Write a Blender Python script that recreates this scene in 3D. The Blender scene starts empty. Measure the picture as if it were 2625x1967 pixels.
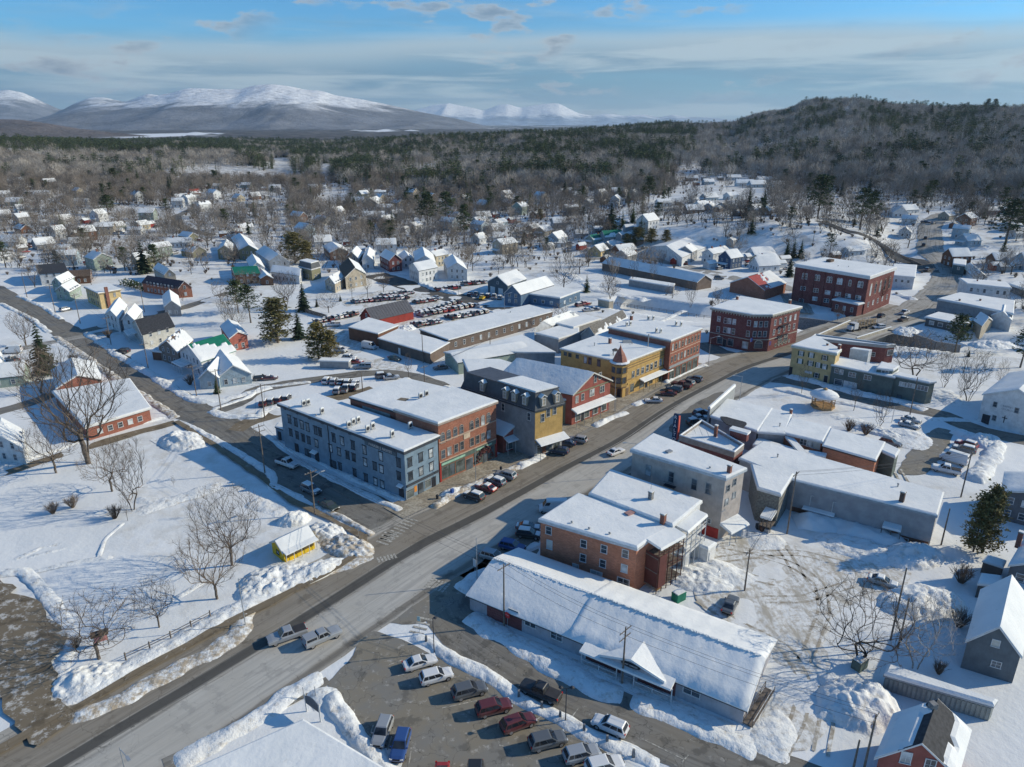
import bpy,math,random,numpy as np
from mathutils import Vector,Matrix
random.seed(7)
scene = bpy.context.scene
COL = scene.collection
PI = math.pi
# ------------------------------------------------------------------ camera
FPX = 1820.0                      # focal length in photo pixels (photo 2625 x 1967)
HCAM = 70.0
YH = 315.0                        # row of the true horizon
PITCH = math.atan((983.5 - YH) / FPX)
cam_d = bpy.data.cameras.new('camera')
cam_d.sensor_width = 36.0
cam_d.lens = 36.0 * FPX / 2625.0
cam_d.clip_start = 1.0
cam_d.clip_end = 80000.0
cam = bpy.data.objects.new('camera',cam_d)
COL.objects.link(cam)
cam.location = (0,0,HCAM)
cam.rotation_euler = (PI / 2 - PITCH,0,0)
scene.camera = cam
# ------------------------------------------------------------------ light
SUN_AZ = math.radians(9.0)        # ground direction towards the sun, from +X to +Y
SUN_EL = math.radians(26.0)
sd = bpy.data.lights.new('sun','SUN')
sd.energy = 4.3
sd.angle = math.radians(0.5)
sd.color = (1.0,0.88,0.66)
sun = bpy.data.objects.new('sun',sd)
COL.objects.link(sun)
sv = Vector((math.cos(SUN_EL) * math.cos(SUN_AZ),math.cos(SUN_EL) * math.sin(SUN_AZ),math.sin(SUN_EL)))
sun.rotation_euler = sv.to_track_quat('Z','Y').to_euler()
sun.location = (0,0,500)
scene.view_settings.view_transform = 'Standard'
scene.view_settings.look = 'None'
scene.view_settings.exposure = 0.13
scene.view_settings.gamma = 1.0
scene.view_settings.use_curve_mapping = False
try:
 scene.cycles.max_bounces = 5
 scene.cycles.diffuse_bounces = 3
 scene.cycles.glossy_bounces = 2
 scene.cycles.transmission_bounces = 2
 scene.cycles.transparent_max_bounces = 6
 scene.cycles.volume_bounces = 0
 scene.cycles.use_denoising = True
 scene.cycles.caustics_reflective = False
 scene.cycles.caustics_refractive = False
except Exception:
 pass

world = bpy.data.worlds.new('World')
scene.world = world
world.use_nodes = True
nt = world.node_tree
nt.nodes.clear()
W_ = nt.nodes.new
def wl(a,b): nt.links.new(a,b)
def wmath(op,a,b=None,c=None,clamp=False):
 n = W_('ShaderNodeMath'); n.operation = op; n.use_clamp = clamp
 for i,v in enumerate((a,b,c)):
  if v is None: continue
  if isinstance(v,(int,float)): n.inputs[i].default_value = v
  else: wl(v,n.inputs[i])
 return n.outputs[0]
def wmap(v,a,b,c=0.0,d=1.0,smooth=True):
 n = W_('ShaderNodeMapRange'); n.interpolation_type = 'SMOOTHSTEP' if smooth else 'LINEAR'
 wl(v,n.inputs['Value'])
 for k,x in zip(('From Min','From Max','To Min','To Max'),(a,b,c,d)):
  n.inputs[k].default_value = x
 return n.outputs[0]
def wmix(f,a,b):
 n = W_('ShaderNodeMix'); n.data_type = 'RGBA'
 if isinstance(f,(int,float)): n.inputs['Factor'].default_value = f
 else: wl(f,n.inputs['Factor'])
 for k,v in (('A',a),('B',b)):
  s = [i for i in n.inputs if i.name == k and i.type == 'RGBA'][0]
  if isinstance(v,tuple): s.default_value = v + (1,)
  else: wl(v,s)
 return [o for o in n.outputs if o.type == 'RGBA'][0]
sky = W_('ShaderNodeTexSky')
sky.sky_type = 'NISHITA'
sky.sun_disc = False
sky.sun_elevation = SUN_EL
sky.sun_rotation = PI / 2 - SUN_AZ
sky.altitude = 300
sky.air_density = 1.0
sky.dust_density = 0.6
sky.ozone_density = 2.0
tc = W_('ShaderNodeTexCoord')
sep = W_('ShaderNodeSeparateXYZ')
wl(tc.outputs['Generated'],sep.inputs[0])
dx,dy,dz = sep.outputs
# cloud deck seen in perspective: divide the view direction by its height
zc = wmath('MAXIMUM',dz,0.015)
zc = wmath('ADD',zc,0.06)
cu = wmath('DIVIDE',dx,zc)
cv = wmath('DIVIDE',dy,zc)
comb = W_('ShaderNodeCombineXYZ'); wl(cu,comb.inputs[0]); wl(cv,comb.inputs[1])
def wnoise(vec,sc,det,rough,stretch=(1,1,1),loc=(0,0,0),rot=0,dist=0.0):
 mp = W_('ShaderNodeMapping'); mp.inputs['Scale'].default_value = stretch
 mp.inputs['Location'].default_value = loc; mp.inputs['Rotation'].default_value = (0,0,rot)
 wl(vec,mp.inputs[0])
 n = W_('ShaderNodeTexNoise'); n.inputs['Scale'].default_value = sc
 n.inputs['Detail'].default_value = det; n.inputs['Roughness'].default_value = rough
 n.inputs['Distortion'].default_value = dist
 wl(mp.outputs[0],n.inputs['Vector'])
 return n.outputs['Fac']
az = wmath('ARCTAN2',dx,dy)
el = wmath('ARCSINE',dz)
ca = W_('ShaderNodeCombineXYZ'); wl(az,ca.inputs[0]); wl(el,ca.inputs[1])
streak = wnoise(ca.outputs[0],2.0,6,0.5,(1,11,1),(0.3,0.25,0),math.radians(-3),.4)
soft = wnoise(ca.outputs[0],1.6,3,0.45,(1,1.5,1),(4.1,0.4,0))
puff = wnoise(ca.outputs[0],13.0,5,0.55,(1,3.0,1),(2.2,1.1,0))
puffm = wnoise(ca.outputs[0],3.2,2,0.5,(1,2,1),(7.7,0.1,0))
wisp = wnoise(ca.outputs[0],3.0,6,0.6,(1,9,1),(1.3,3.1,0),math.radians(12),.6)
# a grey stratus veil with a bright lenticular upper rim, clear blue above
edge = wmath('ADD',wmath('MULTIPLY',wmath('SUBTRACT',soft,0.5),0.075),wmath('ADD',wmath('MULTIPLY',az,0.018),0.103))
d_ = wmath('SUBTRACT',edge,el)
veil = wmap(d_,-0.012,0.02)
rim = wmath('MULTIPLY',wmap(d_,-0.012,0.012),wmap(d_,0.05,0.012))
veil = wmath('MULTIPLY',veil,wmap(streak,0.20,0.55,0.62,1.0))
high = wmath('MULTIPLY',wmap(wisp,0.5,0.75),0.45)
veil = wmath('MAXIMUM',veil,high)
fine = wnoise(ca.outputs[0],5.0,6,0.6,(1,12,1),(2.3,7.1,0),math.radians(-2),.5)
band = wmap(wmath('ADD',wmath('MULTIPLY',streak,0.65),wmath('MULTIPLY',fine,0.35)),0.43,0.56)
band = wmath('MAXIMUM',band,wmath('MULTIPLY',rim,0.9))
low_ = wmap(el,0.05,0.0,0.0,0.55)
band = wmath('MAXIMUM',band,low_)
vcol = wmix(band,(1.15,1.9,2.6),(3.1,3.7,4.0))
veil = wmath('MULTIPLY',veil,0.9)
tint = W_('ShaderNodeMix'); tint.data_type = 'RGBA'; tint.blend_type = 'MULTIPLY'; tint.inputs['Factor'].default_value = 1
_s = [i for i in tint.inputs if i.type == 'RGBA']
wl(sky.outputs[0],_s[0]); _s[1].default_value = (0.30,0.66,0.94,1)
skyc = [o for o in tint.outputs if o.type == 'RGBA'][0]
c1 = wmix(veil,skyc,vcol)
pf = wmath('MULTIPLY',wmap(puff,0.52,0.62),wmap(puffm,0.48,0.58))
pf = wmath('MULTIPLY',pf,wmap(el,0.30,0.14))
pcol = wmix(wmap(puff,0.55,0.72),(3.0,3.4,3.7),(1.5,1.85,2.3))
c2 = wmix(wmath('MULTIPLY',pf,0.75),c1,pcol)
bg = W_('ShaderNodeBackground'); bg.inputs['Strength'].default_value = 0.145
wl(c2,bg.inputs[0])
ow = W_('ShaderNodeOutputWorld'); wl(bg.outputs[0],ow.inputs[0])

# ------------------------------------------------------------------ photo pixel -> place on the ground
CO = {'1': 0,'2': 640,'3': 1280,'4': 1925}
RO = {'A': 200,'B': 600,'C': 1000,'D': 1442}
def px(c,x,y): return (CO[c[1]] + x / 3.1586,RO[c[0]] + y / 3.1586)
def ray(c,x,y):
 if c is not None: x,y = px(c,x,y)
 u = (x - 1312.5) / FPX; v = -(y - 983.5) / FPX
 return Vector((u,math.cos(PITCH) + v * math.sin(PITCH),-math.sin(PITCH) + v * math.cos(PITCH)))
def at(c,x,y,z=0.0):
 d = ray(c,x,y); t = (z - HCAM) / d.z
 return Vector((d.x * t,d.y * t,z))

# ------------------------------------------------------------------ noise
_rs = np.random.RandomState(3)
_tab = _rs.rand(256,256)
def vnoise(x,y):
 x = np.asarray(x,float); y = np.asarray(y,float)
 xi = np.floor(x).astype(int); yi = np.floor(y).astype(int)
 fx = x - xi; fy = y - yi
 fx = fx * fx * (3 - 2 * fx); fy = fy * fy * (3 - 2 * fy)
 a = _tab[xi & 255,yi & 255]; b = _tab[(xi + 1) & 255,yi & 255]
 c = _tab[xi & 255,(yi + 1) & 255]; d = _tab[(xi + 1) & 255,(yi + 1) & 255]
 return (a * (1 - fx) + b * fx) * (1 - fy) + (c * (1 - fx) + d * fx) * fy
def fbm(x,y,o=4):
 s = 0; a = 0.5; t = 0
 for k in range(o):
  s = s + a * vnoise(x * 2 ** k + 17.3 * k,y * 2 ** k + 5.1 * k); t += a; a *= 0.5
 return s / t

# ------------------------------------------------------------------ terrain height
# columns by photo x, rows of (distance, height)
_prof = {
 -500: [(0,0),(520,0),(700,10),(1200,45),(1700,20),(2600,0),(9000,0)],
 0:    [(0,0),(540,0),(720,9),(1200,36),(1700,14),(2600,0),(9000,0)],
 400:  [(0,0),(600,0),(900,9),(1300,19),(1600,12),(2600,0),(9000,0)],
 800:  [(0,0),(650,0),(1000,4),(1600,5),(2400,0),(3300,10),(4500,10),(9000,0)],
 1100: [(0,0),(600,0),(900,8),(1600,24),(2200,10),(3500,8),(9000,0)],
 1400: [(0,0),(470,0),(500,5),(560,6),(750,10),(1600,42),(2300,15),(4000,0),(9000,0)],
 1700: [(0,0),(400,0),(422,12),(750,12),(1700,44),(2500,50),(3500,10),(9000,0)],
 1850: [(0,0),(396,0),(416,15),(750,15),(1900,55),(2600,30),(9000,0)],
 1980: [(0,0),(390,0),(410,16),(700,15),(1900,88),(2600,40),(9000,0)],
 2080: [(0,0),(384,0),(402,14),(650,14),(1800,108),(2600,50),(9000,0)],
 2180: [(0,0),(376,0),(392,10),(560,13),(1750,114),(2600,50),(9000,0)],
 2300: [(0,0),(385,0),(430,5),(520,12),(1700,102),(2500,50),(9000,0)],
 2400: [(0,0),(330,0),(430,7),(500,12),(1600,90),(2500,50),(9000,0)],
 2640: [(0,0),(300,0),(420,8),(500,14),(1400,88),(2500,50),(9000,0)],
 3300: [(0,0),(300,0),(420,8),(500,14),(1400,88),(2500,50),(9000,0)]}
_ux = np.array([(k - 1312.5) / FPX for k in sorted(_prof)])
_yy = np.concatenate([np.arange(0,800,4),np.arange(800,9100,50)]).astype(float)
_zz = np.array([np.interp(_yy,[a for a,b in _prof[k]],[b for a,b in _prof[k]]) for k in sorted(_prof)])
_k = np.array([1,2,3,2,1]) / 9.0
_zs = _zz.copy()
for _ in range(1):
 _p = np.pad(_zs,((0,0),(2,2)),'edge')
 _zs = sum(_p[:,i:i + _zz.shape[1]] * _k[i] for i in range(5))
river = [at('B3',1100,560,0),at('B3',1600,640,0),at('B4',100,780,0) + Vector((4,22,0)),at('B4',480,790,-4),
         at('B4',760,790,-4) + Vector((6,-3,0)),at('B4',1120,900,-4),at('B4',1600,960,-4),at('B4',2211,1000,-4),at('B4',3000,1100,-4)]
river = [Vector((p.x,p.y,0)) for p in river]
def pl_dist(X,Y,pl):
 best = np.full(np.shape(X),1e9)
 for a,b in zip(pl[:-1],pl[1:]):
  ex,ey = b.x - a.x,b.y - a.y; L2 = max(1e-9,ex * ex + ey * ey)
  t = np.clip(((X - a.x) * ex + (Y - a.y) * ey) / L2,0,1)
  best = np.minimum(best,np.hypot(X - a.x - ex * t,Y - a.y - ey * t))
 return best
def terrain(X,Y):
 X = np.asarray(X,float); Y = np.asarray(Y,float)
 D = Y * math.cos(PITCH) + 0 * X
 u = X / np.maximum(Y * math.cos(PITCH) + 24.0,1.0)
 ui = np.interp(u,_ux,np.arange(len(_ux)))
 yi = np.interp(Y,_yy,np.arange(len(_yy)))
 i0 = np.clip(ui.astype(int),0,len(_ux) - 2); j0 = np.clip(yi.astype(int),0,len(_yy) - 2)
 fu = ui - i0; fu = fu * fu * (3 - 2 * fu); fy = yi - j0
 z = (_zs[i0,j0] * (1 - fu) + _zs[i0 + 1,j0] * fu) * (1 - fy) + (_zs[i0,j0 + 1] * (1 - fu) + _zs[i0 + 1,j0 + 1] * fu) * fy
 far = np.clip((Y - 600) / 900,0,1)
 z = z + far * (fbm(X / 170,Y / 170,3) - 0.5) * 26 * (z > 1)
 d = pl_dist(X,Y,river)
 c = np.clip((13.5 - d) / 3.0,0,1)
 z = z - 4.3 * c * c * (3 - 2 * c) * (Y < 330)
 return z
def tz(x,y): return float(terrain(np.array([x]),np.array([y]))[0])
def hit(c,x,y):
 """where the line of sight through a photo point meets the terrain"""
 d = ray(c,x,y); ts = np.linspace(50,6000,6000) / d.y
 X = d.x * ts; Y = d.y * ts; Z = HCAM + d.z * ts
 below = Z < terrain(X,Y)
 k = int(np.argmax(below)) if below.any() else len(ts) - 1
 p = Vector((X[k],Y[k],0)); p.z = tz(p.x,p.y)
 return p

# ------------------------------------------------------------------ materials
MATS = {}
def node_mat(name):
 m = bpy.data.materials.new(name); m.use_nodes = True
 n = m.node_tree; b = n.nodes['Principled BSDF']
 return m,n,b
def bw(b,k,v):
 for kk in ((k,) if isinstance(k,str) else k):
  if kk in b.inputs: b.inputs[kk].default_value = v; return
def add_noise(n,sc,det=3,rough=.55,coord='pos',stretch=(1,1,1),rot=(0,0,0)):
 if coord == 'pos':
  g = n.nodes.new('ShaderNodeNewGeometry'); v = g.outputs['Position']
 elif coord == 'uv':
  g = n.nodes.new('ShaderNodeTexCoord'); v = g.outputs['UV']
 else:
  g = n.nodes.new('ShaderNodeTexCoord'); v = g.outputs['Object']
 mp = n.nodes.new('ShaderNodeMapping'); mp.inputs['Scale'].default_value = stretch; mp.inputs['Rotation'].default_value = rot
 n.links.new(v,mp.inputs[0])
 t = n.nodes.new('ShaderNodeTexNoise'); t.inputs['Scale'].default_value = sc; t.inputs['Detail'].default_value = det
 t.inputs['Roughness'].default_value = rough
 n.links.new(mp.outputs[0],t.inputs['Vector'])
 return t.outputs['Fac']
def mrange(n,v,a,b,c=0.,d=1.):
 m = n.nodes.new('ShaderNodeMapRange'); m.interpolation_type = 'SMOOTHSTEP'
 n.links.new(v,m.inputs['Value'])
 for k,x in zip(('From Min','From Max','To Min','To Max'),(a,b,c,d)): m.inputs[k].default_value = x
 return m.outputs[0]
def mixc(n,f,a,b,blend='MIX'):
 m = n.nodes.new('ShaderNodeMix'); m.data_type = 'RGBA'; m.blend_type = blend
 if isinstance(f,(int,float)): m.inputs['Factor'].default_value = f
 else: n.links.new(f,m.inputs['Factor'])
 cs = [i for i in m.inputs if i.type == 'RGBA']
 for s,v in zip(cs,(a,b)):
  if isinstance(v,tuple): s.default_value = v[:3] + (1,)
  else: n.links.new(v,s)
 return [o for o in m.outputs if o.type == 'RGBA'][0]
def mmath(n,op,a,b=None):
 m = n.nodes.new('ShaderNodeMath'); m.operation = op
 for i,v in enumerate((a,b)):
  if v is None: continue
  if isinstance(v,(int,float)): m.inputs[i].default_value = v
  else: n.links.new(v,m.inputs[i])
 return m.outputs[0]
def bump(n,b,h,strength=.5,dist=.1):
 m = n.nodes.new('ShaderNodeBump'); m.inputs['Strength'].default_value = strength; m.inputs['Distance'].default_value = dist
 n.links.new(h,m.inputs['Height']); n.links.new(m.outputs[0],b.inputs['Normal'])
def paint(name,col,rough=.75,var=.12,sc=1.2,coord='pos',metal=0.,spec=.3):
 if name in MATS: return MATS[name]
 m,n,b = node_mat(name)
 f = add_noise(n,sc,4,.6,coord)
 d = tuple(c * (1 - var * 1.6) for c in col); l = tuple(min(1,c * (1 + var)) for c in col)
 n.links.new(mixc(n,mrange(n,f,.3,.7),d,l),b.inputs['Base Color'])
 bw(b,'Roughness',rough); bw(b,'Metallic',metal); bw(b,('Specular IOR Level','Specular'),spec)
 MATS[name] = m; return m
def siding(name,col,pitch=.16):
 """painted clapboards: fine horizontal relief"""
 if name in MATS: return MATS[name]
 m,n,b = node_mat(name)
 g = n.nodes.new('ShaderNodeNewGeometry'); s = n.nodes.new('ShaderNodeSeparateXYZ')
 n.links.new(g.outputs['Position'],s.inputs[0])
 saw = mmath(n,'FRACT',mmath(n,'MULTIPLY',s.outputs[2],1 / pitch))
 f = add_noise(n,.7,4,.6); f2 = add_noise(n,5,2,.5,'pos',(1,1,.15))
 base = mixc(n,mrange(n,f,.3,.7),tuple(c * .82 for c in col),tuple(min(1,c * 1.08) for c in col))
 base = mixc(n,mrange(n,f2,.45,.75,0,.25),base,tuple(c * .6 for c in col))
 n.links.new(base,b.inputs['Base Color'])
 bump(n,b,mmath(n,'SUBTRACT',1.0,saw),.5,.02)
 bw(b,'Roughness',.7); bw(b,('Specular IOR Level','Specular'),.25)
 MATS[name] = m; return m
def brickm(name,col,mortar=(.42,.38,.34)):
 if name in MATS: return MATS[name]
 m,n,b = node_mat(name)
 g = n.nodes.new('ShaderNodeNewGeometry'); s = n.nodes.new('ShaderNodeSeparateXYZ')
 n.links.new(g.outputs['Position'],s.inputs[0])
 h = mmath(n,'SUBTRACT',mmath(n,'MULTIPLY',s.outputs[0],.73),mmath(n,'MULTIPLY',s.outputs[1],-.73))
 h2 = mmath(n,'ADD',mmath(n,'MULTIPLY',s.outputs[0],.73),mmath(n,'MULTIPLY',s.outputs[1],-.68))
 nrm = n.nodes.new('ShaderNodeSeparateXYZ'); n.links.new(g.outputs['Normal'],nrm.inputs[0])
 sel = mmath(n,'GREATER_THAN',mmath(n,'MULTIPLY',nrm.outputs[0],nrm.outputs[1]),0.0)
 mxx = n.nodes.new('ShaderNodeMix'); n.links.new(sel,mxx.inputs['Factor']); n.links.new(h,mxx.inputs[2]); n.links.new(h2,mxx.inputs[3])
 cmb = n.nodes.new('ShaderNodeCombineXYZ'); n.links.new(mxx.outputs[0],cmb.inputs[0]); n.links.new(s.outputs[2],cmb.inputs[1])
 br = n.nodes.new('ShaderNodeTexBrick'); n.links.new(cmb.outputs[0],br.inputs['Vector'])
 br.inputs['Scale'].default_value = 1.0; br.inputs['Brick Width'].default_value = .42; br.inputs['Row Height'].default_value = .16
 br.inputs['Mortar Size'].default_value = .012
 br.inputs['Color1'].default_value = tuple(c * .8 for c in col) + (1,)
 br.inputs['Color2'].default_value = tuple(min(1,c * 1.2) for c in col) + (1,)
 br.inputs['Mortar'].default_value = tuple(.5 * a + .5 * c for a,c in zip(mortar,col)) + (1,)
 f = add_noise(n,.45,4,.65)
 n.links.new(mixc(n,mrange(n,f,.3,.7,0,.45),br.outputs['Color'],tuple(c * .55 for c in col)),b.inputs['Base Color'])
 bump(n,b,br.outputs['Fac'],-.3,.01)
 bw(b,'Roughness',.88); bw(b,('Specular IOR Level','Specular'),.2)
 MATS[name] = m; return m
def snowm(name,dirt=0.0,rough_bump=.35,dirtcol=(.34,.27,.18),tracks=0.0):
 if name in MATS: return MATS[name]
 m,n,b = node_mat(name)
 f1 = add_noise(n,.18,4,.55); f2 = add_noise(n,1.7,4,.6); f3 = add_noise(n,7,3,.6)
 base = mixc(n,mrange(n,f1,.3,.7),(.70,.725,.73),(.79,.805,.80))
 if dirt > 0:
  fd = add_noise(n,.9,6,.72)
  base = mixc(n,mrange(n,fd,.62 - .32 * dirt,.80 - .25 * dirt,0,min(1,.5 + dirt * .5)),base,dirtcol)
 if tracks > 0:
  ft = add_noise(n,1.0,5,.7,'pos',(.5,.12,1),(0,0,.35))
  base = mixc(n,mrange(n,ft,.46,.66,0,tracks),base,(.40,.37,.31))
 n.links.new(base,b.inputs['Base Color'])
 h = mmath(n,'ADD',mmath(n,'MULTIPLY',f2,1.0),mmath(n,'MULTIPLY',f3,.25))
 h = mmath(n,'ADD',h,mmath(n,'MULTIPLY',add_noise(n,.3,4,.55),4))
 bump(n,b,h,rough_bump,.14)
 bw(b,'Roughness',.85); bw(b,('Specular IOR Level','Specular'),.2)
 MATS[name] = m; return m
SNOW = snowm('snow',0,.22)
SNOW_ROOF = snowm('roof_snow',.14,.3,(.46,.46,.45))
SNOW_LUMP = snowm('lumpy_snow',.40,.9,(.42,.38,.32))
SNOW_DIRTY = snowm('dirty_snow',.78,.9)
SNOW_LOT = snowm('packed_snow',.25,.45,(.47,.42,.35),.55)
SNOW_FAR = snowm('far_snow',0,.1)
def glassm(name,col=(.03,.04,.05),rough=.08):
 if name in MATS: return MATS[name]
 m,n,b = node_mat(name)
 f = add_noise(n,.55,2,.5)
 n.links.new(mixc(n,mrange(n,f,.35,.65),col,tuple(min(1,c * 2.6 + .01) for c in col)),b.inputs['Base Color'])
 bw(b,'Roughness',rough); bw(b,('Specular IOR Level','Specular'),.6)
 MATS[name] = m; return m
GLASS = glassm('window_glass',(.035,.045,.055)); CURTAIN = glassm('curtained_glass',(.22,.24,.25),.2)
SHOPGLASS = glassm('shop_glass',(.05,.06,.06),.05)
CARGLASS = glassm('car_glass',(.012,.015,.02),.04)
WHITE = paint('white_paint',(.62,.63,.63),.6,.06)
OFFW = paint('cream_trim',(.55,.53,.47),.6,.06)
DARK = paint('dark_paint',(.03,.035,.045),.6,.1)
TRIMB = paint('slate_trim',(.055,.065,.08),.6,.1)
GREYT = paint('grey_trim',(.30,.32,.33),.7,.08)
BLACK = paint('black_rubber',(.012,.012,.013),.8,.1)
METAL = paint('grey_metal',(.33,.34,.35),.45,.08,metal=.3)
POLEW = paint('weathered_pole',(.19,.155,.125),.9,.25,2)
GALV = paint('galvanised_steel',(.45,.47,.48),.4,.06,metal=.5)
WOOD = paint('new_timber',(.42,.27,.13),.8,.2,2)
WOODG = paint('grey_boards',(.17,.145,.125),.9,.3,1.5)
STONE = paint('granite',(.22,.22,.22),.85,.25,3)
CONC = paint('concrete',(.27,.25,.22),.9,.22,.8)
BARK = paint('bark',(.14,.118,.098),.95,.3,3)
BARKD = paint('dark_bark',(.062,.053,.045),.95,.3,3)
TWIG = paint('twig',(.15,.118,.092),.95,.25,.2)
BIRCH = paint('birch_bark',(.42,.38,.34),.9,.3,3)
SHINGLE = paint('dark_shingles',(.045,.048,.055),.85,.25,2)
SHINGLEB = paint('brown_shingles',(.13,.09,.065),.85,.25,2)
SHINGLEG = paint('grey_shingles',(.16,.155,.145),.85,.25,2)
METALROOF = paint('grey_metal_roof',(.13,.13,.14),.45,.1,1,metal=.4)
GREENROOF = paint('green_metal_roof',(.012,.16,.10),.5,.1,1)
REDROOF = paint('red_metal_roof',(.38,.07,.045),.5,.12,1)
def leafm(name,col):
 if name in MATS: return MATS[name]
 m,n,b = node_mat(name)
 o = n.nodes.new('ShaderNodeObjectInfo'); f = add_noise(n,.8,3,.6)
 c = mixc(n,mrange(n,f,.3,.7),tuple(x * .55 for x in col),tuple(x * 1.5 for x in col))
 c = mixc(n,mmath(n,'MULTIPLY',o.outputs['Random'],.5),c,tuple(x * 1.7 for x in (col[0] * 1.2,col[1],col[2] * .7)))
 n.links.new(c,b.inputs['Base Color']); bw(b,'Roughness',.9); bw(b,('Specular IOR Level','Specular'),.15)
 MATS[name] = m; return m
NEEDLE = leafm('conifer_needles',(.040,.060,.030))
NEEDLEY = leafm('cedar_needles',(.13,.12,.055))
SPRUCE = leafm('spruce_needles',(.020,.034,.024))

# ------------------------------------------------------------------ mesh building
class MB:
 def __init__(s): s.v = []; s.f = []
 def quad(s,a,b,c,d):
  i = len(s.v); s.v += [tuple(a),tuple(b),tuple(c),tuple(d)]; s.f.append((i,i + 1,i + 2,i + 3)); return s
 def tri(s,a,b,c):
  i = len(s.v); s.v += [tuple(a),tuple(b),tuple(c)]; s.f.append((i,i + 1,i + 2)); return s
 def hexa(s,p):      # 8 points: bottom ring 0-3 ccw, top ring 4-7
  i = len(s.v); s.v += [tuple(q) for q in p]
  s.f += [(i+3,i+2,i+1,i),(i+4,i+5,i+6,i+7),(i,i+1,i+5,i+4),(i+1,i+2,i+6,i+5),(i+2,i+3,i+7,i+6),(i+3,i,i+4,i+7)]
  return s
 def box(s,c,sz,rz=0.0):
  cx,cy,cz = c; a,b,h = sz[0] / 2,sz[1] / 2,sz[2] / 2; co,si = math.cos(rz),math.sin(rz)
  P = []
  for z in (-h,h):
   for x,y in ((-a,-b),(a,-b),(a,b),(-a,b)):
    P.append((cx + x * co - y * si,cy + x * si + y * co,cz + z))
  return s.hexa(P)
 def prism(s,poly,z0,z1,top=True,bot=False,inset=0.0):
  n = len(poly); i = len(s.v)
  up = offset(poly,-inset) if inset else poly
  s.v += [(p[0],p[1],z0) for p in poly] + [(p[0],p[1],z1) for p in up]
  for k in range(n):
   l = (k + 1) % n; s.f.append((i + k,i + l,i + n + l,i + n + k))
  if top: s.f.append(tuple(i + n + k for k in range(n)))
  if bot: s.f.append(tuple(i + k for k in reversed(range(n))))
  return s
 def bar(s,a,b,r0,r1=None,n=4,cap=True):
  a = Vector(a); b = Vector(b); r1 = r0 if r1 is None else r1
  d = b - a
  if d.length < 1e-6: return s
  d.normalize(); u = d.orthogonal().normalized(); w = d.cross(u)
  i = len(s.v)
  for c,r in ((a,r0),(b,r1)):
   for k in range(n):
    t = 2 * PI * k / n; s.v.append(tuple(c + (u * math.cos(t) + w * math.sin(t)) * r))
  for k in range(n):
   l = (k + 1) % n; s.f.append((i + k,i + l,i + n + l,i + n + k))
  if cap: s.f.append(tuple(i + n + k for k in range(n))); s.f.append(tuple(i + k for k in reversed(range(n))))
  return s
 def lathe(s,c,prof,n=12,ang0=0.0):
  i = len(s.v)
  for r,z in prof:
   for k in range(n):
    t = ang0 + 2 * PI * k / n; s.v.append((c[0] + r * math.cos(t),c[1] + r * math.sin(t),c[2] + z))
  for j in range(len(prof) - 1):
   for k in range(n):
    l = (k + 1) % n; s.f.append((i + j * n + k,i + j * n + l,i + (j + 1) * n + l,i + (j + 1) * n + k))
  s.f.append(tuple(i + (len(prof) - 1) * n + k for k in range(n)))
  return s
 def grid(s,P,nu,nv):
  i = len(s.v); s.v += [tuple(p) for p in P]
  for a in range(nu - 1):
   for b in range(nv - 1):
    s.f.append((i + a * nv + b,i + (a + 1) * nv + b,i + (a + 1) * nv + b + 1,i + a * nv + b + 1))
  return s
 def mesh(s,name,mat,smooth=False,org=None):
  me = bpy.data.meshes.new(name)
  v = s.v if org is None else [(a - org[0],b - org[1],c - org[2]) for a,b,c in s.v]
  me.from_pydata(v,[],s.f)
  if mat: me.materials.append(mat)
  if smooth: me.polygons.foreach_set('use_smooth',[True] * len(me.polygons))
  return me
 def build(s,name,mat,parent=None,smooth=False,**kw):
  org = None
  if parent is not None: org = wloc(parent)
  me = s.mesh(name,mat,smooth,org)
  return link(name,me,parent,**kw)
def wloc(o):
 v = Vector(o.location)
 while o.parent is not None: o = o.parent; v = v + Vector(o.location)
 return v
def link(name,me,parent=None,loc=(0,0,0),rz=0.0,label=None,cat=None,group=None,kind=None):
 o = bpy.data.objects.new(name,me); COL.objects.link(o)
 o.parent = parent; o.location = loc; o.rotation_euler = (0,0,rz)
 tag(o,label,cat,group,kind); return o
def tag(o,label=None,cat=None,group=None,kind=None):
 if label: o['label'] = label
 if cat: o['category'] = cat
 if group: o['group'] = group
 if kind: o['kind'] = kind
 return o
def empty(name,loc,label,cat,group=None,rz=0.0,sc=None):
 o = link(name,None,None,loc,rz,label,cat,group)
 o.empty_display_size = .5
 if sc: o.scale = (sc,sc,sc) if isinstance(sc,(int,float)) else sc
 return o
def copy_tree(o,parent=None,loc=None,rz=None,label=None,sc=None,group=None):
 c = o.copy(); COL.objects.link(c); c.parent = parent
 if loc is not None: c.location = loc
 if rz is not None: c.rotation_euler = (0,0,rz)
 if sc is not None: c.scale = (sc,sc,sc) if isinstance(sc,(int,float)) else sc
 if label: c['label'] = label
 if group: c['group'] = group
 for ch in CH.get(o.name,()): copy_tree(ch,c)
 return c
CH = {}
def reg(root):       # remember the children of a prototype once (fast copying)
 def walk(o):
  CH[o.name] = list(o.children)
  for q in o.children: walk(q)
 walk(root); return root
def area2(P): return sum(P[i][0] * P[(i + 1) % len(P)][1] - P[(i + 1) % len(P)][0] * P[i][1] for i in range(len(P)))
def ccw(P): return P if area2(P) > 0 else P[::-1]
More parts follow.
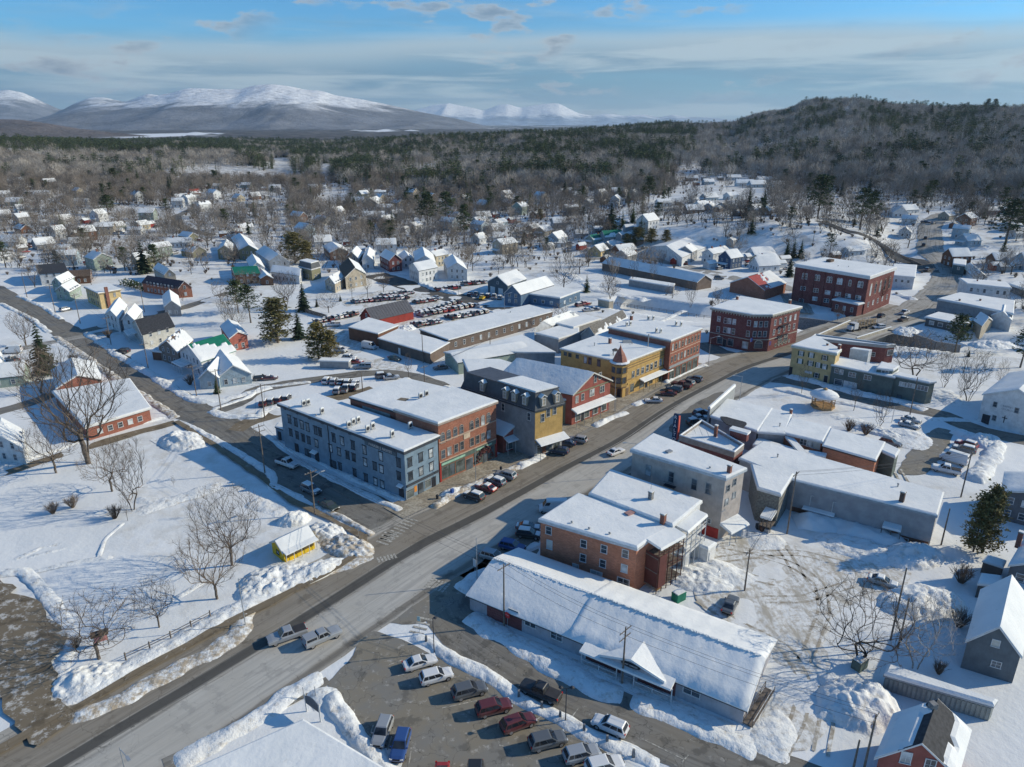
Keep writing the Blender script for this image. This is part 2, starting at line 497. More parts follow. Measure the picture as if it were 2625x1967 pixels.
def offset(P,d):
 """move each edge of a ccw polygon outwards by d"""
 n = len(P); out = []
 for i in range(n):
  a = Vector((P[i - 1][0],P[i - 1][1])); b = Vector((P[i][0],P[i][1])); c = Vector((P[(i + 1) % n][0],P[(i + 1) % n][1]))
  e1 = (b - a).normalized(); e2 = (c - b).normalized()
  n1 = Vector((e1.y,-e1.x)); n2 = Vector((e2.y,-e2.x)); m = (n1 + n2)
  if m.length < 1e-4: m = n1
  m.normalize(); q = b + m * (d / max(.3,m.dot(n1))); out.append((q.x,q.y))
 return out

# ================================================================== GROUND
def terrain_mat():
 m,n,b = node_mat('snowy_ground')
 g = n.nodes.new('ShaderNodeNewGeometry'); s = n.nodes.new('ShaderNodeSeparateXYZ'); n.links.new(g.outputs['Position'],s.inputs[0])
 f1 = add_noise(n,.05,5,.6); f2 = add_noise(n,1.3,5,.62); f3 = add_noise(n,.35,4,.6)
 near = mixc(n,mrange(n,f1,.3,.7),(.69,.715,.725),(.78,.795,.795))
 near = mixc(n,mrange(n,f2,.62,.78,0,.4),near,(.52,.49,.44))
 dm = mrange(n,add_noise(n,.022,5,.6),.5,.62,0,.55)
 near = mixc(n,mmath(n,'MULTIPLY',dm,mrange(n,f3,.35,.65)),near,(.50,.47,.41))
 ff = add_noise(n,.012,6,.6)
 fsm = add_noise(n,.06,3,.6)
 forest = mixc(n,mrange(n,ff,.35,.65),(.055,.056,.055),(.13,.12,.115))
 fields = mrange(n,add_noise(n,.0011,4,.55,'pos',(1,.35,1)),.56,.60)
 far = mixc(n,fields,forest,(.72,.75,.78))
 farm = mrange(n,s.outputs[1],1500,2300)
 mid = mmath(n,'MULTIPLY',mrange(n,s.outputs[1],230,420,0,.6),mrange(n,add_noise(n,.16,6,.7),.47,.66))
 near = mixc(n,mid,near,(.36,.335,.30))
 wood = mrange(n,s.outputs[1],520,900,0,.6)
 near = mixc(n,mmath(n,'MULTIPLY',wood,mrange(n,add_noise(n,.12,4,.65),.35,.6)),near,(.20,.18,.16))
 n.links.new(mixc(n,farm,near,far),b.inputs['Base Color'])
 f5 = add_noise(n,.5,6,.62)
 bump(n,b,mmath(n,'ADD',mmath(n,'MULTIPLY',f2,.6),mmath(n,'MULTIPLY',f5,1.6)),.35,.22)
 bw(b,'Roughness',.9); bw(b,('Specular IOR Level','Specular'),.15)
 return m
GROUND = terrain_mat()
def lumps(X,Y):
 """gentle relief of lying snow"""
 return (fbm(X / 9,Y / 9,3) - .5) * .35
rows = np.concatenate([np.arange(20,60,4),np.arange(60,140,1.2),np.arange(140,340,1.5),np.arange(340,600,3.5),600 * 1.018 ** np.arange(0,160)])
rows = np.concatenate([rows,[12000,16000,24000,32000,45000,60000]])
us = np.linspace(-1.05,1.05,400)
YY,UU = np.meshgrid(rows,us,indexing='ij')
XX = UU * (YY + 30)
ZZ = terrain(XX,YY)
LM = np.clip((420 - YY) / 100,0,1)
_flat = []      # places kept level: roads, yards (filled below before the mesh is made)
def quadstrip(pl,w,z=0.004,seg=3.0):
 """ribbon of width w (or list) along a world polyline; returns verts, faces, uvs"""
 P = []
 for a,b in zip(pl[:-1],pl[1:]):
  k = max(1,int((b - a).length / seg))
  for i in range(k): P.append(a.lerp(b,i / k))
 P.append(pl[-1])
 # light smoothing of corners
 for _ in range(3):
  P = [P[0]] + [(P[i - 1] + P[i] * 2 + P[i + 1]) / 4 for i in range(1,len(P) - 1)] + [P[-1]]
 return P
def ribbon(name,pl,w,mat,z=.004,nv=5,seg=3.0,off=0.0,follow=False,wob=0.0,label=None,kind='structure',parent=None):
 P = quadstrip([Vector((p.x,p.y,0)) for p in pl],w,z,seg)
 v,f,uv = [],[],[]; L = 0
 for i,p in enumerate(P):
  a = P[max(0,i - 1)]; b = P[min(len(P) - 1,i + 1)]; d = (b - a).normalized(); nrm = Vector((d.y,-d.x,0))
  if i: L += (p - P[i - 1]).length
  ww = w(i / (len(P) - 1)) if callable(w) else w
  for k in range(nv):
   t = (k / (nv - 1) - .5)
   e = wob * (float(vnoise(L * .35 + k * 3.1,k * 7.7 + w if not callable(w) else 3.3)) - .5) if k in (0,nv - 1) else 0
   q = p + nrm * (ww * t + off + e)
   zz = (max(tz(q.x,q.y),0) + .12 if follow else 0) + z
   v.append((q.x,q.y,zz)); uv.append((L,ww * t + off))
 n = nv
 for i in range(len(P) - 1):
  for k in range(n - 1):
   f.append((i * n + k,i * n + k + 1,(i + 1) * n + k + 1,(i + 1) * n + k))
 me = bpy.data.meshes.new(name); me.from_pydata(v,[],f); me.materials.append(mat)
 l = me.uv_layers.new(name='UVMap'); idx = np.zeros(len(me.loops),int); me.loops.foreach_get('vertex_index',idx)
 l.data.foreach_set('uv',np.array(uv)[idx].ravel())
 o = link(name,me,parent,label=label,kind=kind if parent is None else None)
 return o,P
def sheet(name,pts,mat,z,label=None,kind='structure'):
 P = ccw([(p.x,p.y) for p in pts])
 v = [(x,y,z) for x,y in P]
 me = bpy.data.meshes.new(name); me.from_pydata(v,[],[tuple(range(len(v)))]); me.materials.append(mat)
 me.validate()
 return link(name,me,label=label,kind=kind)
def blob(pts,r=2.0,it=2):
 """round and roughen an outline"""
 P = [Vector((p.x,p.y,0)) for p in pts]
 for _ in range(it):
  Q = []
  for i in range(len(P)):
   a,b = P[i],P[(i + 1) % len(P)]
   Q += [a.lerp(b,.2),a.lerp(b,.8)]
  P = Q
 Q = []
 for i in range(len(P)):
  a,b = P[i],P[(i + 1) % len(P)]; k = max(1,int((b - a).length / 1.2))
  for j in range(k):
   q = a.lerp(b,j / k); e = float(fbm(q.x / 2.5,q.y / 2.5,3)) - .5
   e2 = float(fbm(q.x / 2.5 + 40,q.y / 2.5,3)) - .5
   Q.append(q + Vector((e,e2,0)) * r)
 return Q
# ---- road materials
def road_mat(name,base,salt,streak=.5,wet=None,spots=.3,dust=(.20,.165,.115),dustamt=.4):
 m,n,b = node_mat(name)
 st = add_noise(n,1.0,6,.68,'uv',(.05,1.6,1)); st2 = add_noise(n,1.0,4,.6,'uv',(.02,.5,1))
 f = add_noise(n,.5,5,.6); f2 = add_noise(n,.14,5,.65)
 c = mixc(n,mrange(n,st,.38,.62,0,streak),base,salt)
 c = mixc(n,mrange(n,st2,.42,.6,0,streak),c,tuple(x * .75 for x in salt))
 c = mixc(n,mrange(n,f2,.40,.62,0,dustamt),c,dust)
 f9 = add_noise(n,.8,7,.74)
 c = mixc(n,mrange(n,f9,.60 - .1 * spots,.70 - .08 * spots,0,spots),c,(.52,.51,.48))
 c = mixc(n,mrange(n,add_noise(n,.33,5,.6),.55,.63,0,.55),c,tuple(x * .55 for x in base))
 cr = n.nodes.new('ShaderNodeTexVoronoi'); cr.feature = 'DISTANCE_TO_EDGE'; cr.inputs['Scale'].default_value = .22
 g = n.nodes.new('ShaderNodeNewGeometry')
 nd = n.nodes.new('ShaderNodeTexNoise'); nd.inputs['Scale'].default_value = .6; n.links.new(g.outputs['Position'],nd.inputs['Vector'])
 vm = n.nodes.new('ShaderNodeVectorMath'); vm.operation = 'MULTIPLY_ADD'; n.links.new(nd.outputs['Color'],vm.inputs[0]); vm.inputs[1].default_value = (3,3,3)
 n.links.new(g.outputs['Position'],vm.inputs[2]); n.links.new(vm.outputs[0],cr.inputs['Vector'])
 c = mixc(n,mrange(n,cr.outputs['Distance'],.012,.0,0,.55),c,(.03,.03,.028))
 rough = .8
 if wet:
  s = n.nodes.new('ShaderNodeSeparateXYZ'); t = n.nodes.new('ShaderNodeTexCoord'); n.links.new(t.outputs['UV'],s.inputs[0])
  v = mmath(n,'ADD',s.outputs[1],mmath(n,'MULTIPLY',mmath(n,'SUBTRACT',st2,.5),1.6))
  c2 = c
  for a0,a1,a2,a3,col,amt in wet:
   up = mrange(n,v,a0,a1); dn = mrange(n,v,a2,a3,1,0)
   c2 = mixc(n,mmath(n,'MULTIPLY',mmath(n,'MULTIPLY',up,dn),amt),c2,col)
  c = c2
 n.links.new(c,b.inputs['Base Color']); bump(n,b,f,.15,.05)
 bw(b,'Roughness',rough); bw(b,('Specular IOR Level','Specular'),.25)
 return m
ASPH_MAIN = road_mat('salted_asphalt',(.21,.205,.19),(.52,.495,.44),.85,spots=.25,dustamt=.25,
 wet=[(-9,-8,-1.6,-.8,(.17,.14,.10),.6),(-1.3,-.9,.6,1.0,(.062,.06,.055),.9),(1.0,2.0,8.6,9.6,(.50,.49,.455),.5),(9.3,9.8,10.2,11,(.09,.08,.065),.6)])
ASPH_SIDE = road_mat('side_asphalt',(.125,.12,.11),(.27,.26,.235),.6,spots=.3,dust=(.22,.19,.14))
ASPH_DRY = road_mat('lot_asphalt',(.16,.155,.14),(.34,.33,.30),.4,spots=.45,dust=(.24,.205,.145),dustamt=.6)
ASPH_WET = road_mat('wet_asphalt',(.055,.06,.065),(.11,.115,.12),.4,spots=.1)
MUD = road_mat('muddy_path',(.16,.125,.08),(.27,.22,.155),.5,spots=.45)
SLUSH = road_mat('slushy_road',(.20,.185,.16),(.50,.49,.46),.7,spots=.5,dustamt=.2)
BAREG = road_mat('bare_sanded_ground',(.13,.10,.065),(.26,.22,.16),.6,spots=.95,dustamt=.5)
PACK = snowm('driven_snow',.62,.35,(.40,.355,.29),.9)
RUT = snowm('rutted_snow',.9,.35,(.30,.26,.20),.9)

Pm = [W for W in ()]
def A_(*a): return at(*a)
main = [Vector((-104,2,0)),at('D1',560,1600),at('D1',1330,1130),at('D1',2080,690),at('C2',1380,1260),at('C2',2050,920),
  at('C3',600,600),at('C3',1000,400),at('B3',1500,1330),at('B3',2000,1080),at('B4',340,960),at('B4',760,800),at('B4',1350,610)]
end = main[-1]
hill_top = [end,Vector((196,318,0)),Vector((218,352,0))] + [hit('A4',1450,y) for y in (1400,1300,1200)] + [hit('A4',1510,1130),hit('A4',1700,1080)]
o,mainP = ribbon('main_street',main,22,ASPH_MAIN,.016,nv=9,seg=3,wob=1.2)
side = [at('B1',-700,120),at('B1',0,480),at('B1',600,830),at('B1',1000,1080),at('B1',1500,1400),at('C1',1900,350),at('C2',100,560),at('C2',800,900),at('C2',1300,1140)]
ribbon('side_street',side,9.6,ASPH_SIDE,.008,wob=1.2)
side2 = [at('C2',1650,1290),at('C2',1900,1420),at('D2',1480,330),at('D2',1750,560),at('D3',60,770),at('D3',560,1060),at('D3',1180,1330),at('D3',1700,1560),at('D3',2100,1700),at('D3',2700,1950)]
ribbon('side_street',[at('C2',1200,1100)] + side2,8.5,ASPH_SIDE,.012,wob=1.4)
back = [at('C1',1620,210),at('B1',2000,1350),at('B2',0,1262),at('B2',560,1175),at('B2',1080,1112),at('B2',1350,1150),at('B2',1560,1240)]
ribbon('back_lane',back,5.6,ASPH_SIDE,.012,wob=1.2)
ribbon('lot_lane',[at('C1',1900,330),at('C2',0,240),at('C2',240,190),at('B2',640,1335),at('B2',820,1300),at('B2',1000,1250)],5.0,MUD,.020,wob=1.5)
ribbon('cross_lane',[at('B1',620,800),at('B1',860,745),at('B1',1200,655),at('B1',1450,610),at('B2',-150,470)],5.5,ASPH_SIDE,.012,wob=1.2)
ribbon('far_lane',[at('B1',1000,770),at('B1',300,900),at('B1',-400,1050)],4.5,SLUSH,.012,wob=1.2)
ribbon('driveway',[at('C1',-400,800),at('C1',0,690),at('C1',600,500),at('C1',1000,370),at('C1',1420,260)],3.2,MUD,.012,wob=1)
ribbon('west_lane',[at('C1',-200,240),at('C1',0,170),at('C1',420,60),at('B1',420,1290)],5,ASPH_SIDE,.012,wob=1.2)
ribbon('curving_road',[hit('A1',1700,1010),hit('A1',1540,1070),hit('A1',1430,1120),hit('A1',1440,1190),hit('A1',1560,1240),hit('A1',1720,1275)],7,ASPH_SIDE,.02,wob=1,follow=True)
ribbon('ravine_road',[hit('A4',560,1160),hit('A4',800,1250),hit('A4',1050,1345),hit('A4',1380,1500),at('B4',1450,330)],9,ASPH_WET,.03,wob=1,follow=True)
o,hillP = ribbon('hill_road',[main[-2],end] + hill_top[1:],13,SLUSH,.03,wob=1.5,follow=True)
east = [at('B4',30,1170),at('B4',330,1180),at('B4',700,1285),at('B4',1200,1400),at('B4',1600,1460),at('C4',1650,270),at('C4',2000,370),at('C4',2300,420)]
ribbon('church_street',east,6.5,ASPH_SIDE,.012,wob=1.2)
ribbon('north_street',[at('B3',700,200),at('B3',1150,180),at('B3',1500,260),at('B3',1900,360),at('B3',2300,420),at('B4',420,640)],9,SLUSH,.008,wob=1.2)
ribbon('shed_lane',[at('B2',1000,330),at('B2',1400,450),at('B2',1750,540),at('B2',2100,620),at('B3',130,650)],13,ASPH_WET,.008,wob=1.6)
ribbon('mill_yard_lane',[at('B2',700,740),at('B2',800,900),at('B2',1050,1060),at('B2',1250,1110)],8,PACK,.008,wob=2)
ribbon('bank_street',[at('B3',1640,880),at('B3',1760,960),at('B3',2000,1010),at('B3',2211,1060)],8,ASPH_SIDE,.010,wob=1)
# car park, yards
lot = [at('D2',760,860),at('D2',950,520),at('D2',1280,640),at('D2',1500,760),at('D2',1900,930),at('D3',200,1180),at('D3',700,1450),at('D3',1150,1720),at('D2',2000,1900),at('D2',1150,1900),at('D2',860,1340),at('D2',700,1120),at('D2',640,960)]
sheet('car_park',blob(lot,1.2),ASPH_DRY,.022)
sheet('intersection',blob([at('C2',1250,1000),at('C2',1560,1010),at('C2',1800,1180),at('C2',2000,1380),at('D2',1600,380),at('D2',1350,520),at('D2',1000,470),at('C2',1000,1340),at('C2',900,1130)],1.0),ASPH_DRY,.014)
sheet('east_parking',blob([at('C4',1300,480),at('C4',1470,300),at('C4',1640,330),at('C4',1620,430),at('C4',1500,600),at('C4',1400,700),at('C4',1180,680),at('C4',1200,600)],1.5),ASPH_DRY,.012)
sheet('back_yard',blob([at('C3',1800,1230),at('C4',50,1180),at('C4',700,1300),at('C4',1250,1420),at('C4',1300,1600),at('D4',1100,350),at('D4',600,450),at('D4',650,1000),at('D4',600,1500),at('D4',150,1640),at('D4',50,1300),at('D4',250,900),at('D4',150,600),at('D3',1700,440),at('D3',1500,150)],2.5),PACK,.030)
sheet('bare_ground',blob([at('D1',-300,100),at('D1',40,150),at('D1',260,280),at('D1',450,480),at('D1',500,700),at('D1',400,960),at('D1',490,1160),at('D1',560,1300),at('D1',340,1500),at('D1',160,1380),at('D1',60,1150),at('D1',-300,1000)],3.5),BAREG,.30)
sheet('service_yard',blob([at('B2',1180,660),at('B2',1400,560),at('B2',1800,560),at('B2',2000,660),at('B2',1500,780),at('B2',1200,740)],2),PACK,.03)
sheet('auction_yard',blob([at('B2',720,540),at('B2',1100,440),at('B2',1500,500),at('B2',1560,560),at('B2',1300,640),at('B2',850,640)],2),PACK,.034)
# wheel ruts and the worn centre line
for L in ([('D3',1620,300),('D3',1900,480),('D4',300,700),('D4',450,1000),('D4',380,1300),('D4',200,1600)],[('C3',1750,1380),('C4',60,1330),('C4',350,1420),('C4',560,1560),('D4',600,400),('D4',430,800)],[('C3',1800,1260),('C3',2100,1320),('C4',420,1320),('C4',800,1420)],[('D4',100,300),('D4',420,300),('D4',800,180)],[('C4',420,1560),('C4',300,1350),('C4',200,1230)],[('D4',560,1550),('D4',620,1250),('D4',500,1000)],[('C3',1480,1600),('C3',1700,1450),('C3',1950,1500),('C4',200,1560)],[('C4',1180,640),('C4',1250,760),('C4',1350,830)]):
 for o_ in (-.8,.8): ribbon('wheel_rut',[at(*q) for q in L],.42,RUT,.042,nv=3,seg=1.0,off=o_,wob=.25)
_l = MUD
ribbon('lane_line',[at('C3',200,830),at('C3',560,618),at('C3',1000,385),at('C3',1270,190),at('B3',1900,1120)],.16,road_mat('lane_paint',(.50,.50,.47),(.34,.33,.31),.8,spots=.3),.024,nv=2,off=1.0)
# brown sanded footpaths
ribbon('footpath',[at('D1',-200,1640),at('D1',330,1350),at('D1',600,1210),at('D1',1330,780),at('D1',2211,320),at('C2',470,1580),at('C2',860,1370),at('C2',980,1290),at('C2',930,1180)],1.5,MUD,.36,wob=.7)
ribbon('footpath',[at('C1',1430,260),at('C1',1700,430),at('C1',2211,780),at('C2',250,880),at('C2',560,1000),at('C2',900,1190)],1.4,MUD,.34,wob=.7)
ribbon('footpath',[at('C2',0,420),at('C2',400,600),at('C2',860,830),at('C2',1180,960)],1.6,ASPH_SIDE,.05,wob=.7)
ribbon('footpath',[at('D2',-700,1630),at('D2',0,1300),at('D2',330,1130),at('D2',640,960)],1.5,ASPH_DRY,.045,wob=.6)
ribbon('footpath',[at('D3',0,560),at('D3',600,800),at('D3',1050,1010),at('D3',1600,1260),at('D3',1980,1440)],1.4,PACK,.05,wob=.5)
# the terrain keeps below every sheet laid on it near the camera
def near_mask():
 m = np.ones_like(XX)
 allp = [(mainP,14.0),(quadstrip([Vector((p.x,p.y,0)) for p in side],0),7),(quadstrip([Vector((p.x,p.y,0)) for p in side2],0),7),(quadstrip([Vector((p.x,p.y,0)) for p in back],0),6),(quadstrip([Vector((p.x,p.y,0)) for p in east],0),6)]
 sel = YY < 430
 d = np.full(XX.shape,99.0)
 for P,w in allp:
  PP = P[::3] + [P[-1]]
  d[sel] = np.minimum(d[sel],pl_dist(XX[sel],YY[sel],PP) - w)
 return np.clip(d / 5.0,0,1)
NM = near_mask()
ZZ = ZZ - .03 + LM * (lumps(XX,YY) * NM - .16 * (1 - NM) * 0)
tm = bpy.data.meshes.new('ground')
vv = np.stack([XX,YY,ZZ],-1).reshape(-1,3)
nr,nc = XX.shape
ii = np.arange(nr * nc).reshape(nr,nc)
ff = np.stack([ii[:-1,:-1],ii[:-1,1:],ii[1:,1:],ii[1:,:-1]],-1).reshape(-1,4)
tm.vertices.add(len(vv)); tm.vertices.foreach_set('co',vv.ravel())
tm.loops.add(ff.size); tm.loops.foreach_set('vertex_index',ff.ravel())
tm.polygons.add(len(ff)); tm.polygons.foreach_set('loop_start',np.arange(0,ff.size,4)); tm.polygons.foreach_set('loop_total',np.full(len(ff),4))
tm.polygons.foreach_set('use_smooth',np.ones(len(ff),bool))
tm.update(calc_edges=True); tm.materials.append(GROUND)
link('ground',tm,kind='structure')

# ---- snow banks and heaps
def heap_strip(pl,w,h,dirt=False,seg=.5,off=0.0,nv=15,z0=-.05,seed=0,name='snow_bank',rough=.55,mat=None,kind='structure',label=None,cat=None,base=0.0):
 P = []
 for a,b in zip(pl[:-1],pl[1:]):
  k = max(1,int((b - a).length / seg))
  for i in range(k): P.append(a.lerp(b,i / k))
 P.append(pl[-1])
 for _ in range(6):
  P = [P[0]] + [(P[i - 1] + P[i] * 2 + P[i + 1]) / 4 for i in range(1,len(P) - 1)] + [P[-1]]
 V = []; n = len(P)
 for i,p in enumerate(P):
  a = P[max(0,i - 1)]; b = P[min(n - 1,i + 1)]; d = (b - a).normalized(); nrm = Vector((d.y,-d.x,0))
  endf = min(1,min(i,n - 1 - i) * seg / max(1.0,w * .5)); endf = math.sin(endf * PI / 2)
  for k in range(nv):
   t = k / (nv - 1) * 2 - 1
   wl_ = w * 1.25 * (.6 + .8 * float(fbm(p.x * .35 + seed + (9 if t > 0 else 0),p.y * .35,2)))
   q = p + nrm * (t * wl_ / 2 + off)
   prof = max(0,1 - t * t) ** .75
   nz = float(fbm(q.x * .9 + seed * 3.7,q.y * .9,4))
   n3 = float(fbm(q.x * 2.6 + seed,q.y * 2.6,3)) - .5
   z = base + z0 + prof * endf * h * .85 * (1 - rough + 2 * rough * nz) * (.45 + 1.0 * float(vnoise(p.x * .18 + seed,p.y * .18 + 9))) + n3 * .28 * min(1,prof * 2.5) * endf * min(1,h * 1.4)
   V.append((q.x,q.y,z))
 mb = MB(); mb.grid(V,n,nv)
 me = mb.mesh(name,mat or (SNOW_DIRTY if dirt else SNOW_LUMP),True)
 return link(name,me,kind=kind,label=label,cat=cat)
def heap(c,rx,ry,h,ang=0,seed=0,dirt=False,label=None,name='snow_heap',base=-.05,n=40,mat=None):
 V = []
 for i in range(n):
  for j in range(n):
   s,t = i / (n - 1) * 2 - 1,j / (n - 1) * 2 - 1
   r = math.hypot(s,t); x = s * rx; y = t * ry
   X = c.x + x * math.cos(ang) - y * math.sin(ang); Y = c.y + x * math.sin(ang) + y * math.cos(ang)
   f = max(0,1 - r * r); f = f ** .8
   nz = float(fbm(X * .4 + seed,Y * .4,3)); nz2 = float(fbm(X * 1.7 + seed,Y * 1.7,4))
   V.append((X,Y,c.z + base + f * h * (.25 + .95 * nz) + (nz2 - .5) * .8 * min(1,f * 3) * min(1,h * .6)))
 mb = MB().grid(V,n,n)
 me = mb.mesh(name,mat or (SNOW_DIRTY if dirt else SNOW_LUMP),True)
 return link(name,me,label=label,cat='snow pile',group='ploughed snow piles')
hs = heap_strip
V0 = lambda L: [at(*a) for a in L]
# along the main street
hs(V0([('D1',560,1260),('D1',900,1160),('D1',1400,880),('D1',1900,620),('C2',30,1640),('C2',480,1500),('C2',820,1400),('C2',1000,1330)]),3.0,.5,True,seed=1,nv=15,rough=.45)
hs(V0([('D1',490,1100),('D1',700,1050),('D1',1100,830),('D1',1700,500),('D1',2200,220),('C2',400,1520),('C2',700,1400)]),3.4,.7,False,seed=2,nv=15)
hs(V0([('D1',1400,1640),('D1',1750,1450),('D1',2200,1180),('D2',250,1100),('D2',480,970),('D2',600,930)]),2.6,.5,False,seed=3,nv=15)
hs(V0([('C2',500,930),('C2',760,1040),('C2',1000,1180)]),1.4,.4,True,seed=4)
hs(V0([('C1',1470,270),('C1',1800,430),('C1',2211,680),('C2',180,780),('C2',420,880)]),1.8,.5,False,seed=5)
hs(V0([('C2',120,370),('C2',350,510),('C2',560,590),('C2',860,745),('C2',1250,910)]),1.3,.5,False,seed=6,off=-.5)
hs(V0([('C2',300,540),('C2',560,660),('C2',900,830),('C2',1150,940),('C2',1230,985)]),1.6,.35,False,seed=7,rough=.3)
# kerb banks on the shop side
for i,L in enumerate([[('C2',1480,960),('C2',1620,870),('C2',1760,800),('C2',1900,740),('C2',2000,690),('C2',2211,610),('C3',150,640)],
                       [('C3',150,630),('C3',300,560),('C3',420,450),('C3',540,400)],
                       [('C3',760,300),('C3',880,240),('C3',1040,180)],
                       [('B3',1080,1390),('B3',1160,1360),('B3',1190,1345)],
                       [('B3',1330,1210),('B3',1440,1150),('B3',1600,1080),('B3',1680,1060)]]):
 hs(V0(L),1.9,.75,i == 0,seed=10 + i)
# south side
hs(V0([('C3',150,1340),('C3',250,1290),('C3',330,1240)]),1.6,.5,seed=20)
hs(V0([('C2',1700,1620),('C2',1830,1520),('C2',1960,1480)]),3,.7,seed=21)
hs(V0([('D2',1700,240),('D2',1900,110)]),2.6,.6,seed=22)
hs(V0([('D2',1760,430),('D2',2000,560),('D3',260,760),('D3',600,920),('D3',900,1060),('D3',1010,1080)]),3.0,.55,seed=23,nv=15,rough=.4)
hs(V0([('D3',1060,1110),('D3',1300,1190),('D3',1600,1340),('D3',1850,1440),('D3',2100,1520)]),2.6,.5,seed=24,nv=15)
hs(V0([('D3',40,640),('D3',500,850),('D3',900,1000),('D3',1100,1060),('D3',1500,1260),('D3',1900,1440)]),2.0,.35,seed=25,off=-1.2,rough=.3)
hs(V0([('D2',1300,600),('D2',1450,640),('D2',1650,790),('D2',1900,880),('D3',120,1080),('D3',330,1190),('D3',560,1290),('D3',700,1380),('D3',900,1470),('D3',1300,1640)]),2.0,.45,seed=26,nv=15)
hs(V0([('D2',640,1060),('D2',720,1180),('D2',800,1330),('D2',900,1460),('D2',1050,1620),('D2',1200,1750)]),2.2,.7,seed=27,nv=15)
hs(V0([('D2',470,1130),('D2',600,1070),('D2',720,1080)]),3,.5,seed=28)
# side street, west
hs(V0([('B1',700,800),('B1',850,900),('B1',950,980),('B1',1150,1090),('B1',1320,1200),('B1',1560,1350),('B1',1700,1360),('B1',1950,1310),('B1',2200,1240)]),2.6,.7,seed=30)
hs(V0([('B1',440,830),('B1',700,1000),('B1',950,1180),('B1',1200,1340),('B1',1430,1490)]),2.2,.5,True,seed=31)
hs(V0([('B1',1700,1430),('B1',1850,1480),('B1',2100,1480),('B2',100,1440),('B2',260,1380)]),2.6,.7,seed=32)
hs(V0([('B1',1720,1420),('B1',2000,1330),('B2',100,1240),('B2',500,1200)]),1.4,.5,seed=33)
hs(V0([('B1',0,560),('B1',260,690),('B1',400,800)]),1.8,.5,seed=34)
hs(V0([('B1',150,500),('B1',350,590),('B1',500,690)]),1.8,.5,seed=35)
hs(V0([('C1',0,650),('C1',400,520),('C1',900,350),('C1',1350,230)]),1.4,.4,seed=36,off=-1)
hs(V0([('B4',290,1150),('B4',560,1210),('B4',640,1240),('B4',900,1300),('B4',1200,1360),('B4',1420,1430)]),3.0,.8,seed=40)
hs(V0([('B4',180,1250),('B4',500,1330),('B4',900,1400),('B4',1100,1450)]),2.0,.5,seed=41)
hs(V0([('C4',1620,330),('C4',1850,400),('C4',2000,440),('C4',1920,600),('C4',1800,740)]),3.4,1.2,seed=42)
hs(V0([('C4',1450,270),('C4',1900,290),('C4',2211,370)]),2.0,.5,seed=43,off=-3)
hs(V0([('C4',350,1060),('C4',700,1080),('C4',1000,1190),('C4',1250,1260)]),4.5,1.5,seed=44,rough=.35,mat=SNOW)
hs(V0([('B2',1250,1170),('B2',1480,1290),('B2',1620,1230)]),2,.6,seed=45)
hs(V0([('B2',1700,560),('B2',2000,640)]),2,.5,seed=46)
hs(V0([('B2',1380,400),('B2',1500,450),('B2',1700,490)]),3,1.2,seed=47)
hs(V0([('D1',-60,100),('D1',170,60),('D1',250,130),('D1',430,330),('D1',600,600),('D1',480,900),('D1',520,1130)]),1.8,.35,seed=48)
for i,(a,w,h) in enumerate([([('B4',1170,480),('B4',1330,540)],4,1),([('B3',500,300),('B3',800,460),('B3',1200,540)],5,.8),([('B3',900,900),('B3',1500,620)],2,.4)]):
 hs(V0(a),w,h,seed=50 + i)
# trodden tracks over the lying snow
for i,(L,w,h) in enumerate([([('C1',1090,1010),('C1',1300,930),('C1',1500,860),('C1',1800,760)],3.2,.34),([('C1',1090,890),('C1',1300,900),('C1',1560,860)],2.2,.28),([('C1',1010,1070),('C1',850,1200),('C1',795,1350)],.7,.25),([('C1',920,1350),('C1',560,1400),('C1',280,1470)],1.0,.25),([('C1',90,1390),('C1',350,1270),('C1',530,1240)],1.2,.25),([('C1',200,1360),('C1',570,1275)],.8,.2),([('D1',1420,290),('D1',1650,150)],1,.25),
  ([('C4',1180,300),('C4',1340,380),('C4',1300,480)],5,.4),([('C4',640,200),('C4',900,260),('C4',1000,300)],4,.25),([('C3',1500,1500),('C3',1800,1450),('C3',1950,1600)],6,.7),([('C3',2000,1200),('C4',100,1220),('C4',260,1200)],5,.7),([('D4',640,900),('D4',660,1100),('D4',640,1300)],3,.7),([('B4',1500,1250),('B4',1700,1400)],6,.6),([('C2',0,900),('C2',300,1000)],4,.3),([('D4',100,1200),('D4',250,1350),('D4',150,1600)],4,.5),([('D3',1650,480),('D3',1900,560),('D3',2150,700)],3,.4)]):
 hs(V0(L),w,h,seed=60 + i,rough=.8)
# single ploughed heaps
heap(at('C1',1480,420),7,4.5,2.1,math.radians(-40),3,label='big lumpy snow heap at the corner beside the driveway, left')
heap(at('C2',360,1060),3.2,2.4,2.0,.4,5,label='smooth rounded snow mound behind the utility pole, in the park')
heap(at('C2',620,1160),4.4,3.0,2.0,-.6,8,label='snow heap with dark clods between the yellow shed and side street')
heap(at('C2',790,1270),5.6,3.2,1.7,-.5,11,True,label='dirty ploughed snow heap at the street corner by the yellow shed')
heap(at('C2',470,1500),7,2.6,1.7,.72,14,label='longest rough snow heap in front of the yellow shed')
heap(at('C2',130,1600),5,2.8,1.5,.6,17,label='lower snow heap southwest of the yellow shed')
heap(at('D1',700,950),4.5,3.2,1.5,.5,19,label='drifted snow heap by the bare ground at lower left')
heap(at('D4',1380,330),7,4.5,2.4,.2,22,label='high snow heap right of the silver sedan and tall poles')
heap(at('D4',870,1150),5.4,4.6,2.8,.3,25,label='steep snow heap beside the red house with bare shingles')
heap(at('C4',1300,1350),6,4,2.4,.2,28,label='snow heap against the far corner of the long grey building')
heap(at('C4',1900,420),5,3.5,2.0,.8,31,label='snow heap beside the red and grey parked cars at right')
heap(at('D3',1600,130),6,4,1.3,-.4,34,label='low snow heap beside the green dumpster')
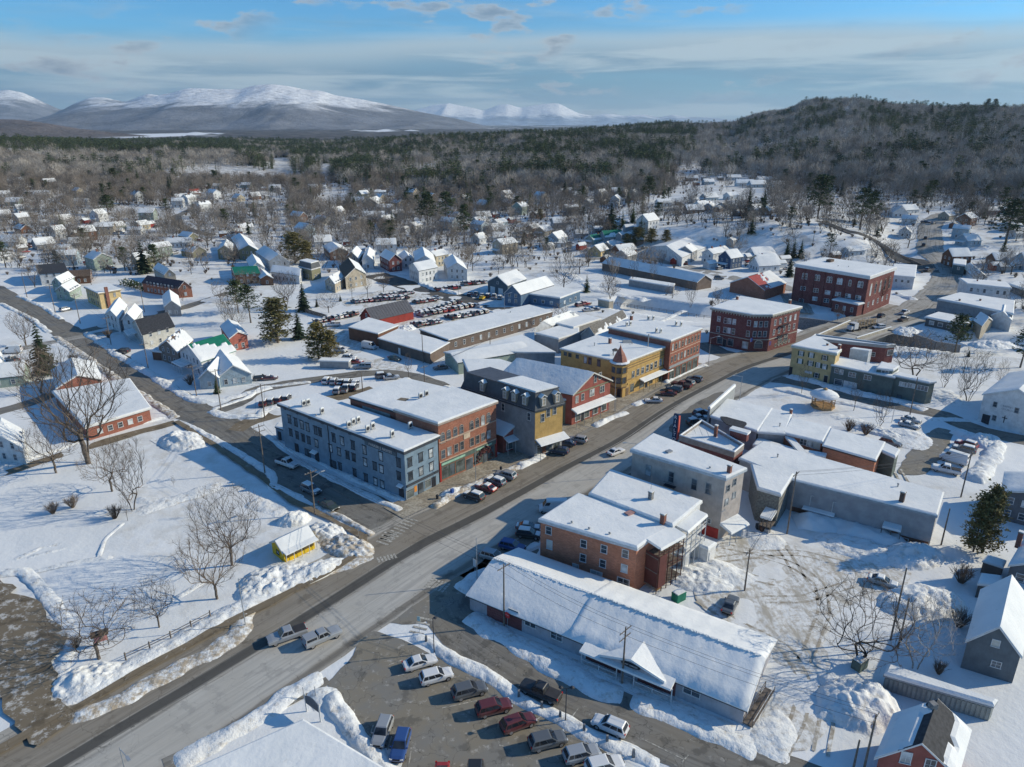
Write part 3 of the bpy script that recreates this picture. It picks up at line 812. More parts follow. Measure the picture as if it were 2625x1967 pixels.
heap(at('C2',1640,830),3.2,1.6,1.2,.75,37,label='rough kerb snow heap with a mailbox in it, main street')
heap(at('B2',1270,770),4,3,1.6,.75,41,label='snow heap at the corner of the red barn')
heap(at('B4',1250,790),6,4,1.8,.75,44,label='snow heap beside the bridge end')
heap(at('C4',1000,330),6,2.6,1.3,-.7,47,label='snow heap left of the two parked cars in the park')
heap(at('B2',900,1080),3,2,1.0,.3,49,label='low snow heap left of the grey shed, lane side')
heap(at('D2',200,120),6,4,1.5,.7,52,label='snow heap above the two trucks beside the footpath')
heap(at('C4',900,1290),8,4.0,1.2,-.5,54,label='driven-over snow heap below the long grey building')
heap(at('B4',1950,900),8,5,2.0,.2,56,label='rounded snow heap beyond the river trees')

# ================================================================== MOUNTAINS
def mtn_mat(name,line,col=(.085,.085,.095),snowc=(.82,.84,.86),amt=1.0):
 m,n,b = node_mat(name)
 g = n.nodes.new('ShaderNodeNewGeometry'); s = n.nodes.new('ShaderNodeSeparateXYZ'); n.links.new(g.outputs['Position'],s.inputs[0])
 f = add_noise(n,.0022,7,.66); f2 = add_noise(n,.012,4,.7)
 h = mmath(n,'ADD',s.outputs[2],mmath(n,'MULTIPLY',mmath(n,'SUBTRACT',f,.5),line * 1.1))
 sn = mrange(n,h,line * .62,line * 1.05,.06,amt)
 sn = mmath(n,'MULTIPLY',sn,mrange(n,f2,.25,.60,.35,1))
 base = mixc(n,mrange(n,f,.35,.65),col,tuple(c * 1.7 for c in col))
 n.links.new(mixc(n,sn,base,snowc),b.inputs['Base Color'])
 bump(n,b,mmath(n,'ADD',f,mmath(n,'MULTIPLY',f2,.2)),.8,60)
 bw(b,'Roughness',.95); bw(b,('Specular IOR Level','Specular'),.05)
 return m
def mountains(name,D,depth,sil,mat,relief,seed,x0=None,x1=None,nu=220,nv=34):
 xs = np.array([a for a,b in sil],float); ys = np.array([b for a,b in sil],float)
 U = np.linspace(xs[0],xs[-1],nu)
 R = np.interp(U,xs,ys)
 k = np.array([1,2,3,2,1]) / 9; R = np.convolve(np.pad(R,2,'edge'),k,'valid')
 V = []
 for i in range(nu):
  u = (U[i] - 1312.5) / FPX
  d = ray(None,U[i],R[i]); Hh = HCAM + d.z / d.y * D
  for j in range(nv):
   t = j / (nv - 1)
   y = D - depth + t * 1.5 * depth
   x = d.x / d.y * D + (u * (y - D)) * .6
   q = 1 - abs(t - 2 / 3) / (2 / 3) if t < 2 / 3 else 1 - (t - 2 / 3) / (1 / 3)
   sh = q ** 1.15 if t < 2 / 3 else q
   rv = (float(fbm(x / relief + seed,y / relief / 1.6,5)) - .5)
   rid = 1 - abs(float(vnoise(x / relief * 1.7 + seed,y / relief * .35)) * 2 - 1)
   z = -60 + (Hh + 60) * sh * (1 + (rid - .5) * .62 * (1 - q) + rv * .5 * (1 - q)) + (float(fbm(x / 260 + seed,y / 260,3)) - .5) * Hh * .035
   V.append((x,y,z))
 me = MB().grid(V,nu,nv).mesh(name,mat,True)
 for p in me.polygons: pass
 me.flip_normals()
 return link(name,me,kind='structure')
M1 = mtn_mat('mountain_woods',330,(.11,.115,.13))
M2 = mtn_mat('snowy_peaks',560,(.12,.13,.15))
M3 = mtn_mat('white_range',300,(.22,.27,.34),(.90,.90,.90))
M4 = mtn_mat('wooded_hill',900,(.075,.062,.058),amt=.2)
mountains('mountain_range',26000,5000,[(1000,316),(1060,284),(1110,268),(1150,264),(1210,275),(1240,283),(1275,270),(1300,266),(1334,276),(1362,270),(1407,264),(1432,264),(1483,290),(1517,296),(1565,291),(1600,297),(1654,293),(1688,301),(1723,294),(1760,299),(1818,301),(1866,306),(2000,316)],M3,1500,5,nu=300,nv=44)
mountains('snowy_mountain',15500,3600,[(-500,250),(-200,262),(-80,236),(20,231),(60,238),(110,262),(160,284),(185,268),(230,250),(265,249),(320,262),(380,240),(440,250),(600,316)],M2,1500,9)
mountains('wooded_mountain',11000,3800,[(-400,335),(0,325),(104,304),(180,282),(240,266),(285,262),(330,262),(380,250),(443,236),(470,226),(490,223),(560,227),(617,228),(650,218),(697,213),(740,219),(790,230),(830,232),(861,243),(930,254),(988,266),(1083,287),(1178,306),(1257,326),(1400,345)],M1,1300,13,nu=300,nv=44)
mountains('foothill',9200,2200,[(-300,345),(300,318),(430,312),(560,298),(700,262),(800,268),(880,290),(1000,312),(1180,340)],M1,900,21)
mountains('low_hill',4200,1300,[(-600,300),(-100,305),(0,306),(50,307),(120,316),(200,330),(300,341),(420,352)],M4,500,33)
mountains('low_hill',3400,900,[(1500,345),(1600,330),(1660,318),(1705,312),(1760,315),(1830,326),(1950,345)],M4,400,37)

# ================================================================== HAZE
m,n,b = node_mat('haze'); n.nodes.remove(b)
vp = n.nodes.new('ShaderNodeVolumePrincipled')
vp.inputs['Color'].default_value = (.55,.77,1.0,1)
vp.inputs['Density'].default_value = 3.1e-5
vp.inputs['Anisotropy'].default_value = .2
n.links.new(vp.outputs[0],n.nodes['Material Output'].inputs['Volume'])
hb = MB().box((0,15000,425),(60000,30800,1050))
ho = hb.build('haze',m,kind='stuff')
ho.display_type = 'WIRE'

# ================================================================== TREE PROTOTYPES (meshes only; shared by the copies)
def rot_about(v,ax,a): return Matrix.Rotation(a,3,ax) @ v
def bare_tree(seed,H,R=.42,M=420,r_tip=.012,clear=.22,stems=1,shape='round',pw=.47,step=.55,lift=.25,spray=3,split=.12):
 """a trunk feeding points spread through a crown; limbs thicken with what they carry"""
 rn = np.random.RandomState(seed); T = MB(); Cn = MB(); k = H / 10.0
 pos = []; par = []; dr = []
 def add(p,q,d): pos.append(p); par.append(q); dr.append(d); return len(pos) - 1
 for s in range(stems):
  a = 2 * PI * s / stems + rn.rand(); off = np.array([math.cos(a),math.sin(a),0]) * (.25 if stems > 1 else 0); i = add(off + [0,0,-.3],-1,np.array([0,0,1.]))
  top = H * (clear + .18); n = max(3,int(top / (step * k)))
  ln = off * (.16 * H / .25 if stems > 1 else 0) + np.array([rn.uniform(-.03,.03) * H,rn.uniform(-.03,.03) * H,0])
  for j in range(1,n + 1):
   t = j / n; p = off + ln * t ** 1.5 + [rn.uniform(-.05,.05) * k,rn.uniform(-.05,.05) * k,top * t]; i = add(p,i,np.array([0,0,1.]))
 pts = []
 while len(pts) < M:
  q = rn.uniform(-1,1,3); r2 = q[0] ** 2 + q[1] ** 2 + q[2] ** 2
  if r2 > 1 or r2 < rn.rand() ** 2 * .8: continue
  z = (q[2] + 1) / 2
  w = {'round': 1,'vase': .45 + .75 * z,'cone': 1.25 - .9 * z,'slim': .8}[shape]
  pts.append((q[0] * R * H * w,q[1] * R * H * w,H * (clear + (1 - clear) * z)))
 pts = np.array(pts); base = np.array([0,0,H * clear]); pts = pts[np.argsort(np.linalg.norm(pts - base,axis=1) + rn.rand(M) * .15 * H)]
 for t in pts:
  P = np.array(pos); D = np.array(dr); v = t - P; L = np.linalg.norm(v,axis=1) + 1e-6; c = (v * D).sum(1) / L
  cost = L * (1 + 1.5 * (1 - c)) + (P[:,2] > t[2]) * (P[:,2] - t[2]) * 1.5 + (P[:,2] < H * clear) * H * .3
  i = int(np.argmin(cost)); d = D[i]; p = P[i]; g = 0
  while np.linalg.norm(t - p) > step * k * .6 and g < 14:
   to = (t - p) / np.linalg.norm(t - p); d = d * .8 + to + np.array([0,0,lift * .4]) + rn.normal(0,.07,3); d /= np.linalg.norm(d); p2 = p + d * step * k * rn.uniform(.8,1.1)
   if np.linalg.norm(t - p2) > np.linalg.norm(t - p): break
   p = p2; i = add(p,i,d); g += 1
 n = len(pos); w = np.zeros(n); ch = np.zeros(n,int)
 for i in range(n):
  if par[i] >= 0: ch[par[i]] += 1
 w[ch == 0] = 1
 for i in range(n - 1,-1,-1):
  if par[i] >= 0: w[par[i]] += w[i]
 r = r_tip * w ** pw; lim = split * H / 10
 for i in range(n):
  q = par[i]
  if q < 0: continue
  rr = r[i]; mb = T if rr > lim * .5 else Cn; mb.bar(pos[q],pos[i],min(r[q],rr * 1.25),rr,6 if rr > lim else 3,False)
  if ch[i] == 0 or w[i] < 3:
   for _ in range(spray):
    dd = dr[i] + rn.normal(0,.5,3) + [0,0,lift]; dd /= np.linalg.norm(dd); Cn.bar(pos[i],pos[i] + dd * step * k * rn.uniform(.7,1.6),r_tip * .8,r_tip * .4,3,False)
 return T,Cn
def conifer(seed,H,R,levels=14,per=9,droop=.35,bare=.12,jit=.2,frond=3):
 rn = random.Random(seed); T = MB(); Cn = MB()
 T.bar((0,0,-.3),(0,0,H * .97),.018 * H + .04,.02,5,False)
 for l in range(levels):
  t = l / (levels - 1); z = H * (bare + (1 - bare) * t * .97); rr = R * (1 - t) ** .85 + .12
  n = max(4,int(per * (1 - .5 * t))); a0 = rn.random() * 6
  for i in range(n):
   a = a0 + 2 * PI * i / n + rn.uniform(-.25,.25); r = rr * rn.uniform(1 - jit * 1.6,1 + jit)
   d = Vector((math.cos(a),math.sin(a),0)); s = Vector((-d.y,d.x,0)); zz = z + rn.uniform(-.3,.3) * H / levels
   tip = d * r + Vector((0,0,zz - droop * r)); root = Vector((0,0,zz + .12 * r)); w = r * .34 + .1
   mid = root.lerp(tip,.55)
   Cn.tri(root,mid - s * w + Vector((0,0,-.12 * r)),tip); Cn.tri(root,tip,mid + s * w + Vector((0,0,-.12 * r)))
   for k in range(frond):
    u = rn.uniform(.35,.95); c = root.lerp(tip,u); e = (s * rn.choice((-1,1)) + d * .5).normalized() * w * 1.3
    Cn.tri(c,c + e + Vector((0,0,-.2 * r)),c + d * w * .8 + Vector((0,0,-.1 * r)))
 return T,Cn
def pine(seed,H,R,clumps=60,tris=14,low=.35,rad=.16):
 rn = random.Random(seed); T = MB(); Cn = MB()
 T.bar((0,0,-.3),(rn.uniform(-.3,.3),rn.uniform(-.3,.3),H * .95),.02 * H + .05,.04,5,False)
 for c in range(clumps):
  t = rn.random() ** .8; z = H * (low + (1 - low) * t * .98); rr = R * (math.sin(min(1,(1 - t) * 1.25 + .08) * PI / 2)) * rn.uniform(.35,1.05)
  a = rn.random() * 2 * PI; p = Vector((math.cos(a) * rr,math.sin(a) * rr,z + .1 * rr))
  T.bar((0,0,z - .15 * rr),p,.05,.03,3,False)
  s = R * rad * rn.uniform(2.2,3.6)
  for k in range(tris):
   o = Vector((rn.gauss(0,1),rn.gauss(0,1),rn.gauss(0,.42))) * s * .42
   d1 = Vector((rn.uniform(-1,1),rn.uniform(-1,1),rn.uniform(-.2,.6))) * s * .45; d2 = Vector((rn.uniform(-1,1),rn.uniform(-1,1),rn.uniform(-.2,.6))) * s * .45
   Cn.tri(p + o,p + o + d1,p + o + d2)
 return T,Cn
def shrub(seed,H,R,n=70):
 rn = random.Random(seed); Cn = MB()
 for i in range(n):
  a = rn.random() * 6.28; e = rn.uniform(0,1); d = Vector((math.cos(a) * e * R / H,math.sin(a) * e * R / H,1)).normalized()
  p = Vector((math.cos(a) * .15,math.sin(a) * .15,-.1)); L = H * rn.uniform(.6,1.05); q = p + d * L * .6
  Cn.bar(p,q,.03,.018,3,False)
  for k in range(4):
   d2 = (d + Vector((rn.uniform(-1,1),rn.uniform(-1,1),rn.uniform(-.2,.5))) * .6).normalized(); Cn.bar(q,q + d2 * L * .4,.014,.008,3,False)
 return Cn
def two_mat(name,T,Cn,m1,m2):
 me = bpy.data.meshes.new(name); o = len(T.v)
 me.from_pydata(T.v + Cn.v,[],T.f + [tuple(i + o for i in f) for f in Cn.f])
 me.materials.append(m1); me.materials.append(m2)
 me.polygons.foreach_set('material_index',[0] * len(T.f) + [1] * len(Cn.f)); return me
BM = {}
def proto_pair(key,pair,m1,m2):
 T,Cn = pair; BM[key] = (T.mesh(key + '_trunk',m1,True),Cn.mesh(key + '_crown',m2,False))
proto_pair('maple',bare_tree(11,14,.40,560,.015,pw=.5),BARK,TWIG)
proto_pair('maple2',bare_tree(12,14,.42,560,.015,.2,pw=.5),BARK,TWIG)
proto_pair('vase',bare_tree(21,12,.30,430,.014,.14,3,'vase',lift=.5),BARK,TWIG)
proto_pair('vase2',bare_tree(22,9,.42,430,.012,.18,1,'vase'),BARK,TWIG)
proto_pair('round',bare_tree(31,9,.52,430,.012,.22,pw=.5),BARK,TWIG)
proto_pair('old',bare_tree(41,18,.42,760,.021,.2,2,'vase',lift=.3,pw=.5),BARK,TWIG)
proto_pair('birch',bare_tree(51,11,.34,340,.012,.25,2),BIRCH,BIRCH)
proto_pair('poplar',bare_tree(61,12,.2,220,.013,.2,1,'slim',lift=.6),BARKD,TWIG)
proto_pair('gnarl',bare_tree(71,9,.55,420,.014,.16,2,'round',lift=.05),BARKD,TWIG)
proto_pair('spruce',conifer(81,14,3.1,17,11,.32),BARKD,SPRUCE)
proto_pair('spruce2',conifer(82,14,2.6,18,10,.30,.06,.3),BARKD,NEEDLE)
proto_pair('pine',pine(83,15,4.3,80,16,.25,.17),BARK,NEEDLE)
proto_pair('pine2',pine(84,15,3.7,70,16,.35,.17),BARK,NEEDLE)
proto_pair('cedar',pine(85,9,2.7,170,18,.02,.15),BARK,NEEDLEY)
SHRUB = [shrub(91 + i,2.2,1.6).mesh('shrub',TWIG) for i in range(2)]
# small versions for the distance: one mesh each
def leaf_var(name,c1,c2):
 m,n,b = node_mat(name); o = n.nodes.new('ShaderNodeObjectInfo')
 n.links.new(mixc(n,o.outputs['Random'],c1,c2),b.inputs['Base Color']); bw(b,'Roughness',.95); bw(b,('Specular IOR Level','Specular'),.1); return m
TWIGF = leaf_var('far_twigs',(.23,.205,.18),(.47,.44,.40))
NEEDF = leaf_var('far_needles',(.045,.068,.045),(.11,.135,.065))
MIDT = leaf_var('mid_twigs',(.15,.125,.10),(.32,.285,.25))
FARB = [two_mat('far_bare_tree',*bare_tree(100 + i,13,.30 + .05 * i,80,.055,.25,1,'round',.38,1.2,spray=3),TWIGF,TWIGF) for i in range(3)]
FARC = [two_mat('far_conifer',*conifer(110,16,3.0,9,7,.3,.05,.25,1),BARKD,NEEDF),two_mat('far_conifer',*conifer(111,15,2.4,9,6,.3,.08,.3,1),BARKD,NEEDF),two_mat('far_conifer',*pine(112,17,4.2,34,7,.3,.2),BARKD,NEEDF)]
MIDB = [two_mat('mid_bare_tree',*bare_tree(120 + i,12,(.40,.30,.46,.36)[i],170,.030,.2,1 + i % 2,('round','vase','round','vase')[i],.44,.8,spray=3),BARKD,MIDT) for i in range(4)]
MIDC = [two_mat('mid_conifer',*conifer(130,14,2.9,14,9,.3),BARKD,NEEDLE),two_mat('mid_conifer',*pine(131,15,3.8,60,12,.25,.18),BARKD,NEEDLE)]
def tree(kind,p,H,label,rz=None,name=None,group=None,w=1.0,cat='tree'):
 T,Cn = BM[kind]; H0 = {'maple': 14,'maple2': 14,'vase': 12,'vase2': 9,'round': 9,'old': 18,'birch': 11,'poplar': 12,'gnarl': 9,'spruce': 14,'spruce2': 14,'pine': 15,'pine2': 15,'cedar': 9}[kind]
 k = H / H0; nm = name or {'spruce': 'spruce_tree','spruce2': 'spruce_tree','pine': 'pine_tree','pine2': 'pine_tree','cedar': 'cedar_tree','birch': 'birch_tree'}.get(kind,'bare_tree')
 r = empty(nm,(p.x,p.y,p.z),label,cat,group,random.uniform(0,6.28) if rz is None else rz,(k * w,k * w,k))
 link('trunk',T,r); link('crown',Cn,r); return r

# ---- geometry-node scattering of whole woods
def scatter(name,meshes,pts,scl,rots,label=None):
 pts = np.asarray(pts)
 for j,me in enumerate(meshes):
  sel = np.arange(len(pts)) % len(meshes) == j
  P = pts[sel]
  if not len(P): continue
  pm = bpy.data.meshes.new(name + '_points'); pm.vertices.add(len(P)); pm.vertices.foreach_set('co',P.ravel())
  for nm_,arr in (('scl',scl[sel]),('rotz',rots[sel])):
   at_ = pm.attributes.new(nm_,'FLOAT','POINT'); at_.data.foreach_set('value',arr.astype(np.float32))
  src = bpy.data.objects.new(me.name + '_source',me)
  ng = bpy.data.node_groups.new(name + '_scatter','GeometryNodeTree')
  ng.interface.new_socket('Geometry',in_out='INPUT',socket_type='NodeSocketGeometry')
  ng.interface.new_socket('Geometry',in_out='OUTPUT',socket_type='NodeSocketGeometry')
  N = ng.nodes.new; gi = N('NodeGroupInput'); go = N('NodeGroupOutput'); iop = N('GeometryNodeInstanceOnPoints'); oi = N('GeometryNodeObjectInfo')
  oi.inputs['Object'].default_value = src; oi.inputs['As Instance'].default_value = True
  a1 = N('GeometryNodeInputNamedAttribute'); a1.data_type = 'FLOAT'; a1.inputs['Name'].default_value = 'scl'
  a2 = N('GeometryNodeInputNamedAttribute'); a2.data_type = 'FLOAT'; a2.inputs['Name'].default_value = 'rotz'
  cx = N('ShaderNodeCombineXYZ')
  L = ng.links.new
  L(gi.outputs[0],iop.inputs['Points']); L(oi.outputs['Geometry'],iop.inputs['Instance'])
  L(a2.outputs[0],cx.inputs[2]); L(cx.outputs[0],iop.inputs['Rotation']); L(a1.outputs[0],iop.inputs['Scale'])
  L(iop.outputs[0],go.inputs[0])
  o = link(name,pm,kind='stuff',label=label)
  md = o.modifiers.new('scatter','NODES'); md.node_group = ng
def project(X,Y,Z):
 cp,sp = math.cos(PITCH),math.sin(PITCH)
 dz = Z - HCAM; dep = Y * cp - dz * sp; v = Y * sp + dz * cp
 return 1312.5 + FPX * X / dep,983.5 - FPX * v / dep
rs = np.random.RandomState(11)
fx = [0,150,300,480,600,700,860,950,1100,1250,1400,1550,1650,1720,1900,2030,2200,2300,2500,2700]
fy = [470,470,480,455,445,440,475,505,505,505,490,500,480,450,470,480,500,530,545,560]
def grow_wood():
 N = 150000
 Y = np.sqrt(rs.uniform(560 ** 2,2500 ** 2,N)); U = rs.uniform(-.80,.80,N); X = U * (Y * .95 + 24)
 k = Y > 430; X,Y = X[k],Y[k]
 Z = terrain(X,Y); PX,PY = project(X,Y,Z)
 low = np.interp(PX,fx,fy)
 # keep the ground readable near the edge, close the wood behind it
 dens = np.clip((low - PY) / 18,0,1) * np.clip(.2 + 1.4 * fbm(X / 60,Y / 60,3),.1,1) * np.clip(fbm(X / 130 + 3,Y / 130,3) * 5 - 1.3,.12,1)
 dens = np.where(PX > 1750,dens * .75,dens)
 clear = ((abs(PX - 415) < 95) & (abs(PY - 388) < 9)) | ((abs(PX - 2168) < 11) & (abs(PY - 288) < 12)) | ((PX > 700) & (PX < 745) & (PY > 405)) | ((PX > 820) & (PX < 850) & (PY > 425)) | ((abs(PX - 1760) < 35) & (abs(PY - 438) < 12))
 dens = np.where(clear,0,dens)
 keep = rs.rand(len(X)) < dens
 X,Y,Z,PX,PY = [a[keep] for a in (X,Y,Z,PX,PY)]
 cl = fbm(X / 45 + 30,Y / 45,3)
 pc = np.full(len(X),.27)
 pc = np.where((PX < 720) & (PY < 405),.85,pc)
 pc = np.where((PX >= 600) & (PX < 1150),.55,pc)
 pc = np.where((PX >= 1050) & (PX < 1780) & (PY < 480),.48,pc)
 pc = np.where((PX > 1850) & (PY > 300) & (PY < 370),.40,pc)
 pc = np.where((PX > 2450) & (PY < 300),.35,pc)
 con = (cl + rs.uniform(-.12,.12,len(X))) > (1 - pc) * .62 + .19
 sc = rs.uniform(.7,1.35,len(X)); ro = rs.uniform(0,6.28,len(X))
 P = np.stack([X,Y,Z - .3],-1)
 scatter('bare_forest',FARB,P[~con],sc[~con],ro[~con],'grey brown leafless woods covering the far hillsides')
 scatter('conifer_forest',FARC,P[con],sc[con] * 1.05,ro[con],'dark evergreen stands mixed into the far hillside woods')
 print('forest',len(X),con.sum())
grow_wood()

# ================================================================== BUILDING KIT
WM = {}
def win_meshes(w,h,style,fm,gm):
 k = (round(w,2),round(h,2),style,fm.name,gm.name)
 if k in WM: return WM[k]
 t = .09 if w < 1.6 else .11; F = MB(); y0,y1 = -.07,.02; yc = (y0 + y1) / 2; dp = y1 - y0
 a,b = w / 2,h / 2
 F.box((-a - t / 2,yc,0),(t,dp,h + 2 * t)); F.box((a + t / 2,yc,0),(t,dp,h + 2 * t))
 F.box((0,yc,b + t / 2),(w,dp,t)); F.box((0,yc - .03,-b - t / 2),(w + 2 * t + .1,dp + .06,t * .9))
 if style in ('sash','arch','cap'): F.box((0,yc + .015,0),(w,dp - .05,.05))
 if style == 'cap': F.box((0,yc - .05,b + t + .06),(w + 2 * t + .2,dp + .1,.14))
 if style == 'double': F.box((0,yc,0),(.09,dp,h)); F.box((0,yc + .015,0),(w,dp - .05,.045))
 if style == 'triple':
  for x in (-w / 6,w / 6): F.box((x,yc,0),(.08,dp,h))
 if style == 'grid':
  F.box((0,yc + .01,0),(w,dp - .04,.04)); F.box((0,yc + .01,0),(.04,dp - .04,h))
 if style == 'shop':
  n = max(1,int(w / 1.5))
  for i in range(1,n): F.box((-a + w * i / n,yc,0),(.07,dp,h))
  F.box((0,yc + .01,b - h * .22),(w,dp - .04,.05))
 G = MB()
 if style == 'arch':
  r = a + t; P = [(-a - t,b + t * .2)] + [(-r * math.cos(PI * i / 8),b + r * math.sin(PI * i / 8)) for i in range(9)] + [(a + t,b + t * .2)]
  for (x0,z0),(x1,z1) in zip(P[:-1],P[1:]):
   q = .78
   F.hexa([(x0,y0,z0),(x1,y0,z1),(x1 * q,y0,b + (z1 - b) * q),(x0 * q,y0,b + (z0 - b) * q)] + [(x0,y1,z0),(x1,y1,z1),(x1 * q,y1,b + (z1 - b) * q),(x0 * q,y1,b + (z0 - b) * q)])
  pts = [(-a,-.02,-b),(a,-.02,-b),(a,-.02,b)] + [(a * math.cos(PI * i / 8),-.02,b + a * math.sin(PI * i / 8)) for i in range(1,8)] + [(-a,-.02,b)]
  i0 = len(G.v); G.v += pts; G.f.append(tuple(range(i0,i0 + len(pts))))
 else:
  G.quad((-a,-.02,-b),(a,-.02,-b),(a,-.02,b),(-a,-.02,b))
 WM[k] = (F.mesh('window',fm),G.mesh('pane',gm)); return WM[k]
class Bld: pass
def bldg(name,label,P,h,wall,cat='building',z0=0.0,roof='flat',over=.3,snow=.28,trim=None,corn=.45,parapet=0.,group=None,raw=False,roofmat=None,rise=2.5,bare=None,seed=0,rmat=None,snowmat=None):
 """P: roof corner list, either photo points [crop,x,y] seen at height h or world points"""
 if not raw:
  W = [at(*p,z0 + h) if len(p) == 3 else at(p[0],p[1],p[2],z0 + p[3]) for p in P]
  W = [(p.x,p.y) for p in W]
 else: W = [(p[0],p[1]) for p in P]
 B = Bld(); B.name = name
 if roof != 'gable' and area2(W) < 0: W = W[::-1]
 if roof == 'gable':
  if len(W) == 3: W.append((W[0][0] + W[2][0] - W[1][0],W[0][1] + W[2][1] - W[1][1]))
  B.flip = area2(W) < 0
  if B.flip: W = [W[1],W[0],W[3],W[2]]
 B.P = W; B.h = h; B.z0 = z0
 c = (sum(p[0] for p in W) / len(W),sum(p[1] for p in W) / len(W))
 B.root = empty(name,(c[0],c[1],z0),label,cat,group)
 B.trim = trim or WHITE
 n = len(W); mb = MB(); zt = z0 + h
 for i in range(n):
  a,b = W[i],W[(i + 1) % n]; mb.quad((a[0],a[1],z0 - 1.2),(b[0],b[1],z0 - 1.2),(b[0],b[1],zt),(a[0],a[1],zt))
 if roof == 'gable':
  A,Bp,Cc,D = [Vector((p[0],p[1],zt)) for p in W]
  r1 = (A + Bp) / 2 + Vector((0,0,rise)); r2 = (D + Cc) / 2 + Vector((0,0,rise))
  mb.tri(A,Bp,r1); mb.tri(Cc,D,r2)
  B.r1,B.r2 = r1,r2
 mb.build('wall',wall,B.root)
 SM = snowmat or SNOW_ROOF
 if roof == 'flat':
  if parapet:
   pp = MB(); out = offset(W,.12); inn = offset(W,-.25)
   for i in range(n):
    j = (i + 1) % n
    pp.hexa([(*out[i],zt - .5),(*out[j],zt - .5),(*inn[j],zt - .5),(*inn[i],zt - .5),(*out[i],zt + parapet),(*out[j],zt + parapet),(*inn[j],zt + parapet),(*inn[i],zt + parapet)])
   pp.build('parapet',B.trim,B.root)
   MB().prism(offset(W,-.27),zt - .3,zt + snow * .4).build('roof',SM,B.root)
   sp = MB()
   for i in range(n):
    j = (i + 1) % n; o2 = offset(W,.14); i2 = offset(W,-.27); o3 = offset(W,.02); i3 = offset(W,-.15)
    sp.hexa([(*o2[i],zt + parapet),(*o2[j],zt + parapet),(*i2[j],zt + parapet),(*i2[i],zt + parapet),(*o3[i],zt + parapet + .16),(*o3[j],zt + parapet + .16),(*i3[j],zt + parapet + .16),(*i3[i],zt + parapet + .16)])
   sp.build('snow_cap',SM,B.root)
  else:
   if corn: MB().prism(offset(W,over),zt - corn,zt + .03,True,True).build('cornice',B.trim,B.root)
   m2 = MB(); o1 = offset(W,over - .04); m2.prism(o1,zt + .03,zt + .03 + snow * .6,False); m2.prism(o1,zt + .03 + snow * .6,zt + .03 + snow,True,False,.28)
   r = m2.build('roof',roofmat or SM,B.root)
   if roofmat:
    m3 = MB(); m3.prism(offset(W,over - .3),zt + .03,zt + .05 + snow,True,False,.2); m3.build('roof_snow',SM,B.root)
 elif roof == 'gable':
  rm = roofmat or SHINGLE; R = MB(); S = MB()
  ridge = (r2 - r1).normalized()
  def slope(E1,E2,R1,R2,ci):
   e1 = E1 - ridge * over; e2 = E2 + ridge * over; q1 = R1 - ridge * over; q2 = R2 + ridge * over
   dn = (E1 - R1); dn = dn / dn.length; e1 = e1 + dn * over; e2 = e2 + dn * over
   th = Vector((0,0,.16))
   R.hexa([e1,e2,q2,q1,e1 + th,e2 + th,q2 + th,q1 + th] if (e2 - e1).cross(q1 - e1).z > 0 else [e2,e1,q1,q2,e2 + th,e1 + th,q1 + th,q2 + th])
   nu,nv = (max(4,int((e2 - e1).length / .9)),max(4,int((q1 - e1).length / .8)))
   if bare is None: nu = min(nu,14); nv = min(nv,7)
   V = []; keep = {}
   for i in range(nu + 1):
    for j in range(nv + 1):
     s,t = i / nu,j / nv; p = e1.lerp(e2,s).lerp(q1.lerp(q2,s),t)
     ed = min(1,min(s,1 - s) * (e2 - e1).length / .35,t * (q1 - e1).length / .35)
     zz = snow * (.35 + .65 * math.sin(ed * PI / 2)) + (float(fbm(p.x * .45 + seed,p.y * .45,2)) - .5) * .12 * min(1,snow * 3)
     kk = 1.0
     if bare: kk = bare(ci,s,t) + (float(fbm(p.x * .8 + seed,p.y * .8,3)) - .5) * .55
     keep[(i,j)] = kk
     V.append(p + th + Vector((0,0,zz if kk > .5 else -.1)))
   i0 = len(S.v); S.v += [tuple(p) for p in V]
   flipf = (e2 - e1).cross(q1 - e1).z < 0
   for i in range(nu):
    for j in range(nv):
     if bare and max(keep[(i,j)],keep[(i + 1,j)],keep[(i,j + 1)],keep[(i + 1,j + 1)]) < .5: continue
     f = (i0 + i * (nv + 1) + j,i0 + (i + 1) * (nv + 1) + j,i0 + (i + 1) * (nv + 1) + j + 1,i0 + i * (nv + 1) + j + 1)
     S.f.append(f[::-1] if flipf else f)
   # snow edge at the eave and at the gable ends
   for (i1_,j1_,i2_,j2_) in [(i,0,i + 1,0) for i in range(nu)] + [(0,j,0,j + 1) for j in range(nv)] + [(nu,j,nu,j + 1) for j in range(nv)]:
    if bare and (keep[(i1_,j1_)] < .5 or keep[(i2_,j2_)] < .5): continue
    a = V[i1_ * (nv + 1) + j1_]; b = V[i2_ * (nv + 1) + j2_]
    pa = e1.lerp(e2,i1_ / nu).lerp(q1.lerp(q2,i1_ / nu),j1_ / nv) + th; pb = e1.lerp(e2,i2_ / nu).lerp(q1.lerp(q2,i2_ / nu),j2_ / nv) + th
    S.quad(pa,pb,b,a)
  slope(Vector(D),Vector(A),r2,r1,0) if False else None
  slope(Vector(A),Vector(D),r1,r2,0); slope(Vector(Bp),Vector(Cc),r1,r2,1)
  ro = R.build('roof',rm,B.root)
  if snow > 0 and S.f: S.build('roof_snow',SM,B.root,smooth=bare is None)
  # rake boards
  K = MB()
  for E,Rr in ((A,r1),(Bp,r1),(D,r2),(Cc,r2)):
   out = -ridge if Rr is r1 else ridge; dn = (E - Rr).normalized()
   a = E + out * over + dn * over; b = Rr + out * over
   K.hexa([a + Vector((0,0,-.1)),a + Vector((0,0,-.1)) + out * .05,b + out * .05 + Vector((0,0,-.1)),b + Vector((0,0,-.1)),a + Vector((0,0,.15)),a + out * .05 + Vector((0,0,.15)),b + out * .05 + Vector((0,0,.15)),b + Vector((0,0,.15))])
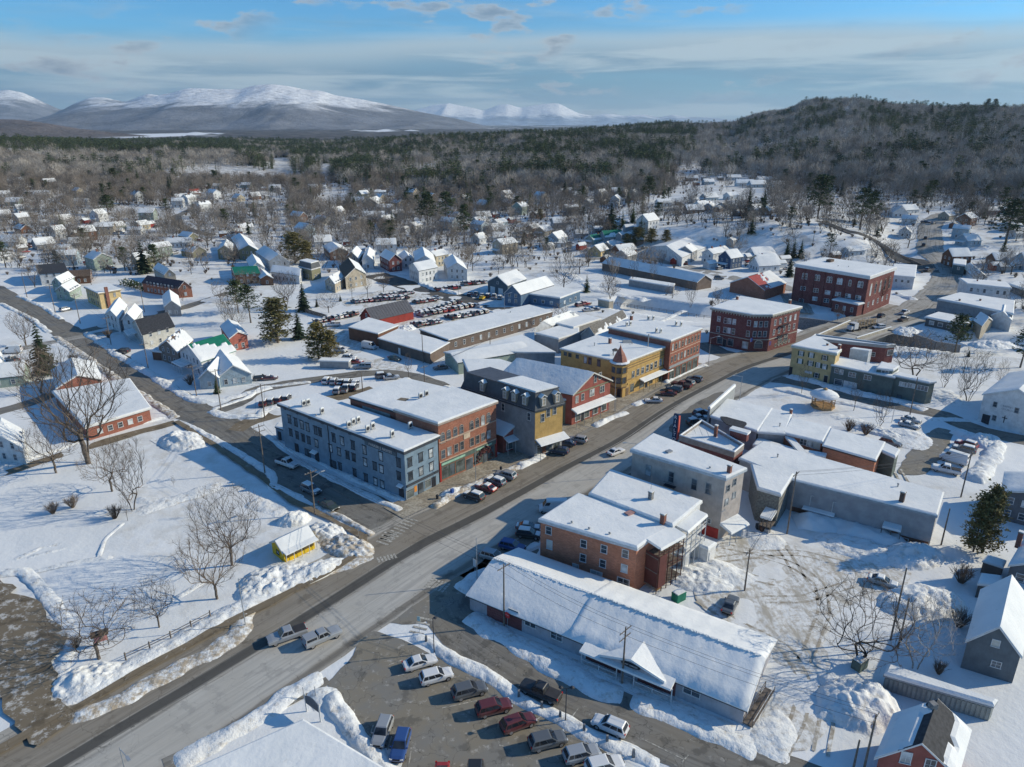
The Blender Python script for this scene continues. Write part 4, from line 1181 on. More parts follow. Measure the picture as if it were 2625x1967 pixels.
  K.build('rake_board',B.trim,B.root)
 return B
def edge(B,i):
 a = B.P[i % len(B.P)]; b = B.P[(i + 1) % len(B.P)]; L = math.hypot(b[0] - a[0],b[1] - a[1])
 return Vector((a[0],a[1],0)),Vector(((b[0] - a[0]) / L,(b[1] - a[1]) / L,0)),L
def onwall(B,i,c,x,y):
 a,d,L = edge(B,i); nrm = Vector((d.y,-d.x,0)); r = ray(c,x,y); o = Vector((0,0,HCAM))
 t = (a - o).dot(nrm) / r.dot(nrm); p = o + r * t
 return (p - a).dot(d),p.z
def win(B,i,s,z,w=.95,h=1.6,style='sash',fm=None,gm=None,name='window',out=0.0):
 a,d,L = edge(B,i); F,G = win_meshes(w,h,style,fm or B.trim,gm or (CURTAIN if (int(s * 7.3 + z * 5.1)) % 3 == 0 else GLASS))
 nrm = Vector((d.y,-d.x,0)); p = a + d * s + nrm * (.012 + out); o = wloc(B.root)
 f = link(name,F,B.root,(p.x - o.x,p.y - o.y,z - o.z),math.atan2(d.y,d.x)); link('pane',G,f); return f
def wins_px(B,i,L,w=.95,h=1.6,style='sash',fm=None,gm=None,crop='C2'):
 a,d,LL = edge(B,i)
 for q in L:
  c = crop
  if len(q) == 3: c,x,y = q
  else: x,y = q
  s,z = onwall(B,i,c,x,y)
  if 0 < s < LL: win(B,i,s,z,w,h,style,fm,gm)
def wins_row(B,i,n,zs,w=.95,h=1.6,style='sash',m=.1,fm=None,gm=None,skip=()):
 a,d,L = edge(B,i)
 for r,z in enumerate(zs):
  for k in range(n):
   if (r,k) in skip: continue
   win(B,i,L * (m + (1 - 2 * m) * (k + .5) / n),B.z0 + z,w,h,style,fm,gm)
def panel(B,i,s0,s1,z0,z1,mat,name,out=.05,th=.08):
 a,d,L = edge(B,i); nrm = Vector((d.y,-d.x,0))
 p = a + d * ((s0 + s1) / 2) + nrm * (out)
 mb = MB().box((p.x,p.y,(z0 + z1) / 2 + B.z0),(abs(s1 - s0),th,z1 - z0),math.atan2(d.y,d.x))
 return mb.build(name,mat,B.root)
def door(B,i,s,w=1.1,h=2.1,mat=None,z=0.0):
 f = panel(B,i,s - w / 2 - .1,s + w / 2 + .1,z,z + h + .12,B.trim,'door_frame',.03,.06)
 a,d,L = edge(B,i); nrm = Vector((d.y,-d.x,0)); p = a + d * s + nrm * .08; o = wloc(B.root)
 MB().box((p.x,p.y,B.z0 + z + h / 2),(w,.06,h),math.atan2(d.y,d.x)).build('door',mat or DARK,B.root)
def canopy(B,i,s0,s1,z,depth=1.6,drop=.5,posts=0,mat=None,snow=.22,name='awning',pm=None):
 a,d,L = edge(B,i); nrm = Vector((d.y,-d.x,0)); Z = Vector((0,0,1)); b0 = Z * (B.z0 + z)
 A = a + d * s0 + nrm * .02 + b0; Bq = a + d * s1 + nrm * .02 + b0; C_ = Bq + nrm * depth - Z * drop; D_ = A + nrm * depth - Z * drop
 t = Z * .12
 MB().hexa([A,D_,C_,Bq,A + t,D_ + t,C_ + t,Bq + t]).build(name,mat or B.trim,B.root)
 e = d * .04 + nrm * 0
 S = MB(); t2 = Z * (.12 + snow)
 S.hexa([A + t,D_ + t,C_ + t,Bq + t,A + t2 + e * 3,D_ + t2 * .9 + e * 3 - nrm * .15,C_ + t2 * .9 - e * 3 - nrm * .15,Bq + t2 - e * 3])
 S.build(name + '_snow',SNOW_ROOF,B.root)
 for k in range(posts):
  f = k / max(1,posts - 1); q = D_.lerp(C_,f) - nrm * .15
  MB().bar((q.x,q.y,B.z0 - .2),(q.x,q.y,q.z),.07,n=4).build(name + '_post',pm or B.trim,B.root)
def chimney(B,c,x,y,h=1.2,w=.7,mat=None,zb=None,raw=None):
 zz = B.z0 + B.h + .2 if zb is None else zb
 p = at(c,x,y,zz) if raw is None else Vector(raw)
 mb = MB().box((p.x,p.y,zz + h / 2 - .4),(w,w,h + .8),.8); o = mb.build('chimney',mat or BRICKC,B.root)
 MB().box((p.x,p.y,zz + h + .04),(w + .15,w + .15,.12),.8).build('chimney_cap',CONC,o)
 MB().box((p.x,p.y,zz + h + .16),(w,w,.14),.8).build('cap_snow',SNOW_ROOF,o)
def vent(B,c,x,y,h=.6):
 zz = B.z0 + B.h + .2; p = at(c,x,y,zz)
 MB().bar((p.x,p.y,zz - .2),(p.x,p.y,zz + h),.12,n=6).lathe((p.x,p.y,zz + h),[(.2,0),(.22,.12),(.05,.22)],6).build('roof_vent',METAL,B.root)
def auto_wins(B,st,w=.85,h=1.45,style='sash',fm=None,per=2.9,first=1.6,floor=2.8,gm=None,faces=None,m=.1):
 n = len(B.P)
 for i in range(n):
  if faces is not None and i not in faces: continue
  a,d,L = edge(B,i); nrm = Vector((d.y,-d.x,0)); mid = a + d * L / 2
  if nrm.dot(Vector((0,0,HCAM)) - mid) <= 0: continue
  k = max(1,int(L / per))
  wins_row(B,i,k,[first + floor * q for q in range(st)],w,h,style,m,fm,gm)
BRICKC = brickm('chimney_brick',(.22,.085,.06))
BRICK_R = brickm('red_brick',(.30,.105,.07))
BRICK_O = brickm('orange_brick',(.33,.13,.08))
BRICK_D = brickm('dark_red_brick',(.17,.05,.05))
BRICK_A = brickm('weathered_brick',(.50,.20,.115))
def S_(n_,c): return siding(n_,c)
SBLUE = S_('blue_clapboard',(.20,.285,.36)); SGREY = S_('grey_clapboard',(.30,.31,.32)); SWHITE = S_('white_clapboard',(.62,.64,.65))
SYEL = S_('ochre_clapboard',(.50,.33,.12)); SYEL2 = S_('pale_yellow_clapboard',(.56,.43,.22)); STAN = S_('tan_clapboard',(.42,.37,.29)); SRED = S_('red_clapboard',(.30,.095,.075))
SPINK = S_('faded_red_clapboard',(.36,.12,.09)); SGRN = S_('grey_green_clapboard',(.12,.15,.14)); SCREAM = S_('cream_clapboard',(.52,.46,.34)); SDARK = S_('dark_grey_clapboard',(.10,.105,.11))
SBARN = S_('barn_red_boards',(.30,.045,.035)); SWEATH = S_('weathered_boards',(.16,.125,.105)); SNAVY = S_('navy_clapboard',(.045,.085,.16)); SOLIVE = S_('olive_clapboard',(.23,.23,.15)); STEAL = S_('pale_green_clapboard',(.30,.37,.32)); SLIGHTB = S_('light_blue_clapboard',(.33,.42,.48)); SBROWN = S_('brown_clapboard',(.17,.085,.055)); SGT = S_('mansard_slate',(.095,.105,.115)); SCONC = paint('stucco_panels',(.34,.34,.35),.85,.1,.6)
GRNT = paint('green_trim',(.10,.14,.12),.6,.1); REDP = paint('red_paint',(.35,.04,.035),.6,.1); YELP = paint('yellow_paint',(.62,.42,.02),.6,.08); COPPER = paint('copper_shingles',(.30,.12,.085),.6,.2,2)
def text(parent,s,p,rz,size,mat,name='lettering',tilt=PI / 2,rot=None,sx=1.0,ext=.01,align='CENTER'):
 cu = bpy.data.curves.new(name,'FONT'); cu.body = s; cu.size = size; cu.align_x = align; cu.align_y = 'CENTER'; cu.extrude = ext; cu.resolution_u = 2
 o0 = bpy.data.objects.new(name,cu); COL.objects.link(o0); bpy.context.view_layer.update()
 me = bpy.data.meshes.new_from_object(o0,depsgraph=bpy.context.evaluated_depsgraph_get()); bpy.data.objects.remove(o0)
 me.materials.clear(); me.materials.append(mat); o = bpy.data.objects.new(name,me); COL.objects.link(o); o.parent = parent
 b = wloc(parent) if parent else Vector((0,0,0)); o.location = Vector(p) - b; o.rotation_euler = rot or (tilt,0,rz); o.scale = (sx,1,1); o['kind'] = 'stuff'; return o
def ac_unit(c,x,y,z,label,ang=.8,s=1.0):
 p = at(c,x,y,z); r = empty('ac_unit',(p.x,p.y,p.z),label,'air conditioner','roof air conditioners',ang,s)
 link('casing',AC[0],r); link('fan_grille',AC[1],r); link('stand',AC[2],r); link('snow_cap',AC[3],r)
_a = MB().box((0,0,.85),(.95,.36,1.1)); _b = MB().lathe((0,0,0),[(.36,0),(.38,.02),(.36,.04),(.05,.05)],12); _b.v = [(x,-.185 - z,y + .9) for x,y,z in _b.v]
_c = MB()
for sx in (-.4,.4):
 for sy in (-.25,.25): _c.bar((sx,sy,-.15),(sx,sy,.32),.03,n=4)
_c.box((0,0,.28),(.9,.5,.05)); _d = MB().box((0,0,1.5),(.9,.34,.2)).box((0,0,1.62),(.7,.22,.08))
AC = [_a.mesh('casing',paint('ac_casing',(.45,.46,.45))),_b.mesh('fan_grille',DARK),_c.mesh('stand',METAL),_d.mesh('snow_cap',SNOW_ROOF)]

# ================================================================== MAIN STREET, NORTH SIDE
# blue clapboard corner block
B = bldg('corner_block','long three storey slate blue clapboard block on the street corner',[('C2',1250,495),('C2',1520,375),('C2',540,40),('C2',245,112)],10.8,SBLUE,trim=TRIMB,over=.45,corn=.55,snow=.3)
wins_px(B,3,[(323,238),(374,262),(424,283),(470,302),(535,328),(571,343),(681,387),(750,414),(837,448),(931,486),(1063,538),(1206,590)],.95,1.75,'cap')
wins_px(B,3,[(334,344),(385,367),(435,390),(480,408),(542,433),(656,472),(725,500),(793,528),(844,547),(936,585),(1014,617),(1068,641),(1209,697)],.95,1.6,'cap')
wins_px(B,3,[(733,618),(851,668),(943,710),(1020,742),(1075,765)],.9,1.5,'cap')
wins_px(B,3,[(472,508),(677,600)],1.9,1.6,'double')
for q in ((384,475),(548,552),(1230,830)):
 s,z = onwall(B,3,'C2',*q); door(B,3,s,1.2,2.2,DARK)
s,z = onwall(B,3,'C2',530,500); canopy(B,3,s - 1,s + 1,z,.9,.25,0)
s,z = onwall(B,3,'C2',1228,775); canopy(B,3,s - .8,s + .7,z,.8,.2,0)
wins_px(B,0,[(1297,585),(1385,545),(1467,512)],.95,1.75,'cap'); wins_px(B,0,[(1303,697),(1388,657),(1472,618)],.95,1.65,'cap')
a,d,L = edge(B,0)
panel(B,0,.1,L - .1,2.9,3.35,TRIMB,'shop_cornice',.12,.24)
wins_px(B,0,[(1298,838)],1.9,1.7,'shop',GREYT,SHOPGLASS); wins_px(B,0,[(1443,755)],1.5,1.6,'shop',GREYT,SHOPGLASS)
s,z = onwall(B,0,'C2',1385,785); door(B,0,s,1.3,2.3,GLASS); s,z = onwall(B,0,'C2',1490,735); door(B,0,s,1.0,2.2,DARK)
s,z = onwall(B,0,'C2',1343,800); panel(B,0,s - .35,s + .35,1.0,2.3,paint('orange_poster',(.62,.25,.05)),'poster',.04,.05)
for k in range(9):
 a,d,L = edge(B,3); s = L * (.06 + .11 * k); panel(B,3,s - .35,s + .35,10.15,10.55,TRIMB,'cornice_bracket',.5,.12)
s0,z0_ = onwall(B,3,'C2',935,430); s1,z1_ = onwall(B,3,'C2',1190,530)
sgn = panel(B,3,s0,s1,9.05,9.95,paint('signboard',(.085,.12,.15)),'signboard',.06,.08)
fr = panel(B,3,s0 - .1,s1 + .1,8.97,10.03,TRIMB,'sign_frame',.03,.06)
a,d,L = edge(B,3); nrm = Vector((d.y,-d.x,0)); p = a + d * ((s0 + s1) / 2) + nrm * .13 + Vector((0,0,9.5))
text(B.root,'PARKER J. NOYES',p,math.atan2(d.y,d.x),.78,paint('sign_letters',(.62,.58,.55)),sx=1.12)
for s in (.42,): panel(B,3,L * s - .06,L * s + .06,0,10.2,TRIMB,'downspout',.1,.12)
BLUEB = B
for i,(x,y) in enumerate([(440,118),(475,108),(588,180),(805,292),(840,268),(880,253),(957,325),(998,302),(1155,368),(1302,300)]):
 ac_unit('C2',x,y + 18,11.1,['tall air conditioner at the far end of the blue block roof','second air conditioner at the far end of the blue block roof','single air conditioner left of centre on the blue block roof','low leftmost unit of the middle cluster on the blue block roof','middle unit of the three beside the roof drift, blue block','right unit of the three beside the roof drift, blue block','left unit of the pair right of centre, blue block roof','right unit of the pair right of centre, blue block roof','snow capped unit nearest the street corner, blue block roof','lone air conditioner in the shaded drift against the brick wall'][i],.8 + .1 * (i % 3))
vent(B,'C2',320,150,.3); vent(B,'C2',540,215,.3)
bx = bldg('lean_to','small blue lean-to at the far left end of the blue block',[('C2',300,330,),('C2',330,300),('C2',235,270),('C2',208,300)],3.0,SBLUE,over=.15,corn=.2,trim=TRIMB)
door(bx,3,1.2,.9,2.0)
# brick shop block
B = bldg('brick_block','three storey orange brick shop block with green storefront',[('C2',1525,272),('C2',1995,95),('B2',1640,1245),('B2',1180,1425)],13.3,BRICK_O,trim=paint('brick_cornice',(.36,.30,.26)),over=.35,corn=.4,snow=.35)
R_ = bldg('brick_block_wing','lower rear wing of the orange brick shop block, snow roofed',[('B2',1180,1437),('B2',1642,1262),('B2',1255,1172),('B2',812,1325)],12.3,BRICK_R,trim=DARK,over=.2,corn=.3,snow=.3)
wins_px(B,0,[(1563,395),(1611,373),(1665,350),(1715,330),(1797,298),(1842,275),(1888,253),(1933,232)],1.0,1.75,'arch')
wins_px(B,0,[(1567,520),(1617,495),(1672,472),(1718,450),(1799,420),(1845,400),(1889,380),(1935,360)],1.0,1.8,'sash')
a,d,L = edge(B,0)
STN = paint('sandstone',(.50,.36,.27))
for z in (8.85,4.45): panel(B,0,.05,L - .05,z,z + .22,STN,'stone_band',.06,.12)
s,z = onwall(B,0,'C2',1757,370); panel(B,0,s - .9,s + .9,z - .6,z + .6,paint('date_stone',(.52,.42,.31)),'date_stone',.05,.1)
panel(B,0,.3,L - .3,3.5,4.4,GRNT,'fascia',.1,.2)
panel(B,0,.35,L * .42,3.75,4.2,paint('pale_green_sign',(.30,.50,.38)),'sign_panel',.22,.05); panel(B,0,L * .62,L * .9,3.8,4.15,paint('pale_green_sign',(.30,.50,.38)),'sign_panel',.22,.05)
for s in (.12,L - .12): panel(B,0,s - .2,s + .2,0,4.4,REDP,'pilaster',.08,.16)
for f,w,g in ((.09,1.9,SHOPGLASS),(.205,1.3,GLASS),(.345,2.3,SHOPGLASS),(.66,2.2,SHOPGLASS),(.9,1.8,SHOPGLASS)): win(B,0,L * f,1.9,w,2.5,'shop',GRNT,g)
door(B,0,L * .505,1.8,2.6,GLASS); door(B,0,L * .78,1.3,2.5,GLASS)
wr = MB()
rr_ = random.Random(5)
for k in range(60):
 t = k / 60; q = a + d * (L * (.62 + .30 * t)) + Vector((d.y,-d.x,0)) * (.3 + .2 * rr_.random()); z = 1.2 + 2.4 * math.sin(t * PI) + rr_.uniform(-.9,.5)
 wr.box((q.x,q.y,z),(.28,.2,.3),rr_.random())
wr.build('hanging_garlands',paint('garland',(.12,.05,.05)),B.root)
s,z = onwall(R_,3,'C2',1030,140); panel(R_,3,s - 4.5,s + 4,9.9,11.3,paint('grey_roof_panels',(.28,.31,.31)),'clerestory',.06,.1)
for (x,y) in ((1385,1345),(1432,1325)): ac_unit('B2',x,y - 5,12.6,'left of two air conditioners on the brick block rear roof' if x < 1400 else 'right of two air conditioners on the brick block rear roof',.8)
MB().prism(ccw([tuple(at('B2',*q,12.62).xy) for q in ((1190,1345),(1225,1327),(1290,1335),(1265,1355))]),12.5,12.68).build('roof_hatch',paint('bare_tar',(.22,.18,.13)),R_.root)
# little red shop
def at2(c,x,y,z): p = at(c,x,y,z); return (p.x,p.y)
B = bldg('red_shop','one storey red shop with snowy gable roof beside the brick block',[at2('C3',30,370,4.4),at2('C3',285,290,4.4),at2('C2',1985,190,4.4)],4.4,SRED,raw=True,roof='gable',rise=2.4,over=.4,snow=.22)
a,d,L = edge(B,0)
canopy(B,0,.2,L - .2,3.6,1.7,.55,5); wins_row(B,0,3,[1.6],1.7,1.9,'shop',.05,WHITE,SHOPGLASS); door(B,0,L * .5,1.0,2.2,WHITE)
panel(B,3,6,7.4,2.2,3.0,paint('oval_sign',(.45,.42,.4)),'sign_panel',.5,.06)
# mansard block
_f,_r,_l3 = at('C3',290,165,11.5),at('C3',515,105,11.5),at('B2',1728,1238,11.5); PAR4 = [(_f.x,_f.y),(_r.x,_r.y),(_r.x + _l3.x - _f.x,_r.y + _l3.y - _f.y),(_l3.x,_l3.y)]
B = bldg('mansard_block','grey and ochre three storey block with dormered mansard roof',PAR4,11.5,SGREY,raw=True,trim=TRIMB,over=.35,corn=.4,snow=.01)
P0 = B.P
ms = MB(); o1 = offset(P0,.3); i1 = offset(P0,-.7)
for i in range(4):
 j = (i + 1) % 4; ms.quad((*o1[i],11.5),(*o1[j],11.5),(*i1[j],15.1),(*i1[i],15.1))
ms.build('mansard_roof',SGT,B.root)
MB().prism(offset(P0,-.5),15.05,15.22).build('roof_deck',METALROOF,B.root)
dk = MB(); pts = offset(P0,-.75)
A0,A1,A2,A3 = [Vector((*q,0)) for q in pts]
dk.hexa([(*A3.lerp(A0,.45).xy,15.2),(*A0.xy,15.2),(*A1.xy,15.2),(*A2.lerp(A1,.45).xy,15.2),(*A3.lerp(A0,.47).xy,15.5),(*A0.lerp(A1,.02).xy,15.55),(*A1.xy,15.5),(*A2.lerp(A1,.5).xy,15.5)])
dk.build('roof_snow',SNOW_ROOF,B.root)
a,d,L = edge(B,0)
panel(B,0,0,L,3.7,11.1,SYEL,'front_cladding',.0,.03)
for i,fr in ((0,(.25,.73)),(3,(.30,.62,.74,.88))):
 a,d,L = edge(B,i); nrm = Vector((d.y,-d.x,0))
 for f in fr:
  p = a + d * L * f; q = p - nrm * .1; D_ = MB().box((q.x,q.y,13.2),(1.25,1.3,2.1),math.atan2(d.y,d.x)); o = D_.build('dormer',STAN,B.root)
  ow = wloc(B.root); w_ = link('dormer_window',win_meshes(.75,1.4,'sash',WHITE,GLASS)[0],o,tuple(Vector((q.x,q.y,13.2)) + nrm * .66 - wloc(o)),math.atan2(d.y,d.x));
  u = d * .85; t = Vector((0,0,1)); c0 = q + t * 14.2
  MB().hexa([c0 - u - nrm * .8,c0 - u + nrm * .85,c0 + nrm * .85 + t * .5,c0 - nrm * .8 + t * .5,c0 - u - nrm * .8 + t * .14,c0 - u + nrm * .85 + t * .14,c0 + nrm * .85 + t * .75,c0 - nrm * .8 + t * .75]).hexa([c0 + t * .5 - nrm * .8,c0 + nrm * .85 + t * .5,c0 + u + nrm * .85,c0 + u - nrm * .8,c0 - nrm * .8 + t * .75,c0 + nrm * .85 + t * .75,c0 + u + nrm * .85 + t * .14,c0 + u - nrm * .8 + t * .14]).build('dormer_snow',SNOW_ROOF,o)
wins_px(B,0,[('C3',350,225),('C3',395,185),('C3',447,165)],.9,1.8,'sash',OFFW)
wins_px(B,3,[('C3',240,215),('C3',32,135),('B2',2052,1405)],.85,1.7,'sash',WHITE)
a,d,L = edge(B,0)
canopy(B,0,.1,L + .6,4.2,2.2,.7,5); wins_row(B,0,3,[1.8],1.9,2.2,'shop',.06,BROWN_ if False else WHITE,SHOPGLASS); door(B,0,L * .33,1.0,2.2,SBROWN)
# grey link and the rear dark block
bldg('dark_rear_block','dark grey two storey block behind the mansard building',[('B2',1800,1180),('B3',300,1110),('B3',0,1020),('B2',1730,1020)],8.0,SDARK,trim=GREYT,over=.3,corn=.25,snow=.3)
for q in ((1760,1100),(1830,1075),(1900,1095)): pass
# red gabled shop with long roof
_b,_d = at('B3',900,1188,8.2),(at('B3',170,965,11.8) - at('B3',810,1082,11.8)) * .92; RG3 = [at2('B3',592,1300,8.2),(_b.x,_b.y),(_b.x + _d.x,_b.y + _d.y)]
B = bldg('red_gabled_block','long gabled red clapboard shop with snowy roof and dormer',RG3,8.2,SRED,raw=True,roof='gable',rise=3.8,over=.45,snow=.28,trim=OFFW)
a,d,L = edge(B,0)
wins_px(B,0,[('B3',777,1175),('B3',815,1150)],.9,1.7,'sash'); wins_px(B,0,[('B3',628,1340),('B3',675,1320)],.9,1.7,'sash'); wins_px(B,0,[('B3',750,1285),('B3',832,1255)],1.6,1.7,'double')
panel(B,0,.1,L - .1,7.95,8.3,SOLIVE,'frieze',.06,.1)
canopy(B,0,-.3,L + .3,4.2,2.0,.6,6); wins_row(B,0,4,[1.8],1.8,2.2,'shop',.04,WHITE,SHOPGLASS); door(B,0,L * .28,1.0,2.2,DARK)
q = at('B3',520,1140,10.2); dm = MB().box((q.x,q.y,10.0),(1.7,2.4,2.2),.75); o = dm.build('dormer',SWHITE,B.root)
MB().box((q.x,q.y,11.25),(2.1,2.9,.35),.75).build('dormer_snow',SNOW_ROOF,o)
# olive link building between mansard and red
bldg('olive_link','narrow olive two storey building between mansard and red shop',[('B3',520,1345),('B3',600,1330),('B3',560,1270),('B3',505,1280)],6.5,SOLIVE,over=.15,corn=.2)
# ochre block with corner turret
B = bldg('turret_block','ochre two storey shop block with copper roofed corner turret',[('B3',1010,1045),('B3',1375,905),('B3',890,790),('B3',500,932)],10.0,SYEL,trim=paint('ochre_trim',(.42,.33,.2)),over=.35,corn=.4,snow=.32)
a,d,L = edge(B,0)
wins_px(B,0,[('B3',x,y) for x,y in ((1083,1137),(1122,1118),(1160,1103),(1198,1085),(1232,1072),(1266,1055),(1303,1040),(1337,1025))],1.15,1.8,'sash',OFFW)
BROWNT = paint('brown_trim',(.19,.13,.08))
for z in (7.9,8.6,4.6): panel(B,0,1.5,L - .1,z,z + .15,BROWNT,'band',.05,.1)
panel(B,0,2,L - .1,3.3,3.8,paint('ochre_sign',(.5,.34,.12)),'fascia',.1,.16)
canopy(B,0,L * .34,L + .4,3.4,1.9,.5,6)
for f,w in ((.2,1.6),(.42,2.2),(.62,1.8),(.85,2.4)): win(B,0,L * f,1.8,w,2.3,'shop',paint('ochre_trim',(.42,.33,.2)),SHOPGLASS)
door(B,0,L * .1,1.2,2.4,BROWNT); door(B,0,L * .52,1.1,2.4,DARK)
wins_px(B,3,[('B3',535,970),('B3',572,980),('B3',632,993)],.9,1.0,'sash',GRNT); wins_px(B,3,[('B3',698,1020),('B3',734,1028),('B3',806,1045)],.95,1.9,'sash',BROWNT)
tc_ = at('B3',985,1045,10.0); tc_ = Vector((tc_.x,tc_.y,0)) + Vector((-.2,.8,0))
TU = MB().lathe((tc_.x,tc_.y,0),[(2.2,3.4),(2.2,9.7)],8,.2); TU.build('turret',SYEL,B.root)
MB().lathe((tc_.x,tc_.y,0),[(1.9,3.0),(2.35,3.3),(2.35,3.5),(2.2,3.55)],8,.2).build('turret_base',BROWNT,B.root)
MB().lathe((tc_.x,tc_.y,0),[(2.2,9.6),(2.55,9.7),(2.55,9.95),(2.2,10.0)],8,.2).build('turret_cornice',BROWNT,B.root)
MB().lathe((tc_.x,tc_.y,0),[(2.1,10.3),(1.75,11.2),(1.2,12.4),(.75,13.1),(.3,14.0),(.04,14.8)],8,.2).build('turret_roof',COPPER,B.root)
MB().lathe((tc_.x,tc_.y,0),[(2.7,10.0),(2.75,10.15),(2.1,10.42)],12).build('turret_snow',SNOW_ROOF,B.root)
MB().bar((tc_.x,tc_.y,14.6),(tc_.x,tc_.y,15.9),.05,.02).build('finial',COPPER,B.root)
for k in range(8):
 t = .2 + (k + .5) * PI / 4; n_ = Vector((math.cos(t),math.sin(t),0))
 if n_.y > .6: continue
 q = tc_ + n_ * (2.2 * math.cos(PI / 8) + .012)
 for z,hh in ((8.2,1.5),(5.4,1.6)):
  f = link('turret_window',win_meshes(1.15,hh,'sash',BROWNT,GLASS)[0],B.root,tuple(Vector((q.x,q.y,z)) - wloc(B.root)),t + PI / 2); link('pane',win_meshes(1.15,hh,'sash',BROWNT,GLASS)[1],f)
door(B,3,edge(B,3)[2] - 1.0,1.2,2.5,DARK)
chimney(B,'B3',895,890,1.6); vent(B,'B3',770,910,.9); vent(B,'B3',1075,895,.4); vent(B,'B3',1210,850,1.0)
q = at('B3',1035,880,10.35); MB().hexa([(q.x - 1.4,q.y - .8,10.3),(q.x + 1.4,q.y - .8,10.3),(q.x + 1.4,q.y + .8,10.3),(q.x - 1.4,q.y + .8,10.3),(q.x - 1.2,q.y + .4,11.0),(q.x + 1.2,q.y + .4,11.0),(q.x + 1.2,q.y + .6,11.0),(q.x - 1.2,q.y + .6,11.0)]).build('skylight',GREYT,B.root)
q = at('B3',940,960,11.0); lv = MB()
for sx in (-.6,.6):
 for sy in (-.6,.6): lv.bar((q.x + sx,q.y + sy,10),(q.x + sx,q.y + sy,11.6),.07)
lv.box((q.x,q.y,11.6),(1.7,1.7,.12)); lv.lathe((q.x,q.y,11.66),[(1.1,0),(.3,.5)],4,PI / 4); lv.build('belvedere',WOODG,B.root)
# brick block by the bank street
B = bldg('brick_store_block','three storey red brick store block beside the ochre turret block',[('B3',1388,868),('B3',1637,768),('B3',1080,675),('B3',885,758)],12.2,BRICK_R,trim=paint('brick_cornice',(.36,.30,.26)),over=.3,corn=.35,snow=.32)
a,d,L = edge(B,0)
wins_row(B,0,9,[9.9],.9,1.5,'arch',.03,STN); wins_row(B,0,9,[6.4],.9,1.9,'sash',.03,STN)
panel(B,0,.05,L - .05,3.9,4.6,GREYT,'fascia',.12,.24); wins_row(B,0,5,[1.9],2.4,2.8,'shop',.03,GRNT,SHOPGLASS); door(B,0,L * .5,1.2,2.4,DARK)
panel(B,0,.05,L - .05,8.3,8.5,STN,'stone_band',.05,.1)
for x,y in ((1030,740),(1060,735),(1205,690),(1245,690),(1270,790),(1305,795),(1430,735),(1470,740)):
 ac_unit('B3',x,y + 8,12.5,{1030: 'left unit of the pair nearest the rear brick parapet, store block roof',1060: 'right unit of the pair nearest the rear, store block roof',1205: 'left unit of the far pair, brick store block roof',1245: 'right unit of the far pair, brick store block roof',1270: 'left unit of the front pair, brick store block roof',1305: 'right unit of the front pair, brick store block roof',1430: 'left unit of the right hand pair, brick store block roof',1470: 'right unit of the right hand pair, brick store block roof'}[x],.9,.9)
chimney(B,'B3',1068,700,1.4); MB().bar((*at('B3',1207,860,12.4).xy,10.5),(*at('B3',1207,860,12.4).xy,14.2),.16,n=6).build('flue',METAL,B.root)
# bank block
B = bldg('corner_bank','dark red brick bank block with bracketed cornice on the corner',[('B4',10,655),('B4',170,655),('B4',402,592),('B3',1955,510),('B3',1722,600)],12.3,BRICK_D,trim=paint('limestone',(.40,.38,.33)),over=.45,corn=.5,snow=.34)
a,d,L = edge(B,0)
for i in range(5):
 a,d,L = edge(B,i); nrm = Vector((d.y,-d.x,0))
 if nrm.y > 0.2: continue
 k = int(L / .9); mb = MB()
 for q in range(k):
  p = a + d * (L * (q + .5) / k) + nrm * .16; mb.box((p.x,p.y,11.5),(.25,.3,.5),math.atan2(d.y,d.x))
 o = mb.build('cornice_bracket',paint('limestone',(.40,.38,.33)),B.root); o['kind'] = 'stuff'
 panel(B,i,0,L,3.9,4.15,paint('limestone',(.40,.38,.33)),'stone_band',.08,.16)
LI = paint('limestone',(.40,.38,.33))
wins_px(B,4,[('B3',x,y) for x,y in ((1778,688),(1832,702),(1865,706),(1903,712),(2022,722))],1.0,1.7,'sash',WHITE)
wins_px(B,4,[('B3',x,y) for x,y in ((1773,772),(1828,778),(1860,783),(1895,790),(2013,808))],1.0,1.8,'sash',WHITE)
wins_px(B,4,[('B3',1785,860),('B3',1872,878),('B3',1990,900)],1.8,2.2,'shop',LI); s,z = onwall(B,4,'B3',1823,880); door(B,4,s,1.2,2.6)
wins_row(B,0,3,[9.2,5.9],.95,1.8,'sash',.1,WHITE); wins_row(B,0,1,[1.9],2.6,1.4,'arch',.1,LI)
wins_row(B,1,5,[9.3,6.1],.95,1.8,'sash',.06,WHITE); wins_row(B,1,2,[2.2],2.2,1.6,'arch',.3,LI); wins_row(B,1,5,[1.4],.8,1.0,'sash',.2,LI,skip=())
chimney(B,'B4',315,560,1.0); chimney(B,'B3',1925,535,1.2)
# fire escape on the bank
a,d,L = edge(B,1); nrm = Vector((d.y,-d.x,0)); fe = MB()
for z in (4.4,7.8):
 p = a + d * L * .45 + nrm * .6; fe.box((p.x,p.y,z),(5,1.0,.06),math.atan2(d.y,d.x)); p2 = p + nrm * .5
 fe.box((p2.x,p2.y,z + 1),(5,.05,.06),math.atan2(d.y,d.x)); fe.box((p2.x,p2.y,z + .5),(5,.04,.04),math.atan2(d.y,d.x))
q0 = a + d * (L * .45 - 2) + nrm * .7; q1 = a + d * (L * .45 + 2) + nrm * .7
fe.bar((q0.x,q0.y,4.4),(q1.x,q1.y,7.8),.08); fe.bar((q1.x,q1.y,7.8),(q0.x,q0.y,11.2),.08); fe.build('fire_escape',DARK,B.root)
